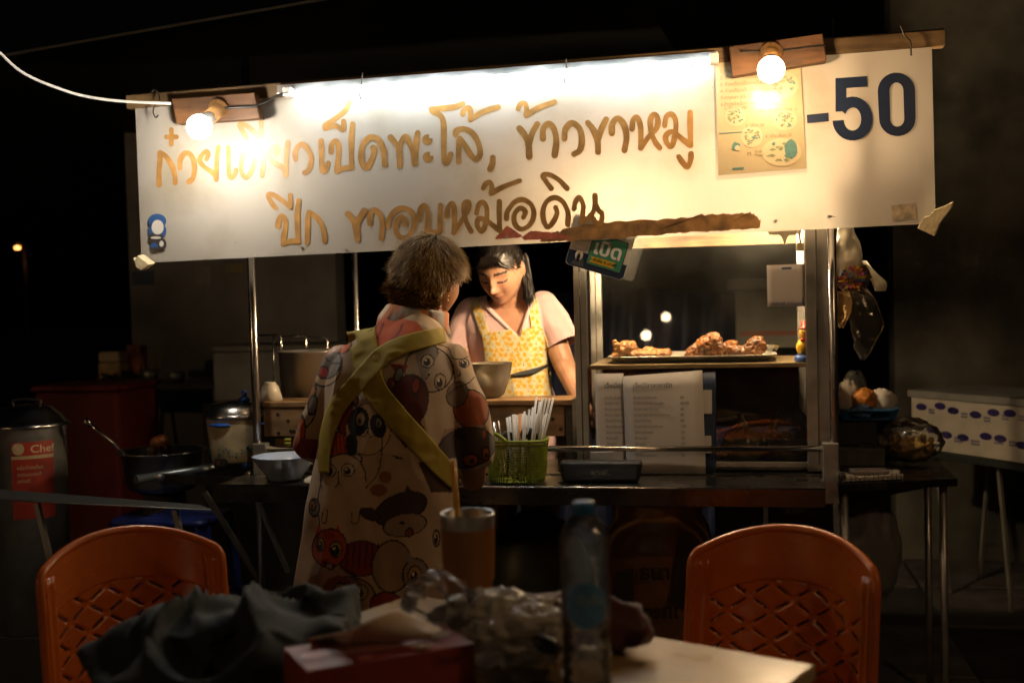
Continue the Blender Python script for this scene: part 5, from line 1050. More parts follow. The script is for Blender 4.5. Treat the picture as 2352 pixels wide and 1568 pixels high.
# folding table in front
g0, g1 = atz(-60, 1142, .735), atz(485, 1168, .735); bk_ = (atz(440, 1152, .735)-g1)*.6
LTb = thing('folding_table', 'low folding table with a pale edge before the left pots', 'table', (g0+g1)/2*np.array((1, 1, 0)))
m_ = MB(); m_.add([g0, g1, g1+bk_, g0+bk_+np.array((0, .1, 0))], [(0, 1, 2, 3)]); o = m_.build('table_top', M('grey_laminate', (0.035, 0.034, 0.03), 0.6, 0, .2, 10), LTb); o.modifiers.new('t', 'SOLIDIFY').thickness = .005
m_ = MB(); m_.tube([g0+np.array((0, -.002, -.003)), (g0+g1)/2+np.array((0, -.003, -.003)), g1+np.array((0, -.002, -.003))], .0022, 8); m_.build('edge_trim', M('trim', (0.28, 0.28, 0.25), .4, .5), LTb)
for p_ in (g1-(g1-g0)*.12+bk_*.5, g0+(g1-g0)*.3+bk_*.5): m_ = MB(); m_.bar(p_-np.array((0, 0, .014)), np.array((p_[0]+.15, p_[1], .015)), .014, .014); m_.build('leg', STEELD, LTb)
# blue stools below
for i, (x, lab) in enumerate(((410, 'nearer dark blue plastic stool under the folding table'), (340, 'farther dark blue plastic stool at the left of the first'))):
    q = at(x+18, 1180, .12+i*.22); ST_ = thing('plastic_stool', lab, 'stool', (q[0], q[1], .014), 'blue stools'); BS = M('blue_stool', (0.012, 0.025, 0.14), .4)
    zt3 = q[2]; m_ = MB(); loft(m_, [(rrect(q[0]-.12, q[0]+.12, q[1]-.12, q[1]+.12, .03), zt3-.02), (rrect(q[0]-.115, q[0]+.115, q[1]-.115, q[1]+.115, .03), zt3)]); m_.build('seat', BS, ST_)
    for sx_ in (-1, 1):
        for sy_ in (-1, 1): m_ = MB(); m_.bar((q[0]+sx_*.1, q[1]+sy_*.1, zt3-.02), (q[0]+sx_*.13, q[1]+sy_*.13, .014), .05, .02); m_.build('leg', BS, ST_)
# back left: red cooler, table with containers, foam panel
q0 = at(85, 1150, 1.5); q1 = at(268, 884, 1.5)
RCo = thing('red_cooler', 'large dark red cooler box in the shade behind the left pots', 'cooler', ((q0[0]+q1[0])/2, 1.7, .012))
m_ = MB(); m_.box(q0[0], q1[0], 1.5, 1.9, .012, q1[2]-.03); m_.build('body', M('cooler_red', (0.12, 0.012, 0.009), .5, 0, .2, 6), RCo, bevel=.02); m_ = MB(); m_.box(q0[0]-.01, q1[0]+.01, 1.49, 1.91, q1[2]-.029, q1[2]); m_.build('lid', MATS['cooler_red'], RCo, bevel=.01)
yb_ = 2.3; q0 = at(140, 884, yb_); q1 = at(492, 884, yb_)
BKT = thing('prep_table', 'dark table with containers behind the stall on the left', 'table', ((q0[0]+q1[0])/2, yb_+.2, .012))
m_ = MB(); m_.box(q0[0], q1[0], yb_, yb_+.45, q0[2]-.03, q0[2]); m_.build('table_top', M('dark_table', (0.07, 0.065, 0.055), .4, 0, .2, 10), BKT, bevel=.003)
for x in (q0[0]+.06, q1[0]-.06):
    m_ = MB(); m_.bar((x, yb_+.05, q0[2]-.03), (x+.1, yb_+.05, .013), .02, .02); m_.build('leg', BLACKP, BKT); m_ = MB(); m_.bar((x, yb_+.4, q0[2]-.03), (x-.1, yb_+.4, .013), .02, .02); m_.build('leg', BLACKP, BKT)
zbk = q0[2]+.001
def bk(x, y=875): p_ = at(x, y, yb_+.12); p_[2] = zbk; return p_
p_ = bk(262); JR = thing('storage_jar', 'cream lidded plastic jar on the back table', 'jar', p_)
m_ = MB(); m_.box(p_[0]-.065, p_[0]+.065, p_[1]-.05, p_[1]+.05, zbk, zbk+.115); m_.build('body', M('jar_amber', (0.6, 0.42, 0.2), .35, 0, .3, 20), JR, bevel=.01); m_ = MB(); m_.box(p_[0]-.06, p_[0]+.06, p_[1]-.052, p_[1]+.052, zbk+.116, zbk+.17); m_.build('lid', M('jar_lid', (0.75, 0.62, 0.4), .5), JR, bevel=.012)
p_ = bk(292); m_ = MB(); m_.box(p_[0]-.03, p_[0]+.05, p_[1]+.06, p_[1]+.14, zbk, zbk+.2); tag(m_.build('tissue_carton', M('red_white_carton', (0.42, 0.12, 0.06), .6, 0, .6, 9), loc=p_, bevel=.003), 'red and white carton beside the cream jar', 'carton')
for i, (x, r_, h_, mt, lab) in enumerate(((345, .055, .07, STEELD, 'small steel bowl with utensils on the back table'), (405, .06, .055, STEELD, 'empty steel bowl at the right of the back table'))):
    p_ = bk(x); m_ = MB(); m_.lathe([(.001, 0), (r_*.6, 0), (r_, h_), (r_-.003, h_), (r_*.55, .005), (.001, .005)], p_, 28); tag(m_.build('steel_bowl', mt, loc=p_), lab, 'bowl')
for i, (x, dx) in enumerate(((335, -.02), (348, .02), (360, .04))):
    p_ = bk(x); m_ = MB(); m_.tube([p_+np.array((0, 0, .02)), p_+np.array((dx, 0, .15+.01*i))], .005, 8); tag(m_.build('utensil', M('wood_utensil', (0.35, 0.22, 0.1), .6), loc=p_+np.array((0, 0, .02))), ['leaning wooden utensil, left one in the back bowl', 'middle wooden utensil in the back bowl', 'right wooden utensil in the back bowl'][i], 'utensil', 'utensils in the back bowl')
p_ = bk(285, 880); HBs = thing('herb_bunch', 'bunch of dark green herbs on the back table', 'herbs', p_); r_ = np.random.default_rng(4); m_ = MB()
for i in range(160):
    c_ = p_+np.array((r_.normal(0, .05), -.04+r_.normal(0, .02), abs(r_.normal(.02, .018)))); d1 = r_.normal(0, .012, 3); d2 = r_.normal(0, .008, 3); m_.add([c_-d1, c_+d2, c_+d1, c_-d2], [(0, 1, 2, 3)])
tag(m_.build('leaves', M('herb_green', (0.03, 0.06, 0.015), .6), HBs), kind='stuff')
q0 = at(490, 925, 1.6); q1 = at(760, 800, 1.6); m_ = MB(); m_.box(q0[0], q1[0], 1.6, 1.95, q0[2], q1[2]-.01); fo = thing('foam_cooler', 'grey foam cooler box behind the rice cooker', 'cooler', ((q0[0]+q1[0])/2, 1.75, q0[2])); m_.build('body', M('grey_foam', (0.24, 0.24, 0.22), .8, 0, .12, 12, .1, 80), fo, bevel=.012); m_ = MB(); m_.box(q0[0]-.005, q1[0]+.005, 1.595, 1.955, q1[2]-.009, q1[2]+.02); m_.build('lid', MATS['grey_foam'], fo, bevel=.01)
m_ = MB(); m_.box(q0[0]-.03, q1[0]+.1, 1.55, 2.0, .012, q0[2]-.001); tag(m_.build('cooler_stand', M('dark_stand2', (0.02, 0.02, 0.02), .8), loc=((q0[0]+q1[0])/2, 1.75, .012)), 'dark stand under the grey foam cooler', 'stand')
# small far street lamp
q = at(40, 569, 9.0); SL = thing('street_lamp', 'far orange street lamp glowing at the left edge', 'lamp', (q[0], 9.0, 0))
m_ = MB(); m_.tube([(q[0], 9.15, .0), (q[0], 9.15, q[2]+.1)], .04, 10); m_.build('pole', BLACKP, SL); m_ = MB(); m_.tube([(q[0], 9.15, q[2]+.1), (q[0], 8.95, q[2]+.06)], .03, 8); m_.build('arm', BLACKP, SL)
m_ = MB(); m_.sphere(q, (.034, .034, .022), nu=14, nv=8); m_.build('bulb', emit('street_glow', (1, .36, .08), 6), SL)

# ================================================================== FOREGROUND
ZT = 0.75
C_ = atz(1875, 1525, ZT); E_ = atz(1490, 1458, ZT); tu = (E_-C_)/np.linalg.norm(E_-C_); tv = np.array((-tu[1], tu[0], 0.0)); tv = -tv if tv[1] > 0 else tv
def tb_(a, b, z=ZT): return np.array((C_[0], C_[1], 0))+tu*a+tv*b+np.array((0, 0, z))
DT = thing('dining_table', 'worn laminate dining table corner in the right foreground', 'table', tb_(.37, .3, 0))
m_ = MB(); cr_ = [tb_(a, b) for a, b in ((0, 0), (.75, 0), (.75, .6), (0, .6))]
m_.add([p-np.array((0, 0, .022)) for p in cr_]+cr_, [(3, 2, 1, 0), (4, 5, 6, 7), (0, 1, 5, 4), (1, 2, 6, 5), (2, 3, 7, 6), (3, 0, 4, 7)])
m_.build('table_top', M('table_laminate', (0.36, 0.25, 0.13), 0.36, 0, .3, 7, .04, 50, .12), DT, bevel=.003)
for a, b in ((.05, .05), (.7, .05), (.05, .55), (.7, .55)):
    m_ = MB(); m_.tube([tb_(a, b, ZT-.022), tb_(a, b, .0155)], .013, 12); m_.build('leg', STEELD, DT)
m_ = MB()
for a0, b0, a1, b1 in ((0, 0, .75, 0), (0, 0, 0, .6)):
    pass

# ---- chairs: moulded plastic, pierced lattice back
CH = M('orange_chair_plastic', (0.50, 0.115, 0.014), 0.26, 0, .12, 6, .02, 150, .06)
def make_chair(label):
    root = thing('plastic_chair', label, 'chair', (0, 0, 0), 'orange plastic chairs'); R = .255; half = .207
    top = lambda s: .795-.055*(abs(s)/half)**2.0
    def bp(s, z, off=0.0):
        th = s/R; r = R+off; y = .21-R+r*math.cos(th)+.16*(z-.45); return np.array((r*math.sin(th), y, z))
    ns, nz = 172, 132
    S = np.linspace(-half, half, ns); V = []; idx = {}
    ZZ = np.array([[.44+(top(s)-.44)*j/(nz-1) for j in range(nz)] for s in S])
    SS = np.repeat(S[:, None], nz, 1)
    dx, dz = .043, .029                      # half diagonals of one diamond
    a = SS/dx+(ZZ-.6)/dz; b = SS/dx-(ZZ-.6)/dz
    fa, fb = a/2-np.floor(a/2), b/2-np.floor(b/2)      # cell coordinates
    da, db = np.minimum(fa, 1-fa), np.minimum(fb, 1-fb)
    win = (np.abs(SS) < half-.038) & (ZZ < np.array([[top(s)-.098 for _ in range(nz)] for s in S])) & (ZZ > .475)
    slot = win & (((da < .075) & (fb > .2) & (fb < .8)) | ((db < .075) & (fa > .2) & (fa < .8)))
    edge = np.minimum(da, db)
    off = np.where(win, -.0035+.0035*np.clip((edge-.07)/.06, 0, 1), 0.0)
    for i in range(ns):
        for j in range(nz): V.append(bp(SS[i, j], ZZ[i, j], -off[i, j]*0+(0.0035 if win[i, j] else 0)+off[i, j]*-1*0.6))
    F = []
    for i in range(ns-1):
        for j in range(nz-1):
            if slot[i:i+2, j:j+2].mean() > .5: continue
            k = i*nz+j; F.append((k, k+nz, k+nz+1, k+1))
    m_ = MB(); m_.add(V, F, True); o = m_.build('backrest', CH, root, fix=False); sd = o.modifiers.new('t', 'SOLIDIFY'); sd.thickness = .005; sd.offset = 0
    # rolled rim over the top and down both sides
    path = [bp(-half, z, .004) for z in np.linspace(.30, top(half)-.012, 10)]+[bp(s, top(s), .004) for s in np.linspace(-half+.012, half-.012, 40)]+[bp(half, z, .004) for z in np.linspace(top(half)-.012, .30, 10)]
    m_ = MB(); m_.tube(smooth_path(path, 2), .0095, 12); m_.build('rim', CH, root)
    for sx in (-1, 1):
        P = [[bp(sx*(half-t_), z, .006*math.sin(math.pi*t_/.036)-.001) for t_ in np.linspace(0, .036, 7)] for z in np.linspace(.32, top(half)-.006, 24)]
        m_ = MB(); m_.grid(P); o = m_.build('back_stile', CH, root); o.modifiers.new('t', 'SOLIDIFY').thickness = .008
        m_ = MB(); m_.tube([bp(sx*half, .36, .004), np.array((sx*.19, .22, .2)), np.array((sx*.215, .25, .0155))], [.014, .017, .015], 10); m_.build('leg', CH, root)
        m_ = MB(); m_.tube([np.array((sx*.19, -.19, .43)), np.array((sx*.2, -.21, .2)), np.array((sx*.21, -.23, .0155))], [.016, .017, .015], 10); m_.build('leg', CH, root)
    m_ = MB(); G = []
    for u in np.linspace(-1, 1, 24):
        G.append([(u*.205, -.22+.42*v, .44-.018*math.cos(u*1.4)*math.sin(math.pi*min(1, v*1.05))-.02*max(0, .15-v)/.15) for v in np.linspace(0, 1, 24)])
    m_.grid(G); o = m_.build('seat', CH, root); o.modifiers.new('t', 'SOLIDIFY').thickness = .008
    m_ = MB(); m_.tube([(-.2, -.215, .425), (.2, -.215, .425)], .012, 10); m_.build('seat_front', CH, root)
    return root
ch1 = make_chair('orange plastic chair at the left, partly behind the dark cloth')
def put(o, x, y, D, a):
    c = atd(x, y, D); a = math.radians(a); d = np.array((-math.sin(a)*.21, math.cos(a)*.21, 0)); o.location = (c[0]-d[0], c[1]-d[1], 0.0); o.rotation_euler = (0, 0, a)
put(ch1, 297, 1260, 2.43, 46)
ch2 = copy_tree(ch1, label='orange plastic chair at the right, behind the bare table corner'); put(ch2, 1804, 1260, 2.27, -24)

# ---- water bottle
q = atz(1350, 1588, ZT); q[2] = ZT+.001; hB = .253
BO = thing('water_bottle', 'half full clear water bottle with blue cap on the table', 'bottle', q)
pr = [(.001, .006), (.018, .004), (.026, .001), (.031, .006), (.0325, .016), (.031, .026), (.0325, .034), (.0312, .044), (.0325, .052), (.031, .064), (.0325, .074), (.031, .084), (.031, .088), (.0332, .094), (.0332, .150), (.031, .156), (.0325, .163), (.031, .170), (.0325, .178), (.0315, .186), (.033, .194), (.0325, .204), (.029, .216), (.021, .228), (.0135, .235), (.0125, .238), (.0125, .24)]
PET = film('bottle_plastic', (0.98, .99, .99), .08, (.75, .8, .82), 1.0, .06, 1.7, .5, 45)
m_ = MB(); m_.lathe(pr, q, 40); m_.build('shell', PET, BO)
m_, nt_, b_ = newmat('water'); b_.inputs['Base Color'].default_value = (.97, .99, 1, 1); b_.inputs['Transmission Weight'].default_value = 1.0; b_.inputs['Roughness'].default_value = 0.0; b_.inputs['IOR'].default_value = 1.33
m_ = MB(); m_.lathe([(.001, .0065)]+[(r-.0008, z) for r, z in pr[2:11]]+[(.0302, .086), (.0302, .09), (.001, .09)], q, 36); m_.build('water', MATS['water'], BO)
m_ = MB(); m_.lathe([(.001, .253), (.012, .253), (.0145, .25), (.0148, .236), (.0135, .235)], q, 32); cp = m_.build('cap', M('cap_blue', (0.02, 0.13, 0.32), .35), BO)
m_ = MB(); m_.lathe([(.0138, .229), (.0165, .230), (.0165, .2325), (.0138, .2335)], q, 28); m_.build('neck_ring', PET, BO)
def bpx(u, z): th = math.radians(-90+8+u); return q+np.array((.0338*math.cos(th), .0338*math.sin(th), z))
m_ = MB(); n = 30; ring = [(math.cos(t_), math.sin(t_)) for t_ in np.linspace(0, 2*math.pi, n, endpoint=False)]
for k_, (rs, cc) in enumerate(((1.0, 'a'),)):
    G = [[bpx(48*math.cos(t_)*r_, .122+.030*math.sin(t_)*r_) for t_ in np.linspace(0, 2*math.pi, 28)] for r_ in np.linspace(.02, 1, 6)]
    m_.grid(G); lb = m_.build('label', M('label_blue', (0.09, 0.26, 0.5), .4, 0, .25, 40), BO)
m_ = MB(); P_, F_ = text_mesh('น้ำดื่ม', 1.0, lambda a_, b_: np.array((0, 0, 0))+q+np.array((.0345*math.cos(math.radians(-82+(a_-.75)*30)), .0345*math.sin(math.radians(-82+(a_-.75)*30)), .124+b_*.016)), .01); m_.add(P_, F_); m_.build('lettering', M('label_pale', (.35, .42, .48), .4), lb, fix=False)
# ---- steel tumbler with straw
q = atz(1080, 1449, ZT); q[2] = ZT+.001
TU = thing('tumbler', 'tall orange tumbler with a steel rim', 'tumbler', q); ht = .187
m_ = MB(); m_.lathe([(.001, 0), (.034, 0), (.036, .006), (.037, .075), (.0405, .085), (.0425, .165)], q, 44); m_.build('body', M('tumbler_orange', (0.27, 0.11, 0.025), .42, 0, .1, 20, .05, 300), TU)
m_ = MB(); m_.lathe([(.0425, .165), (.043, .186), (.0425, .188), (.0405, .186), (.039, .1), (.001, .095)], q, 44); m_.build('rim', STEELD, TU)
m_ = MB(); a_ = atd(1040, 1055, 1.80); b_ = q+np.array((-.012, 0, .1)); m_.tube([b_, a_], .0045, 12); tag(m_.build('drinking_straw', M('yellow_straw', (0.62, 0.30, 0.02), .4), loc=b_), 'single yellow drinking straw standing in the tumbler', 'straw')
# ---- tissue box with paper
zt_b = .81; A, B, Cc = atz(574, 1498, zt_b), atz(706, 1541, zt_b), atz(1091, 1476, zt_b); ux = (Cc-B); uy = (A-B); uy = uy-ux*np.dot(uy, ux)/np.dot(ux, ux); uy = uy/np.linalg.norm(uy)*.115
TBX = thing('tissue_box', 'dark red tissue box in the foreground', 'tissue box', (B+ux*.5+uy*.5)*np.array((1, 1, 0))+np.array((0, 0, ZT)))
dn = np.array((0, 0, ZT+.001-zt_b)); m_ = MB(); m_.add([B+dn, B+ux+dn, B+ux+uy+dn, B+uy+dn, B, B+ux, B+ux+uy, B+uy], [(3, 2, 1, 0), (4, 5, 6, 7), (0, 1, 5, 4), (1, 2, 6, 5), (2, 3, 7, 6), (3, 0, 4, 7)])
m_.build('carton', M('tissue_carton_red', (0.26, 0.035, 0.03), .5, 0, .2, 12), TBX, bevel=.002)
def bxp(s, t, z=.0012): return B+ux*s+uy*t+np.array((0, 0, z))
m_ = MB(); m_.add([bxp(.5+.3*math.cos(t_), .5+.27*math.sin(t_)) for t_ in np.linspace(0, 2*math.pi, 28, endpoint=False)], [tuple(range(28))]); m_.build('slot', M('slot_pale', (.3, .12, .1), .6), TBX)
for i, (s, t, rr, mt) in enumerate(((.12, .5, .09, 'pk1'), (.86, .55, .1, 'pk2'), (.35, .12, .05, 'pk1'), (.7, .15, .06, 'pk2'))):
    m_ = MB(); m_.add([bxp(s+rr*math.cos(t_), t+rr*1.6*math.sin(t_), .0016) for t_ in np.linspace(0, 2*math.pi, 14, endpoint=False)], [tuple(range(14))]); m_.build('flower_print', M('tissue_'+mt, (.5, .16, .14) if mt == 'pk1' else (.42, .28, .12), .4), TBX, fix=False)
nf = np.cross(ux, (0, 0, 1.)); nf /= np.linalg.norm(nf); nf = nf if nf[1] < 0 else -nf
P_, F_ = text_mesh('Cherish', 1.0, lambda a_, b_: B+ux*(.72+a_*.062)+np.array((0, 0, -.022+b_*.02))+nf*.0012, .0, 'LEFT', .3); m_ = MB(); m_.add(P_, F_); m_.build('lettering', M('tissue_text', (.10, .02, .02), .4), TBX, fix=False)
# tissue sheet: rises from the slot to a peak and falls to the left
prof_l = [(703, 1468), (735, 1478), (800, 1500), (850, 1495)]
G = []; r_ = np.random.default_rng(2)
for u in np.linspace(0, 1, 26):
    top = np.array([np.interp(u, [0, .35, .72, .8, 1], [703, 800, 893, 917, 1015]), np.interp(u, [0, .35, .72, .8, 1], [1466, 1447, 1402, 1398, 1444])])
    bot = np.array([np.interp(u, [0, .4, .8, 1], [735, 800, 880, 985]), np.interp(u, [0, .4, .8, 1], [1490, 1492, 1482, 1462])]); row = []
    for v in np.linspace(0, 1, 12):
        p2 = bot*(1-v)+top*v; row.append(atd(p2[0], p2[1], 1.56+.03*math.sin(u*9)*v-.02*v+.02*math.sin(v*3+u*4)))
    G.append(row)
m_ = MB(); m_.grid(G); o = m_.build('tissue_sheet', M('tissue_paper', (.72, .60, .50), .8, 0, .05, 10), loc=bxp(.5, .5)); o.modifiers.new('t', 'SOLIDIFY').thickness = .001; tag(o, 'pale tissue sheet standing up from the tissue box', 'tissue')
# ---- cloths
def cloth(name, mb, mat, label, cat, amp, sc, seed, vox=.007):
    me = remeshed(mb, vox, 16); V = verts_of(me); N_ = np.array([v.normal for v in me.vertices])
    wv_ = V+.05*np.stack([vnoise(V, 7, seed+20), vnoise(V, 7, seed+21), vnoise(V, 7, seed+22)], 1)
    A_ = wv_@np.array(((.8, .5, .2), (-.2, .35, .3), (.3, -.4, .9)))
    f = 1.9*(1-np.abs(vnoise(A_, sc, seed)))**4+.8*(1-np.abs(vnoise(A_[:, [1, 2, 0]], sc*1.9, seed+3)))**3-.3
    V = V+N_*(amp*(f-.6))[:, None]; c = np.array((V[:, 0].mean(), V[:, 1].mean(), V[:, 2].min()))
    me.vertices.foreach_set('co', (V-c).ravel()); me.update(); me.materials.append(mat); o = bpy.data.objects.new(name, me); COL.objects.link(o); o.location = c; return tag(o, label, cat)
FAB = M('dark_teal_fabric', (0.008, 0.015, 0.017), .9, 0, .25, 30, .3, 400, sheen=.1)
m_ = MB()
def ell(x, y, D, r): m_.sphere(atd(x, y, D), r, nu=24, nv=16)
ell(360, 1530, 1.72, (.085, .09, .10)); ell(330, 1480, 1.74, (.03, .06, .05)); ell(480, 1520, 1.72, (.10, .10, .085)); ell(620, 1500, 1.70, (.10, .09, .075)); ell(740, 1450, 1.80, (.058, .07, .045)); ell(570, 1430, 1.86, (.1, .05, .04)); ell(430, 1600, 1.66, (.12, .1, .08)); ell(330, 1600, 1.70, (.05, .09, .1)); ell(600, 1580, 1.64, (.1, .08, .07)); m_.chain([atd(690, 1420, 1.84), atd(770, 1415, 1.82), atd(815, 1440, 1.8)], [.03, .03, .02])
cloth('dark_jacket', m_, FAB, 'crumpled dark teal jacket heaped at the left of the table', 'jacket', .020, 12, 5)
MAR = M('maroon_fabric', (0.085, 0.02, 0.015), .95, 0, .2, 30, .4, 400, sheen=.5)
m_ = MB(); ell(1180, 1425, 1.74, (.045, .04, .028)); ell(1250, 1405, 1.74, (.06, .045, .035)); ell(1320, 1415, 1.72, (.06, .05, .04)); ell(1400, 1430, 1.71, (.05, .05, .035)); m_.chain([atd(1390, 1408, 1.71), atd(1450, 1440, 1.69), atd(1484, 1455, 1.68)], [.03, .024, .017])
cloth('maroon_hat', m_, MAR, 'folded maroon felt cloth behind the water bottle', 'cloth', .008, 18, 9, .006)
# ---- glass dish on the jacket
DG = film('dish_glass', (.9, .92, .9), .04, (.5, .5, .45), 1, .05, 1.55)
q = atd(515, 1462, 1.70); R_ = rotm('Y', -20)@rotm('X', 18); m_ = MB(); m_.lathe([(.02, 0), (.038, .008), (.048, .028), (.0495, .031), (.046, .030), (.036, .012), (.02, .004)], q-np.array((0, 0, .012)), 36, R_); tag(m_.build('glass_dish', DG, loc=q), 'small tilted glass dish lying on the dark jacket', 'dish')
# ---- plastic bags
q = atd(1010, 1385, 1.66); WRAP = film('cellophane', (.98, .98, .98), .02, (.8, .8, .8), 1, .05, 1.6, .8, 22)
def crumple(name, label, c, r, seed, mat, cat, freq=2.6, amp=.35, flat=False, nu=64, nv=40):
    m_ = MB(); m_.sphere((0, 0, 0), r, nu=nu, nv=nv); V = m_.verts(); d = V/np.array(r)
    q_ = 1-np.abs(vnoise(d, freq, seed))-.5*np.abs(vnoise(d, freq*2.1, seed+7))-.3*np.abs(vnoise(d, freq*4.3, seed+11)); V = V*(.75+amp*q_)[:, None]
    V[:, 2] = np.maximum(V[:, 2], -r[2]*.8); m_.V = [V+np.asarray(c)]; m_.S = [False]*len(m_.S) if flat else m_.S
    return tag(m_.build(name, mat, loc=np.asarray(c)-np.array((0, 0, r[2]*.8))), label, cat)
crumple('cellophane_wrap', 'crackly clear cellophane dome beside the tumbler', q, (.052, .05, .047), 3, WRAP, 'wrap', 1.9, .4, True, 22, 15)
q = atz(1150, 1520, ZT)+np.array((.0, .03, .04)); WBM = film('white_carrier', (.85, .82, .76), .88, (.80, .75, .66), .7, .3, 1.25, .3, 25)
crumple('white_bag', 'crumpled white plastic bag behind the tissue box', q, (.105, .075, .05), 6, WBM, 'bag', 2.4, .5)
q2 = atd(1225, 1425, 1.63); crumple('white_bag_twist', 'twisted white bag handle at the right of the crumpled bag', q2, (.045, .03, .022), 8, WBM, 'bag', 2.2, .5)
q2 = atd(1255, 1478, 1.58); m_ = MB(); m_.sphere(q2, (.022, .014, .012), rotm('Y', 20)); tag(m_.build('dark_scrap', BLACKP, loc=q2), 'small dark scrap in the opening of the white bag', 'scrap')
q2 = atz(1230, 1560, ZT); m_ = MB(); G = [[atz(1175+u*160, 1548+v*40-14*math.sin(u*4), ZT)+np.array((0, 0, .003+.012*math.sin(u*3.0)*math.sin(v*2.5+.3)+.004*math.sin(u*11))) for v in np.linspace(0, 1, 10)] for u in np.linspace(0, 1, 22)]
m_.grid(G); o = m_.build('film_scrap', film('film_scrap', (.9, .88, .8), .12, (.5, .42, .3), 1, .12, 1.5), loc=q2); tag(o, 'flat piece of clear film lying left of the bottle', 'wrap')

# ---- two unseen bulbs added as fill, then two far bulbs mirrored in the glass
for i, (p, s, lab) in enumerate((((-3.7, -4.3, 2.4), 470, 'unseen warm bulb added as fill, left of the viewer'), ((1.9, -2.0, 2.1), 170, 'unseen warm bulb added as fill, right of the viewer'))):
    p = np.array(p); o = thing('offscreen_bulb', lab, 'lamp', p+np.array((0, 0, .1)), 'bulbs of neighbouring stalls'); m_ = MB(); m_.sphere(p, .045); m_.build('bulb', emit('fill_glow_%d' % i, (1, .6, .28), s), o)
    m_ = MB(); m_.tube([p+np.array((0, 0, .04)), p+np.array((0, 0, .12))], .02, 12); m_.build('socket', BLACKP, o); m_ = MB(); m_.tube([p+np.array((0, 0, .12)), p+np.array((0, 0, 1.2))], .004, 6); m_.build('cord', BLACKP, o)

for i, (x, y, yy, lab) in enumerate(((1530, 728, -8.0, 'small far bulb low across the street, mirrored in the cabinet glass'), (1484, 770, -6.5, 'second far bulb across the street, mirrored lower in the glass'))):
    p0_ = at(x, y, yF+.0225); d_ = p0_-CAM; p_ = p0_+np.array((d_[0], -d_[1], d_[2]))*((p0_[1]-yy)/d_[1]); o = thing('offscreen_bulb', lab, 'lamp', (p_[0], p_[1], 0), 'bulbs of neighbouring stalls')
    m_ = MB(); m_.sphere(p_, .04, nu=14, nv=10); m_.build('bulb', emit('far_glow_%d' % i, (1, .75, .45), 40), o); m_ = MB(); m_.tube([(p_[0], p_[1], .0), (p_[0], p_[1], p_[2]-.03)], .012, 8); m_.build('stand', BLACKP, o)

# ================================================================== PEOPLE
def proj(V):
    d = np.asarray(V)-CAM; z = d@fwd; return 1176+FPX*(d@rgt)/z, 784-FPX*(d@upv)/z
def ring_loft(mb, levels, n=40, e=.8):
    """closed body volume from (y, xl, xr, depth plane, half depth) levels"""
    P = []
    for (y, xl_, xr_, Y0, hd) in levels:
        a, b = at(xl_, y, Y0), at(xr_, y, Y0); c = (a+b)/2; h = (b-a)/2
        P.append([c+h*np.sign(math.cos(t))*abs(math.cos(t))**e+np.array((0, hd*np.sign(math.sin(t))*abs(math.sin(t))**e, 0)) for t in np.linspace(0, 2*math.pi, n, endpoint=False)])
    base = mb.n; mb.grid(np.array(P), cv=True); m = len(P)
    mb.F.append(tuple(base+i for i in range(n))); mb.S.append(True); mb.F.append(tuple(base+(m-1)*n+i for i in reversed(range(n)))); mb.S.append(True)
def dens(levels, k=4): return [tuple(v) for v in smooth_path(np.array(levels, float), k)]
def bvh_of(me): return BVHTree.FromPolygons([v.co[:] for v in me.vertices], [p.vertices[:] for p in me.polygons])
def drape(mb, G, bvh, off, fallback=3.0, col=None):
    """lay a grid given in picture units on a body surface"""
    P = []; 
    for row in G:
        r = []
        for (x, y) in row:
            d = ray(x, y); d = d/np.linalg.norm(d); h = bvh.ray_cast(Vector(CAM), Vector(d))
            r.append(None if h[0] is None else np.array(h[0])-d*off)
        P.append(r)
    n_ = len(P); ok = [i for i in range(n_) if any(q is not None for q in P[i])]
    for i_, r in enumerate(P):
        if i_ not in ok: continue
        near = [k for k in range(len(r)) if r[k] is not None]; dep0 = {k: np.dot(r[k]-CAM, fwd) for k in near}
        for j in range(len(r)):
            if r[j] is None:
                k = min(near, key=lambda q_: abs(q_-j)); x, y = G[i_][j]; r[j] = CAM+ray(x, y)*((dep0[k]+.012)/FPX)
    for i_ in list(range(ok[0]-1, -1, -1)): P[i_] = [q+np.array((0, .02, -.006)) for q in P[i_+1]]
    for i_ in range(ok[-1]+1, n_): P[i_] = [q+np.array((0, .02, -.006)) for q in P[i_-1]]
    P = np.array(P)
    for _ in range(2):                       # relax the depth a little
        D = (P-CAM)@fwd; Ds = D.copy(); Ds[1:-1] = (D[:-2]+D[1:-1]+D[2:])/3; P = CAM+(P-CAM)*(Ds/D)[..., None]
    mb.grid(P, col=col); return P
def ribbon(mb, path, w, bvh, off, n=8, across=7):
    c = smooth_path(path, n); T = np.gradient(c, axis=0); T /= np.linalg.norm(T, axis=1)[:, None]; N_ = np.stack([-T[:, 1], T[:, 0]], 1); W = np.interp(np.linspace(0, 1, len(c)), np.linspace(0, 1, len(w)), w)
    return drape(mb, [[tuple(c[i]+N_[i]*W[i]*s) for s in np.linspace(-.5, .5, across)] for i in range(len(c))], bvh, off)
def crease(mb, seed):
    V = mb.V[-1]; mb.V[-1] = V-fwd*(.0045*(1-np.abs(vnoise(V*np.array((1, 1, 1.6)), 22, seed))*2)*.6+.0012*vnoise(V, 60, seed+1))[:, None]
SKIN = M('skin', None, .48, 0, .12, 30, .08, 250, attr='Col', sss=.18)
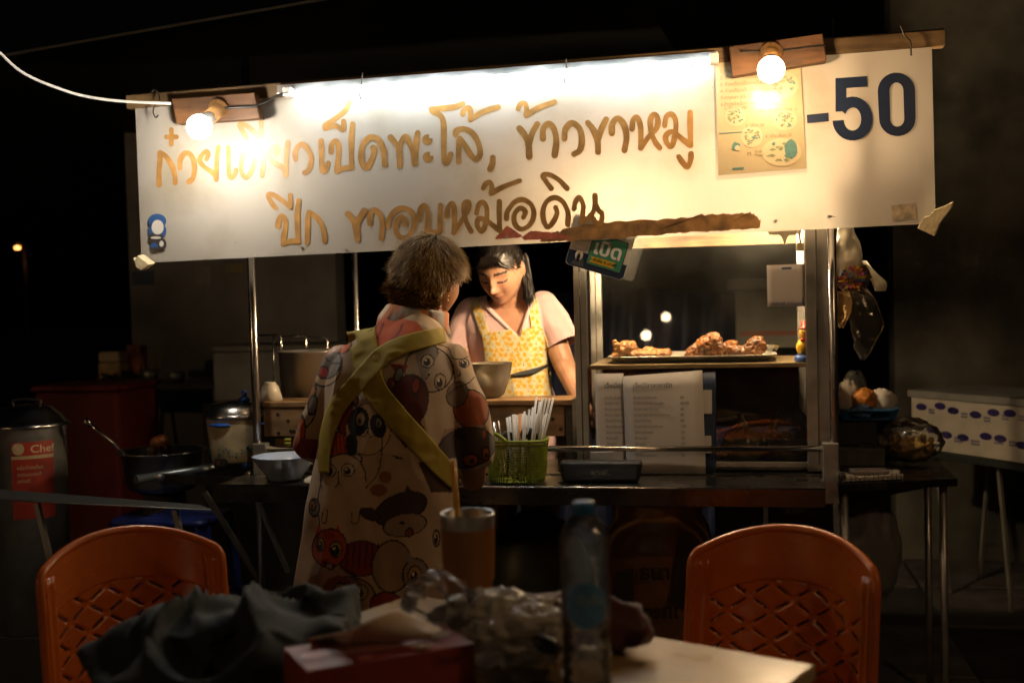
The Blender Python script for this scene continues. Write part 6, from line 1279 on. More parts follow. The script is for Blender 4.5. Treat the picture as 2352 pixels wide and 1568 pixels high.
def hand(mb, wrist, d, palm_n, s=1.0):
    d = np.asarray(d, float); d /= np.linalg.norm(d); n = np.asarray(palm_n, float); n -= d*np.dot(n, d); n /= np.linalg.norm(n); side = np.cross(d, n)
    w = np.asarray(wrist, float); k = w+d*.085*s
    for q_ in (-.5, 0, .5): mb.chain([w+side*.018*q_*s, k+side*.056*q_*s], [.016*s, .013*s])
    for i, (o_, L) in enumerate(((-.032, .07), (-.011, .08), (.011, .076), (.032, .06))):
        a = k+side*o_*s; b = a+(d*.8+n*.35)*L*.5*s; c = b+(d*.35+n*.9)*L*.45*s; mb.chain([a, b, c], [.0095*s, .0085*s, .007*s], 10)
    a = w+d*.03*s-side*.024*s; b = a+(d*.6-side*.6+n*.3)*.036*s; c = b+(d*.8+n*.5)*.032*s; mb.chain([a, b, c], [.013*s, .0105*s, .008*s], 10)
def strands(mb, C0, R, rad, roots, crown, seed, length=(.05, .09), lift=.25, width=.006, droop=.5, seg=6, cols=((.3, .2, .1), (.1, .06, .03)), curl=.3):
    """tapering hair ribbons that flow over the skull away from the crown, in clumps"""
    r_ = np.random.default_rng(seed); R = np.asarray(R); rad = np.asarray(rad); cr = np.asarray(crown)/np.linalg.norm(crown)
    d = np.array(roots); d /= np.linalg.norm(d, axis=1)[:, None]; n = len(d)
    L = r_.uniform(*length, n); lf = r_.uniform(.02, lift, n)*(1+.9*vnoise(d, 3.6, seed+4)); sw = r_.normal(0, .2, n)+1.1*vnoise(d, 3.2, seed)
    fl = d-cr*(d@cr)[:, None]; fl /= np.linalg.norm(fl, axis=1)[:, None]+1e-6; sd = np.cross(d, fl); fl = fl+sd*sw[:, None]; fl[:, 2] -= droop
    D = d.copy(); pts = []
    for k in range(seg+1):
        t = k/seg; rr = 1.02+lf*t**1.3*(.4+.6*t); pts.append((D*rad*rr[:, None])@R.T+C0)
        D = D+fl*(L/seg/.1*(1-.15*t))[:, None]; fl = fl+sd*r_.normal(0, curl*.25, n)[:, None]; D /= np.linalg.norm(D, axis=1)[:, None]
    pts = np.array(pts).transpose(1, 0, 2); T = np.gradient(pts, axis=1); T /= np.linalg.norm(T, axis=2)[..., None]+1e-9
    out = pts-C0; out /= np.linalg.norm(out, axis=2)[..., None]; S = np.cross(T, out); S /= np.linalg.norm(S, axis=2)[..., None]+1e-9
    w = width*r_.uniform(.5, 1.2, n)[:, None]*(1-np.linspace(0, 1, seg+1)**2*.92)[None]/2
    G = np.stack([pts-S*w[..., None], pts+out*w[..., None]*.5, pts+S*w[..., None]], 2)      # n, seg+1, 3, 3
    a_ = np.clip(r_.uniform(0, 1, n)**1.3*.7+.3*(.5+.5*vnoise(d, 5, seed+9)), 0, 1); c = np.array(cols[0])*(1-a_)[:, None]+np.array(cols[1])*a_[:, None]
    C = np.repeat(c, (seg+1)*3, 0); m = (seg+1)*3
    q = np.array([(k*3+j, (k+1)*3+j, (k+1)*3+j+1, k*3+j+1) for k in range(seg) for j in range(2)])
    F = (q[None]+(np.arange(n)*m)[:, None, None]+mb.n).reshape(-1, 4)
    mb.V.append(G.reshape(-1, 3)); mb.cols.append(C); mb.F.extend(map(tuple, F.tolist())); mb.S.extend([True]*len(F)); mb.n += n*m
def frame(f, up=(0, 0, 1)):
    """columns: right-hand axis (picture right for a face turned to us), forward, up"""
    f = np.asarray(f, float); f /= np.linalg.norm(f); x = np.cross(up, f); x /= np.linalg.norm(x); return np.array([x, f, np.cross(f, x)]).T
def gauss(x, z, x0, z0, sx, sz): return np.exp(-((x-x0)/sx)**2-((z-z0)/sz)**2)
def head_mesh(mb, C0, R, s=1.0, female=True):
    n1, n2 = 96, 72; th = np.linspace(0, 2*math.pi, n1, endpoint=False); ph = np.linspace(.01, math.pi-.01, n2); T, Ph = np.meshgrid(th, ph)
    X = .071*np.sin(Ph)*np.cos(T); Y = .088*np.sin(Ph)*np.sin(T); Z = .108*np.cos(Ph)
    lo = np.clip(-Z/.108, 0, 1); X = X*(1-.24*lo**1.6); Y = np.where(Y > 0, Y*(1-.05*lo), Y*(1-.35*lo**1.5)); Y = Y+.012*lo*(Y > 0)
    fr = np.clip(Y/.03, 0, 1)
    g = .0235*gauss(X, Z, 0, -.022, .011, .013)+.012*gauss(X, Z, 0, .004, .0085, .022)+.006*gauss(np.abs(X), Z, .012, -.027, .007, .008)
    g += -.010*gauss(np.abs(X), Z, .030, .010, .015, .010)+.0065*gauss(np.abs(X), Z, .031, .004, .012, .007)+.0045*gauss(np.abs(X), Z, .027, .028, .020, .007)
    g += .008*gauss(X, Z, 0, -.050, .020, .0055)+.007*gauss(X, Z, 0, -.060, .017, .0055)-.004*gauss(X, Z, 0, -.0552, .022, .0025)+.010*gauss(X, Z, 0, -.088, .018, .014)+.006*gauss(np.abs(X), Z, .042, -.020, .020, .020)-.004*gauss(np.abs(X), Z, .024, -.045, .006, .016)
    Y = Y+g*fr
    P = np.stack([X, Y, Z], -1)*s; mb.grid((P.reshape(-1, 3)@np.asarray(R).T+C0).reshape(P.shape), cv=True)
    for sx in (-1, 1):                       # ears
        c = C0+R@(np.array((sx*.070, -.006, -.002))*s); mb.sphere(c, np.array((.010, .018, .030))*s, R@rotm('Z', -sx*22)@rotm('X', -8), 14, 12); mb.sphere(c+R@(np.array((sx*.003, .004, -.026))*s), np.array((.006, .009, .010))*s, R, 10, 8)
def face_paint(V, C0, R, base, s=1.0, lips=(.36, .13, .09)):
    L = (V-C0)@np.asarray(R)/s; x, y, z = L.T; C = np.tile(np.array(base, float), (len(V), 1)); near = (np.linalg.norm(L/np.array((.1, .13, .14)), axis=1) < 1.15) & (y > .01)
    def mixc(w, col): 
        w = np.clip(w*near, 0, 1)[:, None]; C[:] = C*(1-w)+np.array(col)*w
    ax = np.abs(x)
    mixc(.35*gauss(ax, z, .038, -.022, .02, .016), (.50, .22, .14)); mixc(.4*gauss(x, z, 0, -.026, .014, .010), (.50, .23, .14))
    mixc(1.0*(np.abs(z-(.030-.12*np.clip(ax-.03, 0, 1)+.1*(ax-.02)*(ax < .03))) < .0042)*(ax > .012)*(ax < .049), (.035, .022, .016))     # brows
    mixc(1.1*(np.abs(z-(-.0005+2.2*(ax-.031)**2*6)) < .0032)*(ax > .015)*(ax < .046), (.02, .012, .01))                                   # lowered lashes
    mixc(.55*gauss(ax, z, .031, .009, .015, .006), (.30, .14, .09)); mixc(.45*gauss(ax, z, .030, -.011, .015, .0045), (.33, .17, .11))
    mixc(1.0*gauss(x, z, 0, -.0505, .020, .0045)+.9*gauss(x, z, 0, -.0605, .015, .0045), lips); mixc(1.2*gauss(x, z, 0, -.0555, .023, .0018), (.12, .04, .03))
    mixc(1.2*gauss(ax, z, .008, -.033, .0042, .0028), (.08, .03, .02)); mixc(.4*gauss(ax, z, .025, -.038, .004, .014), (.33, .16, .10))  # nostril shadow painted into the skin, darker folds beside the nose
    return C

# ------------------------------------------------------------------ the vendor
WO = thing('person', 'vendor in a pink top and yellow patterned apron looking down at her work', 'person', (at(1170, 900, .58)[0], .58, .012))
HF = np.array((-.16, -.80, -.52)); HR = frame(HF); HC = at(1151, 618, .50)
mb = MB(); head_mesh(mb, HC, HR, 1.05)
mb.chain([HC+HR@np.array((0, -.022, -.06)), at(1165, 716, .60)], [.052, .058])
lev = dens([(690, 1105, 1236, .61, .05), (712, 1078, 1256, .605, .075), (750, 1078, 1258, .60, .088), (810, 1094, 1252, .59, .095), (880, 1104, 1256, .58, .10), (960, 1100, 1276, .58, .11), (1080, 1100, 1280, .58, .115)]); ring_loft(mb, lev)
ar = [at(1250, 712, .60), at(1296, 838, .54), at(1335, 925, .40)]; mb.chain(ar, [.046, .037, .027]); hand(mb, ar[2], ar[2]-ar[1], (0, 0, -1), .95)
al = [at(1082, 726, .60), at(1052, 850, .52), at(1098, 905, .34)]; mb.chain(al, [.046, .036, .026]); hand(mb, al[2], np.array((.3, -.5, -.2)), (1, 0, -.3), .95)
for sx in (-.075, .075):
    hp = at(1190, 1060, .58)+np.array((sx, 0, 0)); mb.chain([hp, np.array((hp[0], .57, .48)), np.array((hp[0], .6, .09)), np.array((hp[0], .54, .04))], [.085, .06, .042, .035])
me = remeshed(mb, .0036, 1, 0, .4); V = verts_of(me); C = face_paint(V, HC, HR, (.52, .285, .18), 1.05); set_cols(me, C); body = link_mesh('body', me, SKIN, WO)
# pink top with a V neck
mb = MB(); ring_loft(mb, dens([(682, 1104, 1238, .61, .05), (700, 1076, 1262, .607, .08), (745, 1064, 1268, .60, .103), (810, 1082, 1258, .59, .112), (880, 1094, 1262, .58, .118), (960, 1090, 1282, .58, .128), (1090, 1088, 1290, .58, .135)]))
mb.chain([at(1248, 704, .60), at(1272, 742, .58), at(1294, 792, .56), at(1300, 806, .556)], [.050, .054, .056, .057]); mb.chain([at(1084, 716, .60), at(1058, 775, .57), at(1045, 820, .55), at(1042, 835, .545)], [.050, .054, .056, .056])
sme = remeshed(mb, .005, 4, 1); V = verts_of(sme); N_ = np.array([v.normal for v in sme.vertices]); fold = 1-np.abs(vnoise(V*np.array((1, 1, .45)), 18, 5))*1.7; V = V+N_*(.0055*fold)[:, None]; sme.vertices.foreach_set('co', V.ravel()); sme.update()
PC = np.empty(len(sme.polygons)*3); sme.polygons.foreach_get('center', PC); PC = PC.reshape(-1, 3); px_, py_ = proj(PC)
inV = (PC[:, 1] < .60) & (py_ < 768) & (px_ > np.interp(py_, [660, 700, 768], [1112, 1122, 1187])) & (px_ < np.interp(py_, [660, 700, 768], [1216, 1213, 1193]))
inV |= (py_ < 712) & (px_ > 1118) & (px_ < 1210) & (PC[:, 2] > at(1165, 700, .6)[2])
for (pa, pb) in ((at(1272, 742, .58), at(1294, 790, .56)), (at(1058, 775, .57), at(1045, 818, .55))):      # open sleeve ends
    dd_ = (pb-pa)/np.linalg.norm(pb-pa); rel_ = PC-pb; al_ = rel_@dd_; inV |= (al_ > 0) & (al_ < .1) & (np.linalg.norm(rel_-al_[:, None]*dd_, axis=1) < .068) & ((px_ > 1258) | (px_ < 1082))
bm = bmesh.new(); bm.from_mesh(sme); bm.faces.ensure_lookup_table(); kill = [bm.faces[int(i)] for i in np.nonzero(inV)[0]]
bmesh.ops.delete(bm, geom=kill, context='FACES'); bm.to_mesh(sme); bm.free()
top = link_mesh('shirt', sme, M('pink_cotton', (.74, .50, .50), .85, 0, .06, 30, .25, 500, sheen=.3), WO)
top.modifiers.new('t', 'SOLIDIFY').thickness = .003
off = origin_of(WO); full = [tuple(v.co) for v in sme.vertices]
bvw = BVHTree.FromPolygons([Vector(np.array(v)+off) for v in full], [p.vertices[:] for p in sme.polygons])
me_b = body.data; bvb = BVHTree.FromPolygons([Vector(np.array(v.co)+off) for v in me_b.vertices], [p.vertices[:] for p in me_b.polygons])
# lapels along the V
PKL = MATS['pink_cotton']
for path in ([(1100, 684), (1122, 706), (1155, 738), (1186, 768)], [(1220, 684), (1214, 704), (1204, 738), (1194, 768)]):
    mb = MB(); ribbon(mb, path, [13, 14, 13, 8], bvw, .006, 8, 5); o = mb.build('lapel', PKL, WO); o.modifiers.new('t', 'SOLIDIFY').thickness = .003
# apron: two straps and a bib with printed chicks
def chicks(P):
    V = np.asarray(P).reshape(-1, 3); x, y = proj(V); C = np.tile(np.array((.60, .55, .33)), (len(V), 1)); r_ = np.random.default_rng(12)
    spots = []
    for j in range(24):
        for i in range(18): spots.append((1070+i*14.2+(7.1 if j % 2 else 0)+r_.uniform(-3, 3), 655+j*12.3+r_.uniform(-3, 3), r_.uniform(0, 6.28)))
    for k, (sx, sy, a) in enumerate(spots):
        if k % 7 == 6: 
            w = np.hypot(x-sx, y-sy) < 1.5; C[w] = ((.05, .10, .08) if k % 2 else (.4, .1, .05)); continue
        d = np.hypot((x-sx), (y-sy)*1.1); h = np.hypot(x-sx-3.4*math.cos(a), y-sy+3.2)
        w = (d < 5.1) | (h < 3.2); C[w] = (.66, .40, .035); w = d < 2.0; C[w] = (.56, .29, .02)
        w = np.hypot(x-sx-6*math.cos(a), y-sy+3) < 1.1; C[w] = (.5, .12, .03)
        w = np.hypot(x-sx+7, y-sy-5) < 1.0; C[w] = (.05, .10, .08)
    return C
APM = M('apron_print', None, .8, 0, .06, 40, .25, 500, attr='Col', sheen=.2)
AP_ = MB()
def apron_part(nm, G, off_, parent=WO):
    mb = MB(); P = drape(mb, G, bvw, off_); mb.cols = [chicks(P)]; o = mb.build(nm, APM, parent, colors=True); o.modifiers.new('t', 'SOLIDIFY').thickness = .003; return o
def strapgrid(path, w, n=14, ac=14):
    c = smooth_path(path, n); T = np.gradient(c, axis=0); T /= np.linalg.norm(T, axis=1)[:, None]; N2 = np.stack([-T[:, 1], T[:, 0]], 1)
    return [[tuple(c[i]+N2[i]*w*s) for s in np.linspace(-.5, .5, ac)] for i in range(len(c))]
apron_part('apron_strap', strapgrid([(1090, 688), (1096, 710), (1105, 740), (1116, 772)], 21), .008)
apron_part('apron_strap', strapgrid([(1222, 682), (1224, 700), (1228, 730), (1232, 762)], 21), .008)
G = []
for y in np.linspace(0, 1, 110):
    yl = 766+y*(985-766); l = np.interp(yl, [766, 846, 920, 985], [1106, 1116, 1124, 1120]); r = np.interp(yl, [752, 800, 830, 920, 985], [1243, 1257, 1264, 1268, 1276])
    G.append([(l+(r-l)*u, yl-(12*u+4*math.sin(u*3.1))*(1-y)) for u in np.linspace(0, 1, 96)])
bib = apron_part('apron_bib', G, .011)
mb = MB(); ribbon(mb, [(1170, 862), (1195, 858), (1225, 852), (1262, 836)], [2, 10, 12, 3], bvw, .018, 8, 5); o = mb.build('pocket', M('pocket_dark', (.015, .02, .02), .6), bib); o.modifiers.new('t', 'SOLIDIFY').thickness = .003
# dark hair pulled back, a lock beside the face
mb = MB(); nu, nv = 72, 44; th = np.linspace(0, 2*math.pi, nu, endpoint=False); ph = np.linspace(.01, 2.2, nv)
P = []; 
for p_ in ph: P.append([(math.sin(p_)*math.cos(t), math.sin(p_)*math.sin(t), math.cos(p_)) for t in th])
P = np.array(P); F = []
keep = lambda d: not (d[1] > .30 and d[2] < .62-.25*abs(d[0]) and d[2] < .60+.3*(1-d[1])) and not (d[1] > 0 and d[2] < .15)
m = MB(); Vv = P.reshape(-1, 3); rr = 1+.035*vnoise(Vv*np.array((6, 1.5, 6)), 3, 4)
m.grid((Vv*np.array((.077, .098, .116))*rr[:, None])@HR.T.copy()+HC if False else ((Vv*np.array((.081, .103, .122))*rr[:, None])@HR.T+HC).reshape(P.shape), cv=True)
m.F = [f for f in m.F if all(keep(Vv[i]) for i in f)]; m.S = [True]*len(m.F)
HRM = M('black_hair', None, .32, 0, 0, 1, attr='Col', spec=.4)
m.cols = [np.tile((.010, .008, .007), (m.n, 1))]
r_ = np.random.default_rng(3); roots = []
while len(roots) < 1500:
    d = r_.normal(size=3); d /= np.linalg.norm(d)
    if keep(d) and d[2] > -.35: roots.append(d)
strands(m, HC, HR, (.078, .099, .118), roots, (0, .85, .5), 5, (.05, .10), .06, .006, .0, 6, ((.02, .016, .013), (.006, .005, .004)), .15)
lock = MB()
for i in range(170):                                       # loose lock on the right of the face
    x0 = r_.uniform(1200, 1220); a = at(x0-14+r_.normal(0, 4), 588+r_.normal(0, 4), .50+r_.uniform(-.01, .05)); b = at(x0+r_.normal(0, 2), 640, .50+r_.uniform(-.01, .05)); c = at(1214+(x0-1205)*.7+r_.normal(0, 3), 692+r_.normal(0, 8), .505+r_.uniform(-.02, .05)); pts = smooth_path([a, b, c], 4); w = np.linspace(.003, .0005, len(pts)); S = np.array((1, 0, 0))
    m.grid(np.stack([pts-S*w[:, None], pts+np.array((0, -.002, 0)), pts+S*w[:, None]], 1), col=np.tile((.012, .009, .008), (len(pts)*3, 1)).reshape(len(pts), 3, 3))
for i in range(60):                                        # swept fringe
    x0 = r_.uniform(-.05, .055); pts = [HC+HR@(np.array((x0*.5, .070, .090))), HC+HR@np.array((x0*1.0+.006, .088, .066)), HC+HR@np.array((x0*1.2+.02*np.sign(x0), .080, .050))]; pts = smooth_path(pts, 4); w = np.linspace(.003, .0004, len(pts)); S = HR[:, 0]
    m.grid(np.stack([pts-S*w[:, None], pts+HR[:, 1]*.001, pts+S*w[:, None]], 1), col=np.tile((.014, .010, .008), (len(pts)*3, 1)).reshape(len(pts), 3, 3))
m.build('hair', HRM, WO, colors=True, fix=False)

# ------------------------------------------------------------------ the customer-side cook seen from behind
CU = thing('person', 'blond person seen from behind in a cat print shirt with yellow straps', 'person', (at(900, 1000, -.55)[0], -.55, .0155))
HC2 = at(984, 642, -.36); HF2 = np.array((.38, .88, -.30)); HR2 = frame(HF2)
HR2 = np.array([-HR2[:, 0], HR2[:, 1], HR2[:, 2]]).T if np.dot(np.cross(HR2[:, 0], HR2[:, 1]), HR2[:, 2]) < 0 else HR2
mb = MB(); head_mesh(mb, HC2, HR2, 1.04)
mb.chain([HC2+HR2@np.array((0, -.02, -.06)), at(965, 745, -.40), at(940, 790, -.43)], [.055, .058, .068])
ring_loft(mb, dens([(765, 850, 1000, -.43, .07), (820, 790, 1030, -.45, .10), (900, 790, 1030, -.48, .11), (1000, 790, 1020, -.51, .11), (1120, 780, 1020, -.53, .11), (1250, 775, 1020, -.55, .12)]))
ar2 = [at(1030, 840, -.45), at(1084, 1030, -.47), at(1086, 1098, -.30), at(1075, 1096, -.20)]; mb.chain(ar2, [.05, .042, .034, .028]); hand(mb, ar2[3], np.array((-.35, .6, .05)), (0, 0, -1), .95)
al2 = [at(785, 835, -.46), at(712, 1010, -.44), at(745, 1050, -.24), at(765, 1050, -.18)]; mb.chain(al2, [.05, .042, .034, .028]); hand(mb, al2[3], np.array((.5, .5, .0)), (0, 0, -1), .95)
for sx in (-.09, .075):
    hp = at(870, 1270, -.55)+np.array((sx, 0, 0)); mb.chain([hp, np.array((hp[0], -.56, .46)), np.array((hp[0], -.58, .10)), np.array((hp[0], -.50, .045))], [.10, .07, .046, .036])
me = remeshed(mb, .0045, 1, 0, .4); V = verts_of(me); C = np.tile((.42, .20, .10), (len(V), 1)); set_cols(me, C); link_mesh('body', me, SKIN, CU)
TRO = MB()
for sx in (-.09, .075):
    hp = at(870, 1270, -.55)+np.array((sx, 0, 0)); TRO.chain([hp, np.array((hp[0], -.56, .46)), np.array((hp[0], -.58, .13))], [.112, .085, .065])
tme = remeshed(TRO, .009, 3); link_mesh('trousers', tme, M('dark_trousers', (.012, .012, .014), .9, 0, .2, 20), CU)
# loose shirt
mb = MB(); ring_loft(mb, dens([(722, 905, 992, -.405, .055), (742, 880, 1010, -.415, .085), (768, 838, 1022, -.43, .11), (800, 800, 1036, -.445, .132), (840, 772, 1046, -.46, .146), (880, 762, 1052, -.475, .15), (950, 757, 1050, -.50, .15), (1040, 742, 1048, -.525, .15), (1130, 722, 1050, -.54, .155), (1230, 706, 1052, -.55, .16), (1330, 692, 1054, -.56, .165), (1412, 686, 1056, -.57, .17)]), 56, .85)
mb.chain([at(1026, 846, -.455), at(1056, 915, -.46), at(1070, 970, -.465), at(1082, 1030, -.46)], [.062, .058, .059, .060]); mb.chain([at(796, 850, -.46), at(762, 920, -.465), at(730, 985, -.455), at(709, 1022, -.44)], [.062, .055, .046, .041])
sme = remeshed(mb, .0056, 5, 1); V = verts_of(sme); N_ = np.array([v.normal for v in sme.vertices])
fold = (1-np.abs(vnoise(V*np.array((1, .6, .3)), 14, 31))*1.8)*.013+vnoise(V*np.array((1, 1, .5)), 26, 35)*.003
V = V+N_*(fold-.005)[:, None]; sme.vertices.foreach_set('co', V.ravel()); sme.update()
# fabric print: drawn cats, generic
x, y = proj(V); C = np.tile((.56, .50, .41), (len(V), 1)); INKC = (.05, .035, .03)
def el(cx, cy, rx, ry, col, rot=0, outline=1.6):
    a = math.radians(rot); u = (x-cx)*math.cos(a)+(y-cy)*math.sin(a); v = -(x-cx)*math.sin(a)+(y-cy)*math.cos(a); d = np.sqrt((u/rx)**2+(v/ry)**2)
    if col is not None: C[d < 1] = col
    if outline: C[(np.abs(d-1)*min(rx, ry)) < outline] = INKC
def ln(pts, w=1.6, col=INKC):
    P = smooth_path(pts, 5) if len(pts) > 2 else np.array(pts, float)
    for a, b in zip(P[:-1], P[1:]):
        d = b-a; L = d@d+1e-9; t = np.clip(((x-a[0])*d[0]+(y-a[1])*d[1])/L, 0, 1); C[np.hypot(x-a[0]-t*d[0], y-a[1]-t*d[1]) < w] = col
def pg(pts, col):
    P = np.array(pts, float); ins = np.zeros(len(x), bool); j = len(P)-1
    for i in range(len(P)):
        c = ((P[i, 1] > y) != (P[j, 1] > y)) & (x < (P[j, 0]-P[i, 0])*(y-P[i, 1])/(P[j, 1]-P[i, 1]+1e-9)+P[i, 0]); ins ^= c; j = i
    C[ins] = col; ln(list(pts)+[pts[0]], 1.0) if False else None
ORG_, DOR, GRY, DGR, CRM_, BLK, GRN, MRN = (.60, .17, .02), (.33, .06, .015), (.30, .29, .28), (.14, .12, .11), (.62, .53, .40), (.02, .018, .018), (.48, .46, .16), (.16, .025, .012)
def eye(cx, cy, r, rim=(.62, .6, .5), ry=None, pup=.55, out=1.3):
    ry = ry or r; el(cx, cy, r, ry, rim, 0, out); el(cx-r*.1, cy+ry*.15, r*pup, ry*pup*1.1, BLK, 0, 0); el(cx-r*.25, cy-ry*.15, r*.2, ry*.22, (.75, .7, .6), 0, 0)
pg([(820, 760), (850, 735), (900, 725), (960, 740), (985, 775), (850, 812)], ORG_); ln([(880, 745), (870, 770), (850, 800)], 3, DOR); ln([(925, 745), (915, 765), (890, 790)], 3, DOR); el(853, 752, 9, 13, GRN, 25); el(851, 756, 4.5, 7, BLK, 25, 0)
el(782, 790, 26, 22, ORG_, -20); el(790, 782, 9, 5, (.6, .55, .5), 20); el(750, 842, 34, 46, CRM_, 20); el(755, 836, 27, 35, GRY, 28); el(743, 855, 11, 14, (.55, .09, .03), 12); ln([(748, 818), (752, 828)], 2); ln([(762, 834), (780, 834)], 2); el(756, 829, 2.5, 2.5, BLK, 0, 0)
pg([(985, 770), (1030, 780), (1075, 815), (1098, 860), (1060, 850), (1000, 800)], CRM_); ln([(1005, 790), (1030, 800), (1040, 822), (1062, 824), (1075, 818)], 1.2); eye(1066, 834, 11, CRM_, 10, .7); ln([(1055, 850), (1058, 860), (1052, 864)], 1.2)
el(985, 848, 56, 52, (.47, .42, .35), 20); pg([(950, 800), (975, 780), (1000, 790), (1010, 810), (980, 860), (975, 900)], GRY); eye(982, 829, 15, (.55, .5, .4)); eye(1011, 876, 13, (.5, .42, .3), 18); el(985, 860, 4, 3, BLK, 0, 0); ln([(985, 862), (978, 870)], 1.3); ln([(970, 798), (985, 788), (1002, 798), (1005, 812)], 1.3); ln([(1040, 840), (1045, 870), (1040, 890)], 1.2)
pg([(895, 835), (938, 838), (928, 858), (905, 850)], DOR); el(906, 881, 16, 15, DOR, 10); el(908, 882, 8, 9, (.45, .25, .18), 10, 0); el(938, 922, 45, 62, MRN, 12); el(955, 885, 9, 20, (.35, .08, .03), 10); ln([(950, 900), (960, 915)], 2); eye(962, 990, 9, (.35, .12, .04), 7); pg([(905, 985), (960, 960), (985, 1000), (930, 1030)], MRN); el(915, 860, 9, 18, (.25, .30, .30), 20)
el(792, 955, 17, 44, DOR, 4); el(775, 1022, 28, 30, ORG_, 0); [ln([(762+i*9, 1000), (766+i*9, 1045)], 2, DOR) for i in range(4)]; el(846, 985, 52, 60, CRM_, 10, 1); el(823, 968, 24, 34, BLK, 12, 0); el(868, 978, 18, 28, BLK, -14, 0); el(828, 962, 11, 17, (.55, .53, .48), 8); el(826, 967, 4, 7, BLK, 0, 0); el(870, 970, 8, 13, (.35, .36, .36), 0); el(869, 973, 3, 5, BLK, 0, 0); el(845, 982, 3, 4, BLK, 0, 0); ln([(845, 988), (838, 1003), (830, 1000)], 1); ln([(845, 988), (850, 1003), (856, 1000)], 1); el(814, 915, 9, 17, BLK, -10); el(815, 918, 4, 9, (.5, .25, .2), -10, 0)
el(808, 1020, 14, 26, BLK, 0, 0); el(748, 1058, 11, 12, (.62, .57, .48)); el(818, 1054, 13, 11, (.62, .57, .48)); el(788, 1098, 52, 56, (.64, .59, .49), 0); pg([(742, 1090), (838, 1095), (860, 1240), (735, 1240)], (.60, .55, .45)); eye(758, 1080, 14); eye(799, 1079, 15); el(777, 1083, 3, 2, BLK, 0, 0); ln([(777, 1086), (777, 1108), (770, 1118)], 1.3); ln([(777, 1108), (784, 1116)], 1.3); ln([(745, 1170), (738, 1195), (748, 1200), (752, 1170)], 1); ln([(808, 1175), (808, 1198), (822, 1200), (828, 1165)], 1); ln([(742, 1085), (730, 1150), (735, 1210)], 1.2)
pg([(865, 1040), (940, 1040), (975, 1120), (960, 1190), (870, 1160)], (.50, .44, .36)); ln([(880, 990), (870, 1080), (840, 1120)], 1.3); ln([(900, 1045), (925, 1053), (905, 1050)], 1.2); el(885, 1095, 14, 14, (.36, .2, .09), 0, 0); el(870, 1125, 20, 14, (.36, .2, .09), 0, 0)
el(920, 1168, 62, 34, (.11, .08, .065), -22); pg([(925, 1140), (935, 1112), (955, 1140)], (.11, .08, .065)); el(850, 1180, 22, 13, (.11, .08, .065), 20); el(930, 1205, 50, 26, (.42, .37, .31), -10, 1); el(924, 1200, 6, 4, BLK, 0, 0); el(940, 1222, 8, 10, (.35, .1, .05), 30)
el(722, 1165, 12, 20, (.3, .33, .34)); el(718, 1160, 7, 11, (.6, .32, .05)); el(717, 1161, 3, 6, BLK, 0, 0)
el(830, 1282, 52, 40, DOR, 0); [ln([(800+i*14, 1250), (796+i*14, 1300)], 2.6, MRN) for i in range(6)]; pg([(722, 1235), (731, 1203), (752, 1228)], ORG_); pg([(764, 1228), (776, 1203), (788, 1238)], ORG_); el(757, 1258, 40, 44, (.48, .14, .03), 10); eye(736, 1250, 9, (.5, .46, .22), 15, .72); eye(771, 1261, 14, (.5, .46, .22), 18, .72); ln([(752, 1285), (745, 1292), (760, 1300), (768, 1296)], 1.3); el(757, 1300, 10, 6, (.6, .56, .5), 20); [ln([(748+i*8, 1222), (749+i*8, 1236)], 2, DOR) for i in range(3)]
el(900, 1300, 45, 60, (.42, .36, .28), 5); el(955, 1320, 30, 38, (.34, .31, .28), 0); eye(953, 1321, 16, (.46, .36, .18), 22); pg([(925, 1295), (932, 1262), (955, 1285)], (.34, .31, .28)); eye(1002, 1235, 8, (.5, .45, .35), 18)
el(800, 1372, 62, 48, (.44, .36, .26), 0); el(775, 1352, 34, 30, (.35, .17, .08), -15, 0); eye(782, 1357, 15, (.42, .42, .2), 19, .45); eye(829, 1359, 16, (.42, .42, .2), 18, .45); el(810, 1377, 5, 3, BLK, 0, 0); ln([(810, 1380), (810, 1398)], 1.2); el(735, 1380, 18, 26, (.36, .36, .34), 0); el(741, 1375, 5, 12, (.5, .1, .06), 0); el(890, 1390, 40, 30, DOR, 10)
el(700, 940, 26, 44, (.60, .55, .46), 15); el(682, 1000, 18, 48, ORG_, 8); el(678, 985, 7, 15, GRN, 8); el(677, 988, 3, 8, BLK, 8, 0); pg([(690, 1005), (740, 1010), (740, 1055), (670, 1050)], DOR); el(716, 905, 8, 24, (.5, .28, .05), 15); el(718, 930, 10, 22, GRY, 10)
el(1082, 940, 40, 46, (.46, .19, .06), -20); ln([(1070, 905), (1075, 930)], 2, (.55, .3, .14)); el(1050, 905, 24, 30, (.30, .25, .2), 20, 1); pg([(1020, 985), (1115, 975), (1135, 1040), (1000, 1050)], (.42, .33, .24)); el(1072, 1028, 66, 46, (.14, .11, .095), -12); pg([(1100, 1000), (1112, 978), (1122, 1004)], (.14, .11, .095)); el(1112, 996, 4, 9, (.5, .2, .08), 0, 0); pg([(1040, 1005), (1052, 980), (1070, 1004)], (.07, .055, .05)); el(1081, 1056, 18, 14, (.50, .20, .05), -5); el(1084, 1059, 6, 6, BLK, 0, 0); el(1116, 1042, 8, 16, (.50, .20, .05), 0); el(1117, 1046, 4, 6, BLK, 0, 0)
pg([(960, 1060), (1050, 1060), (1056, 1130), (990, 1130)], (.12, .07, .05)); ln([(1090, 865), (1075, 880), (1050, 890), (1030, 905)], 1.2)
C = C**1.4*np.array((.88, .72, .58)); set_cols(sme, C); bvc = bvh_of(sme)
shirt = link_mesh('shirt', sme, M('cat_print_cotton', None, .85, 0, .10, 30, .12, 500, attr='Col', sheen=.1), CU)
YST = M('yellow_canvas', (.27, .19, .004), .8, 0, .12, 30, .08, 500)
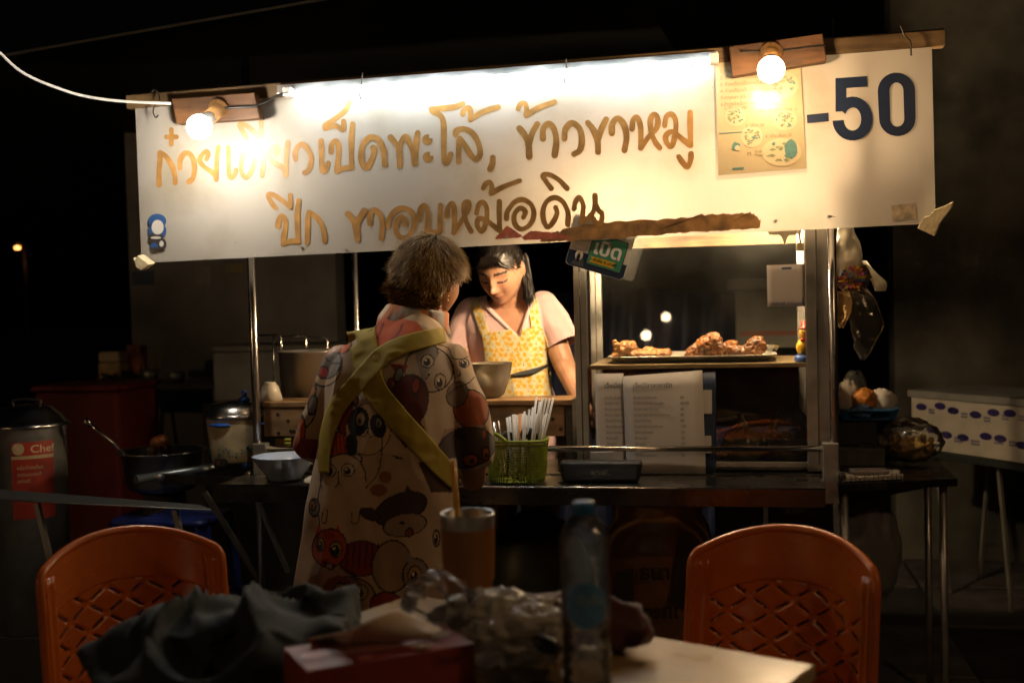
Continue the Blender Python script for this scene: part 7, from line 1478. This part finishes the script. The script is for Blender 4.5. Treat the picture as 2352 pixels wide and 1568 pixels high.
mb = MB(); ribbon(mb, [(826, 742), (836, 800), (844, 845), (862, 895), (905, 950), (960, 1010), (1010, 1065), (1050, 1105)], [66, 64, 60, 56, 54, 52, 48, 42], bvc, .005, 12, 13); crease(mb, 3); o = mb.build('apron_strap', YST, CU); o.modifiers.new('t', 'SOLIDIFY').thickness = .0014
mb = MB(); ribbon(mb, [(1022, 768), (962, 781), (915, 796), (875, 818), (845, 850), (815, 885), (780, 925), (757, 975), (745, 1030), (744, 1085)], [34, 40, 42, 42, 42, 42, 40, 36, 30, 24], bvc, .009, 12, 13); crease(mb, 8); o = mb.build('apron_strap', YST, CU); o.modifiers.new('t', 'SOLIDIFY').thickness = .0014
mb = MB()                                                   # collar
cen = at(950, 742, -.395); P = []
for t in np.linspace(0, 2*math.pi, 48, endpoint=False):
    ca, sa = math.cos(t), math.sin(t); row = []
    for k, (rr, dz) in enumerate(((.064, .0), (.069, .030), (.074, .042), (.082, .036), (.092, .008), (.098, -.014))):
        row.append(cen+np.array((ca*rr*1.0+.012*(dz > .01), sa*rr*.85, dz+ -.25*ca*.0-.18*rr*ca*.9)))
    P.append(row)
P = np.array(P); mb.grid(P, cu=True); Vc = mb.verts(); cc = np.tile((.50, .15, .035), (len(Vc), 1)); nz_ = vnoise(Vc, 32, 3); cc[nz_ > .18] = (.42, .38, .33); cc[nz_ < -.35] = (.58, .5, .38); cc[np.abs(nz_-.18) < .035] = INKC; mb.cols = [cc]
o = mb.build('collar', MATS['cat_print_cotton'], CU, colors=True); o.modifiers.new('t', 'SOLIDIFY').thickness = .003
# hair
m = MB(); r_ = np.random.default_rng(9); roots = []
keep2 = lambda d: not (d[1] > .25 and d[2] < .45) and not (d[1] > -.12 and d[2] < -.12) and not (abs(d[0]) > .8 and d[1] > -.25 and d[2] < .1) and d[2] > -.92
Vv = P_ = None
ph = np.linspace(.01, 2.75, 44); P = np.array([[(math.sin(p_)*math.cos(t), math.sin(p_)*math.sin(t), math.cos(p_)) for t in np.linspace(0, 2*math.pi, 72, endpoint=False)] for p_ in ph]); Vv = P.reshape(-1, 3)
rad2 = np.array((.084, .104, .119)); m.grid(((Vv*rad2*(1+.03*vnoise(Vv, 5, 2))[:, None])@HR2.T+HC2).reshape(P.shape), cv=True); m.F = [f for f in m.F if all(keep2(Vv[i]) for i in f)]; m.S = [True]*len(m.F); m.cols = [np.tile((.045, .028, .012), (m.n, 1))]
while len(roots) < 9000:
    d = r_.normal(size=3); d /= np.linalg.norm(d)
    if keep2(d): roots.append(d)
strands(m, HC2, HR2, rad2, roots, (.2, -.2, .95), 6, (.035, .085), .23, .0032, .32, 7, ((.36, .20, .05), (.045, .025, .009)), .9)
m.build('hair', M('blond_hair', None, .6, 0, 0, 1, attr='Col', spec=.15), CU, colors=True, fix=False)
e = HC2+HR2@np.array((np.sign(np.dot(HR2[:, 0], rgt))*.075, .0, -.046)); mb = MB(); mb.tube([e+np.array((0, .008*math.cos(t), .008*math.sin(t)-.006)) for t in np.linspace(0, 2*math.pi, 20)], .0011, 6, caps=False); mb.build('earring', M('gold', (.7, .45, .15), .25, 1.0), CU)
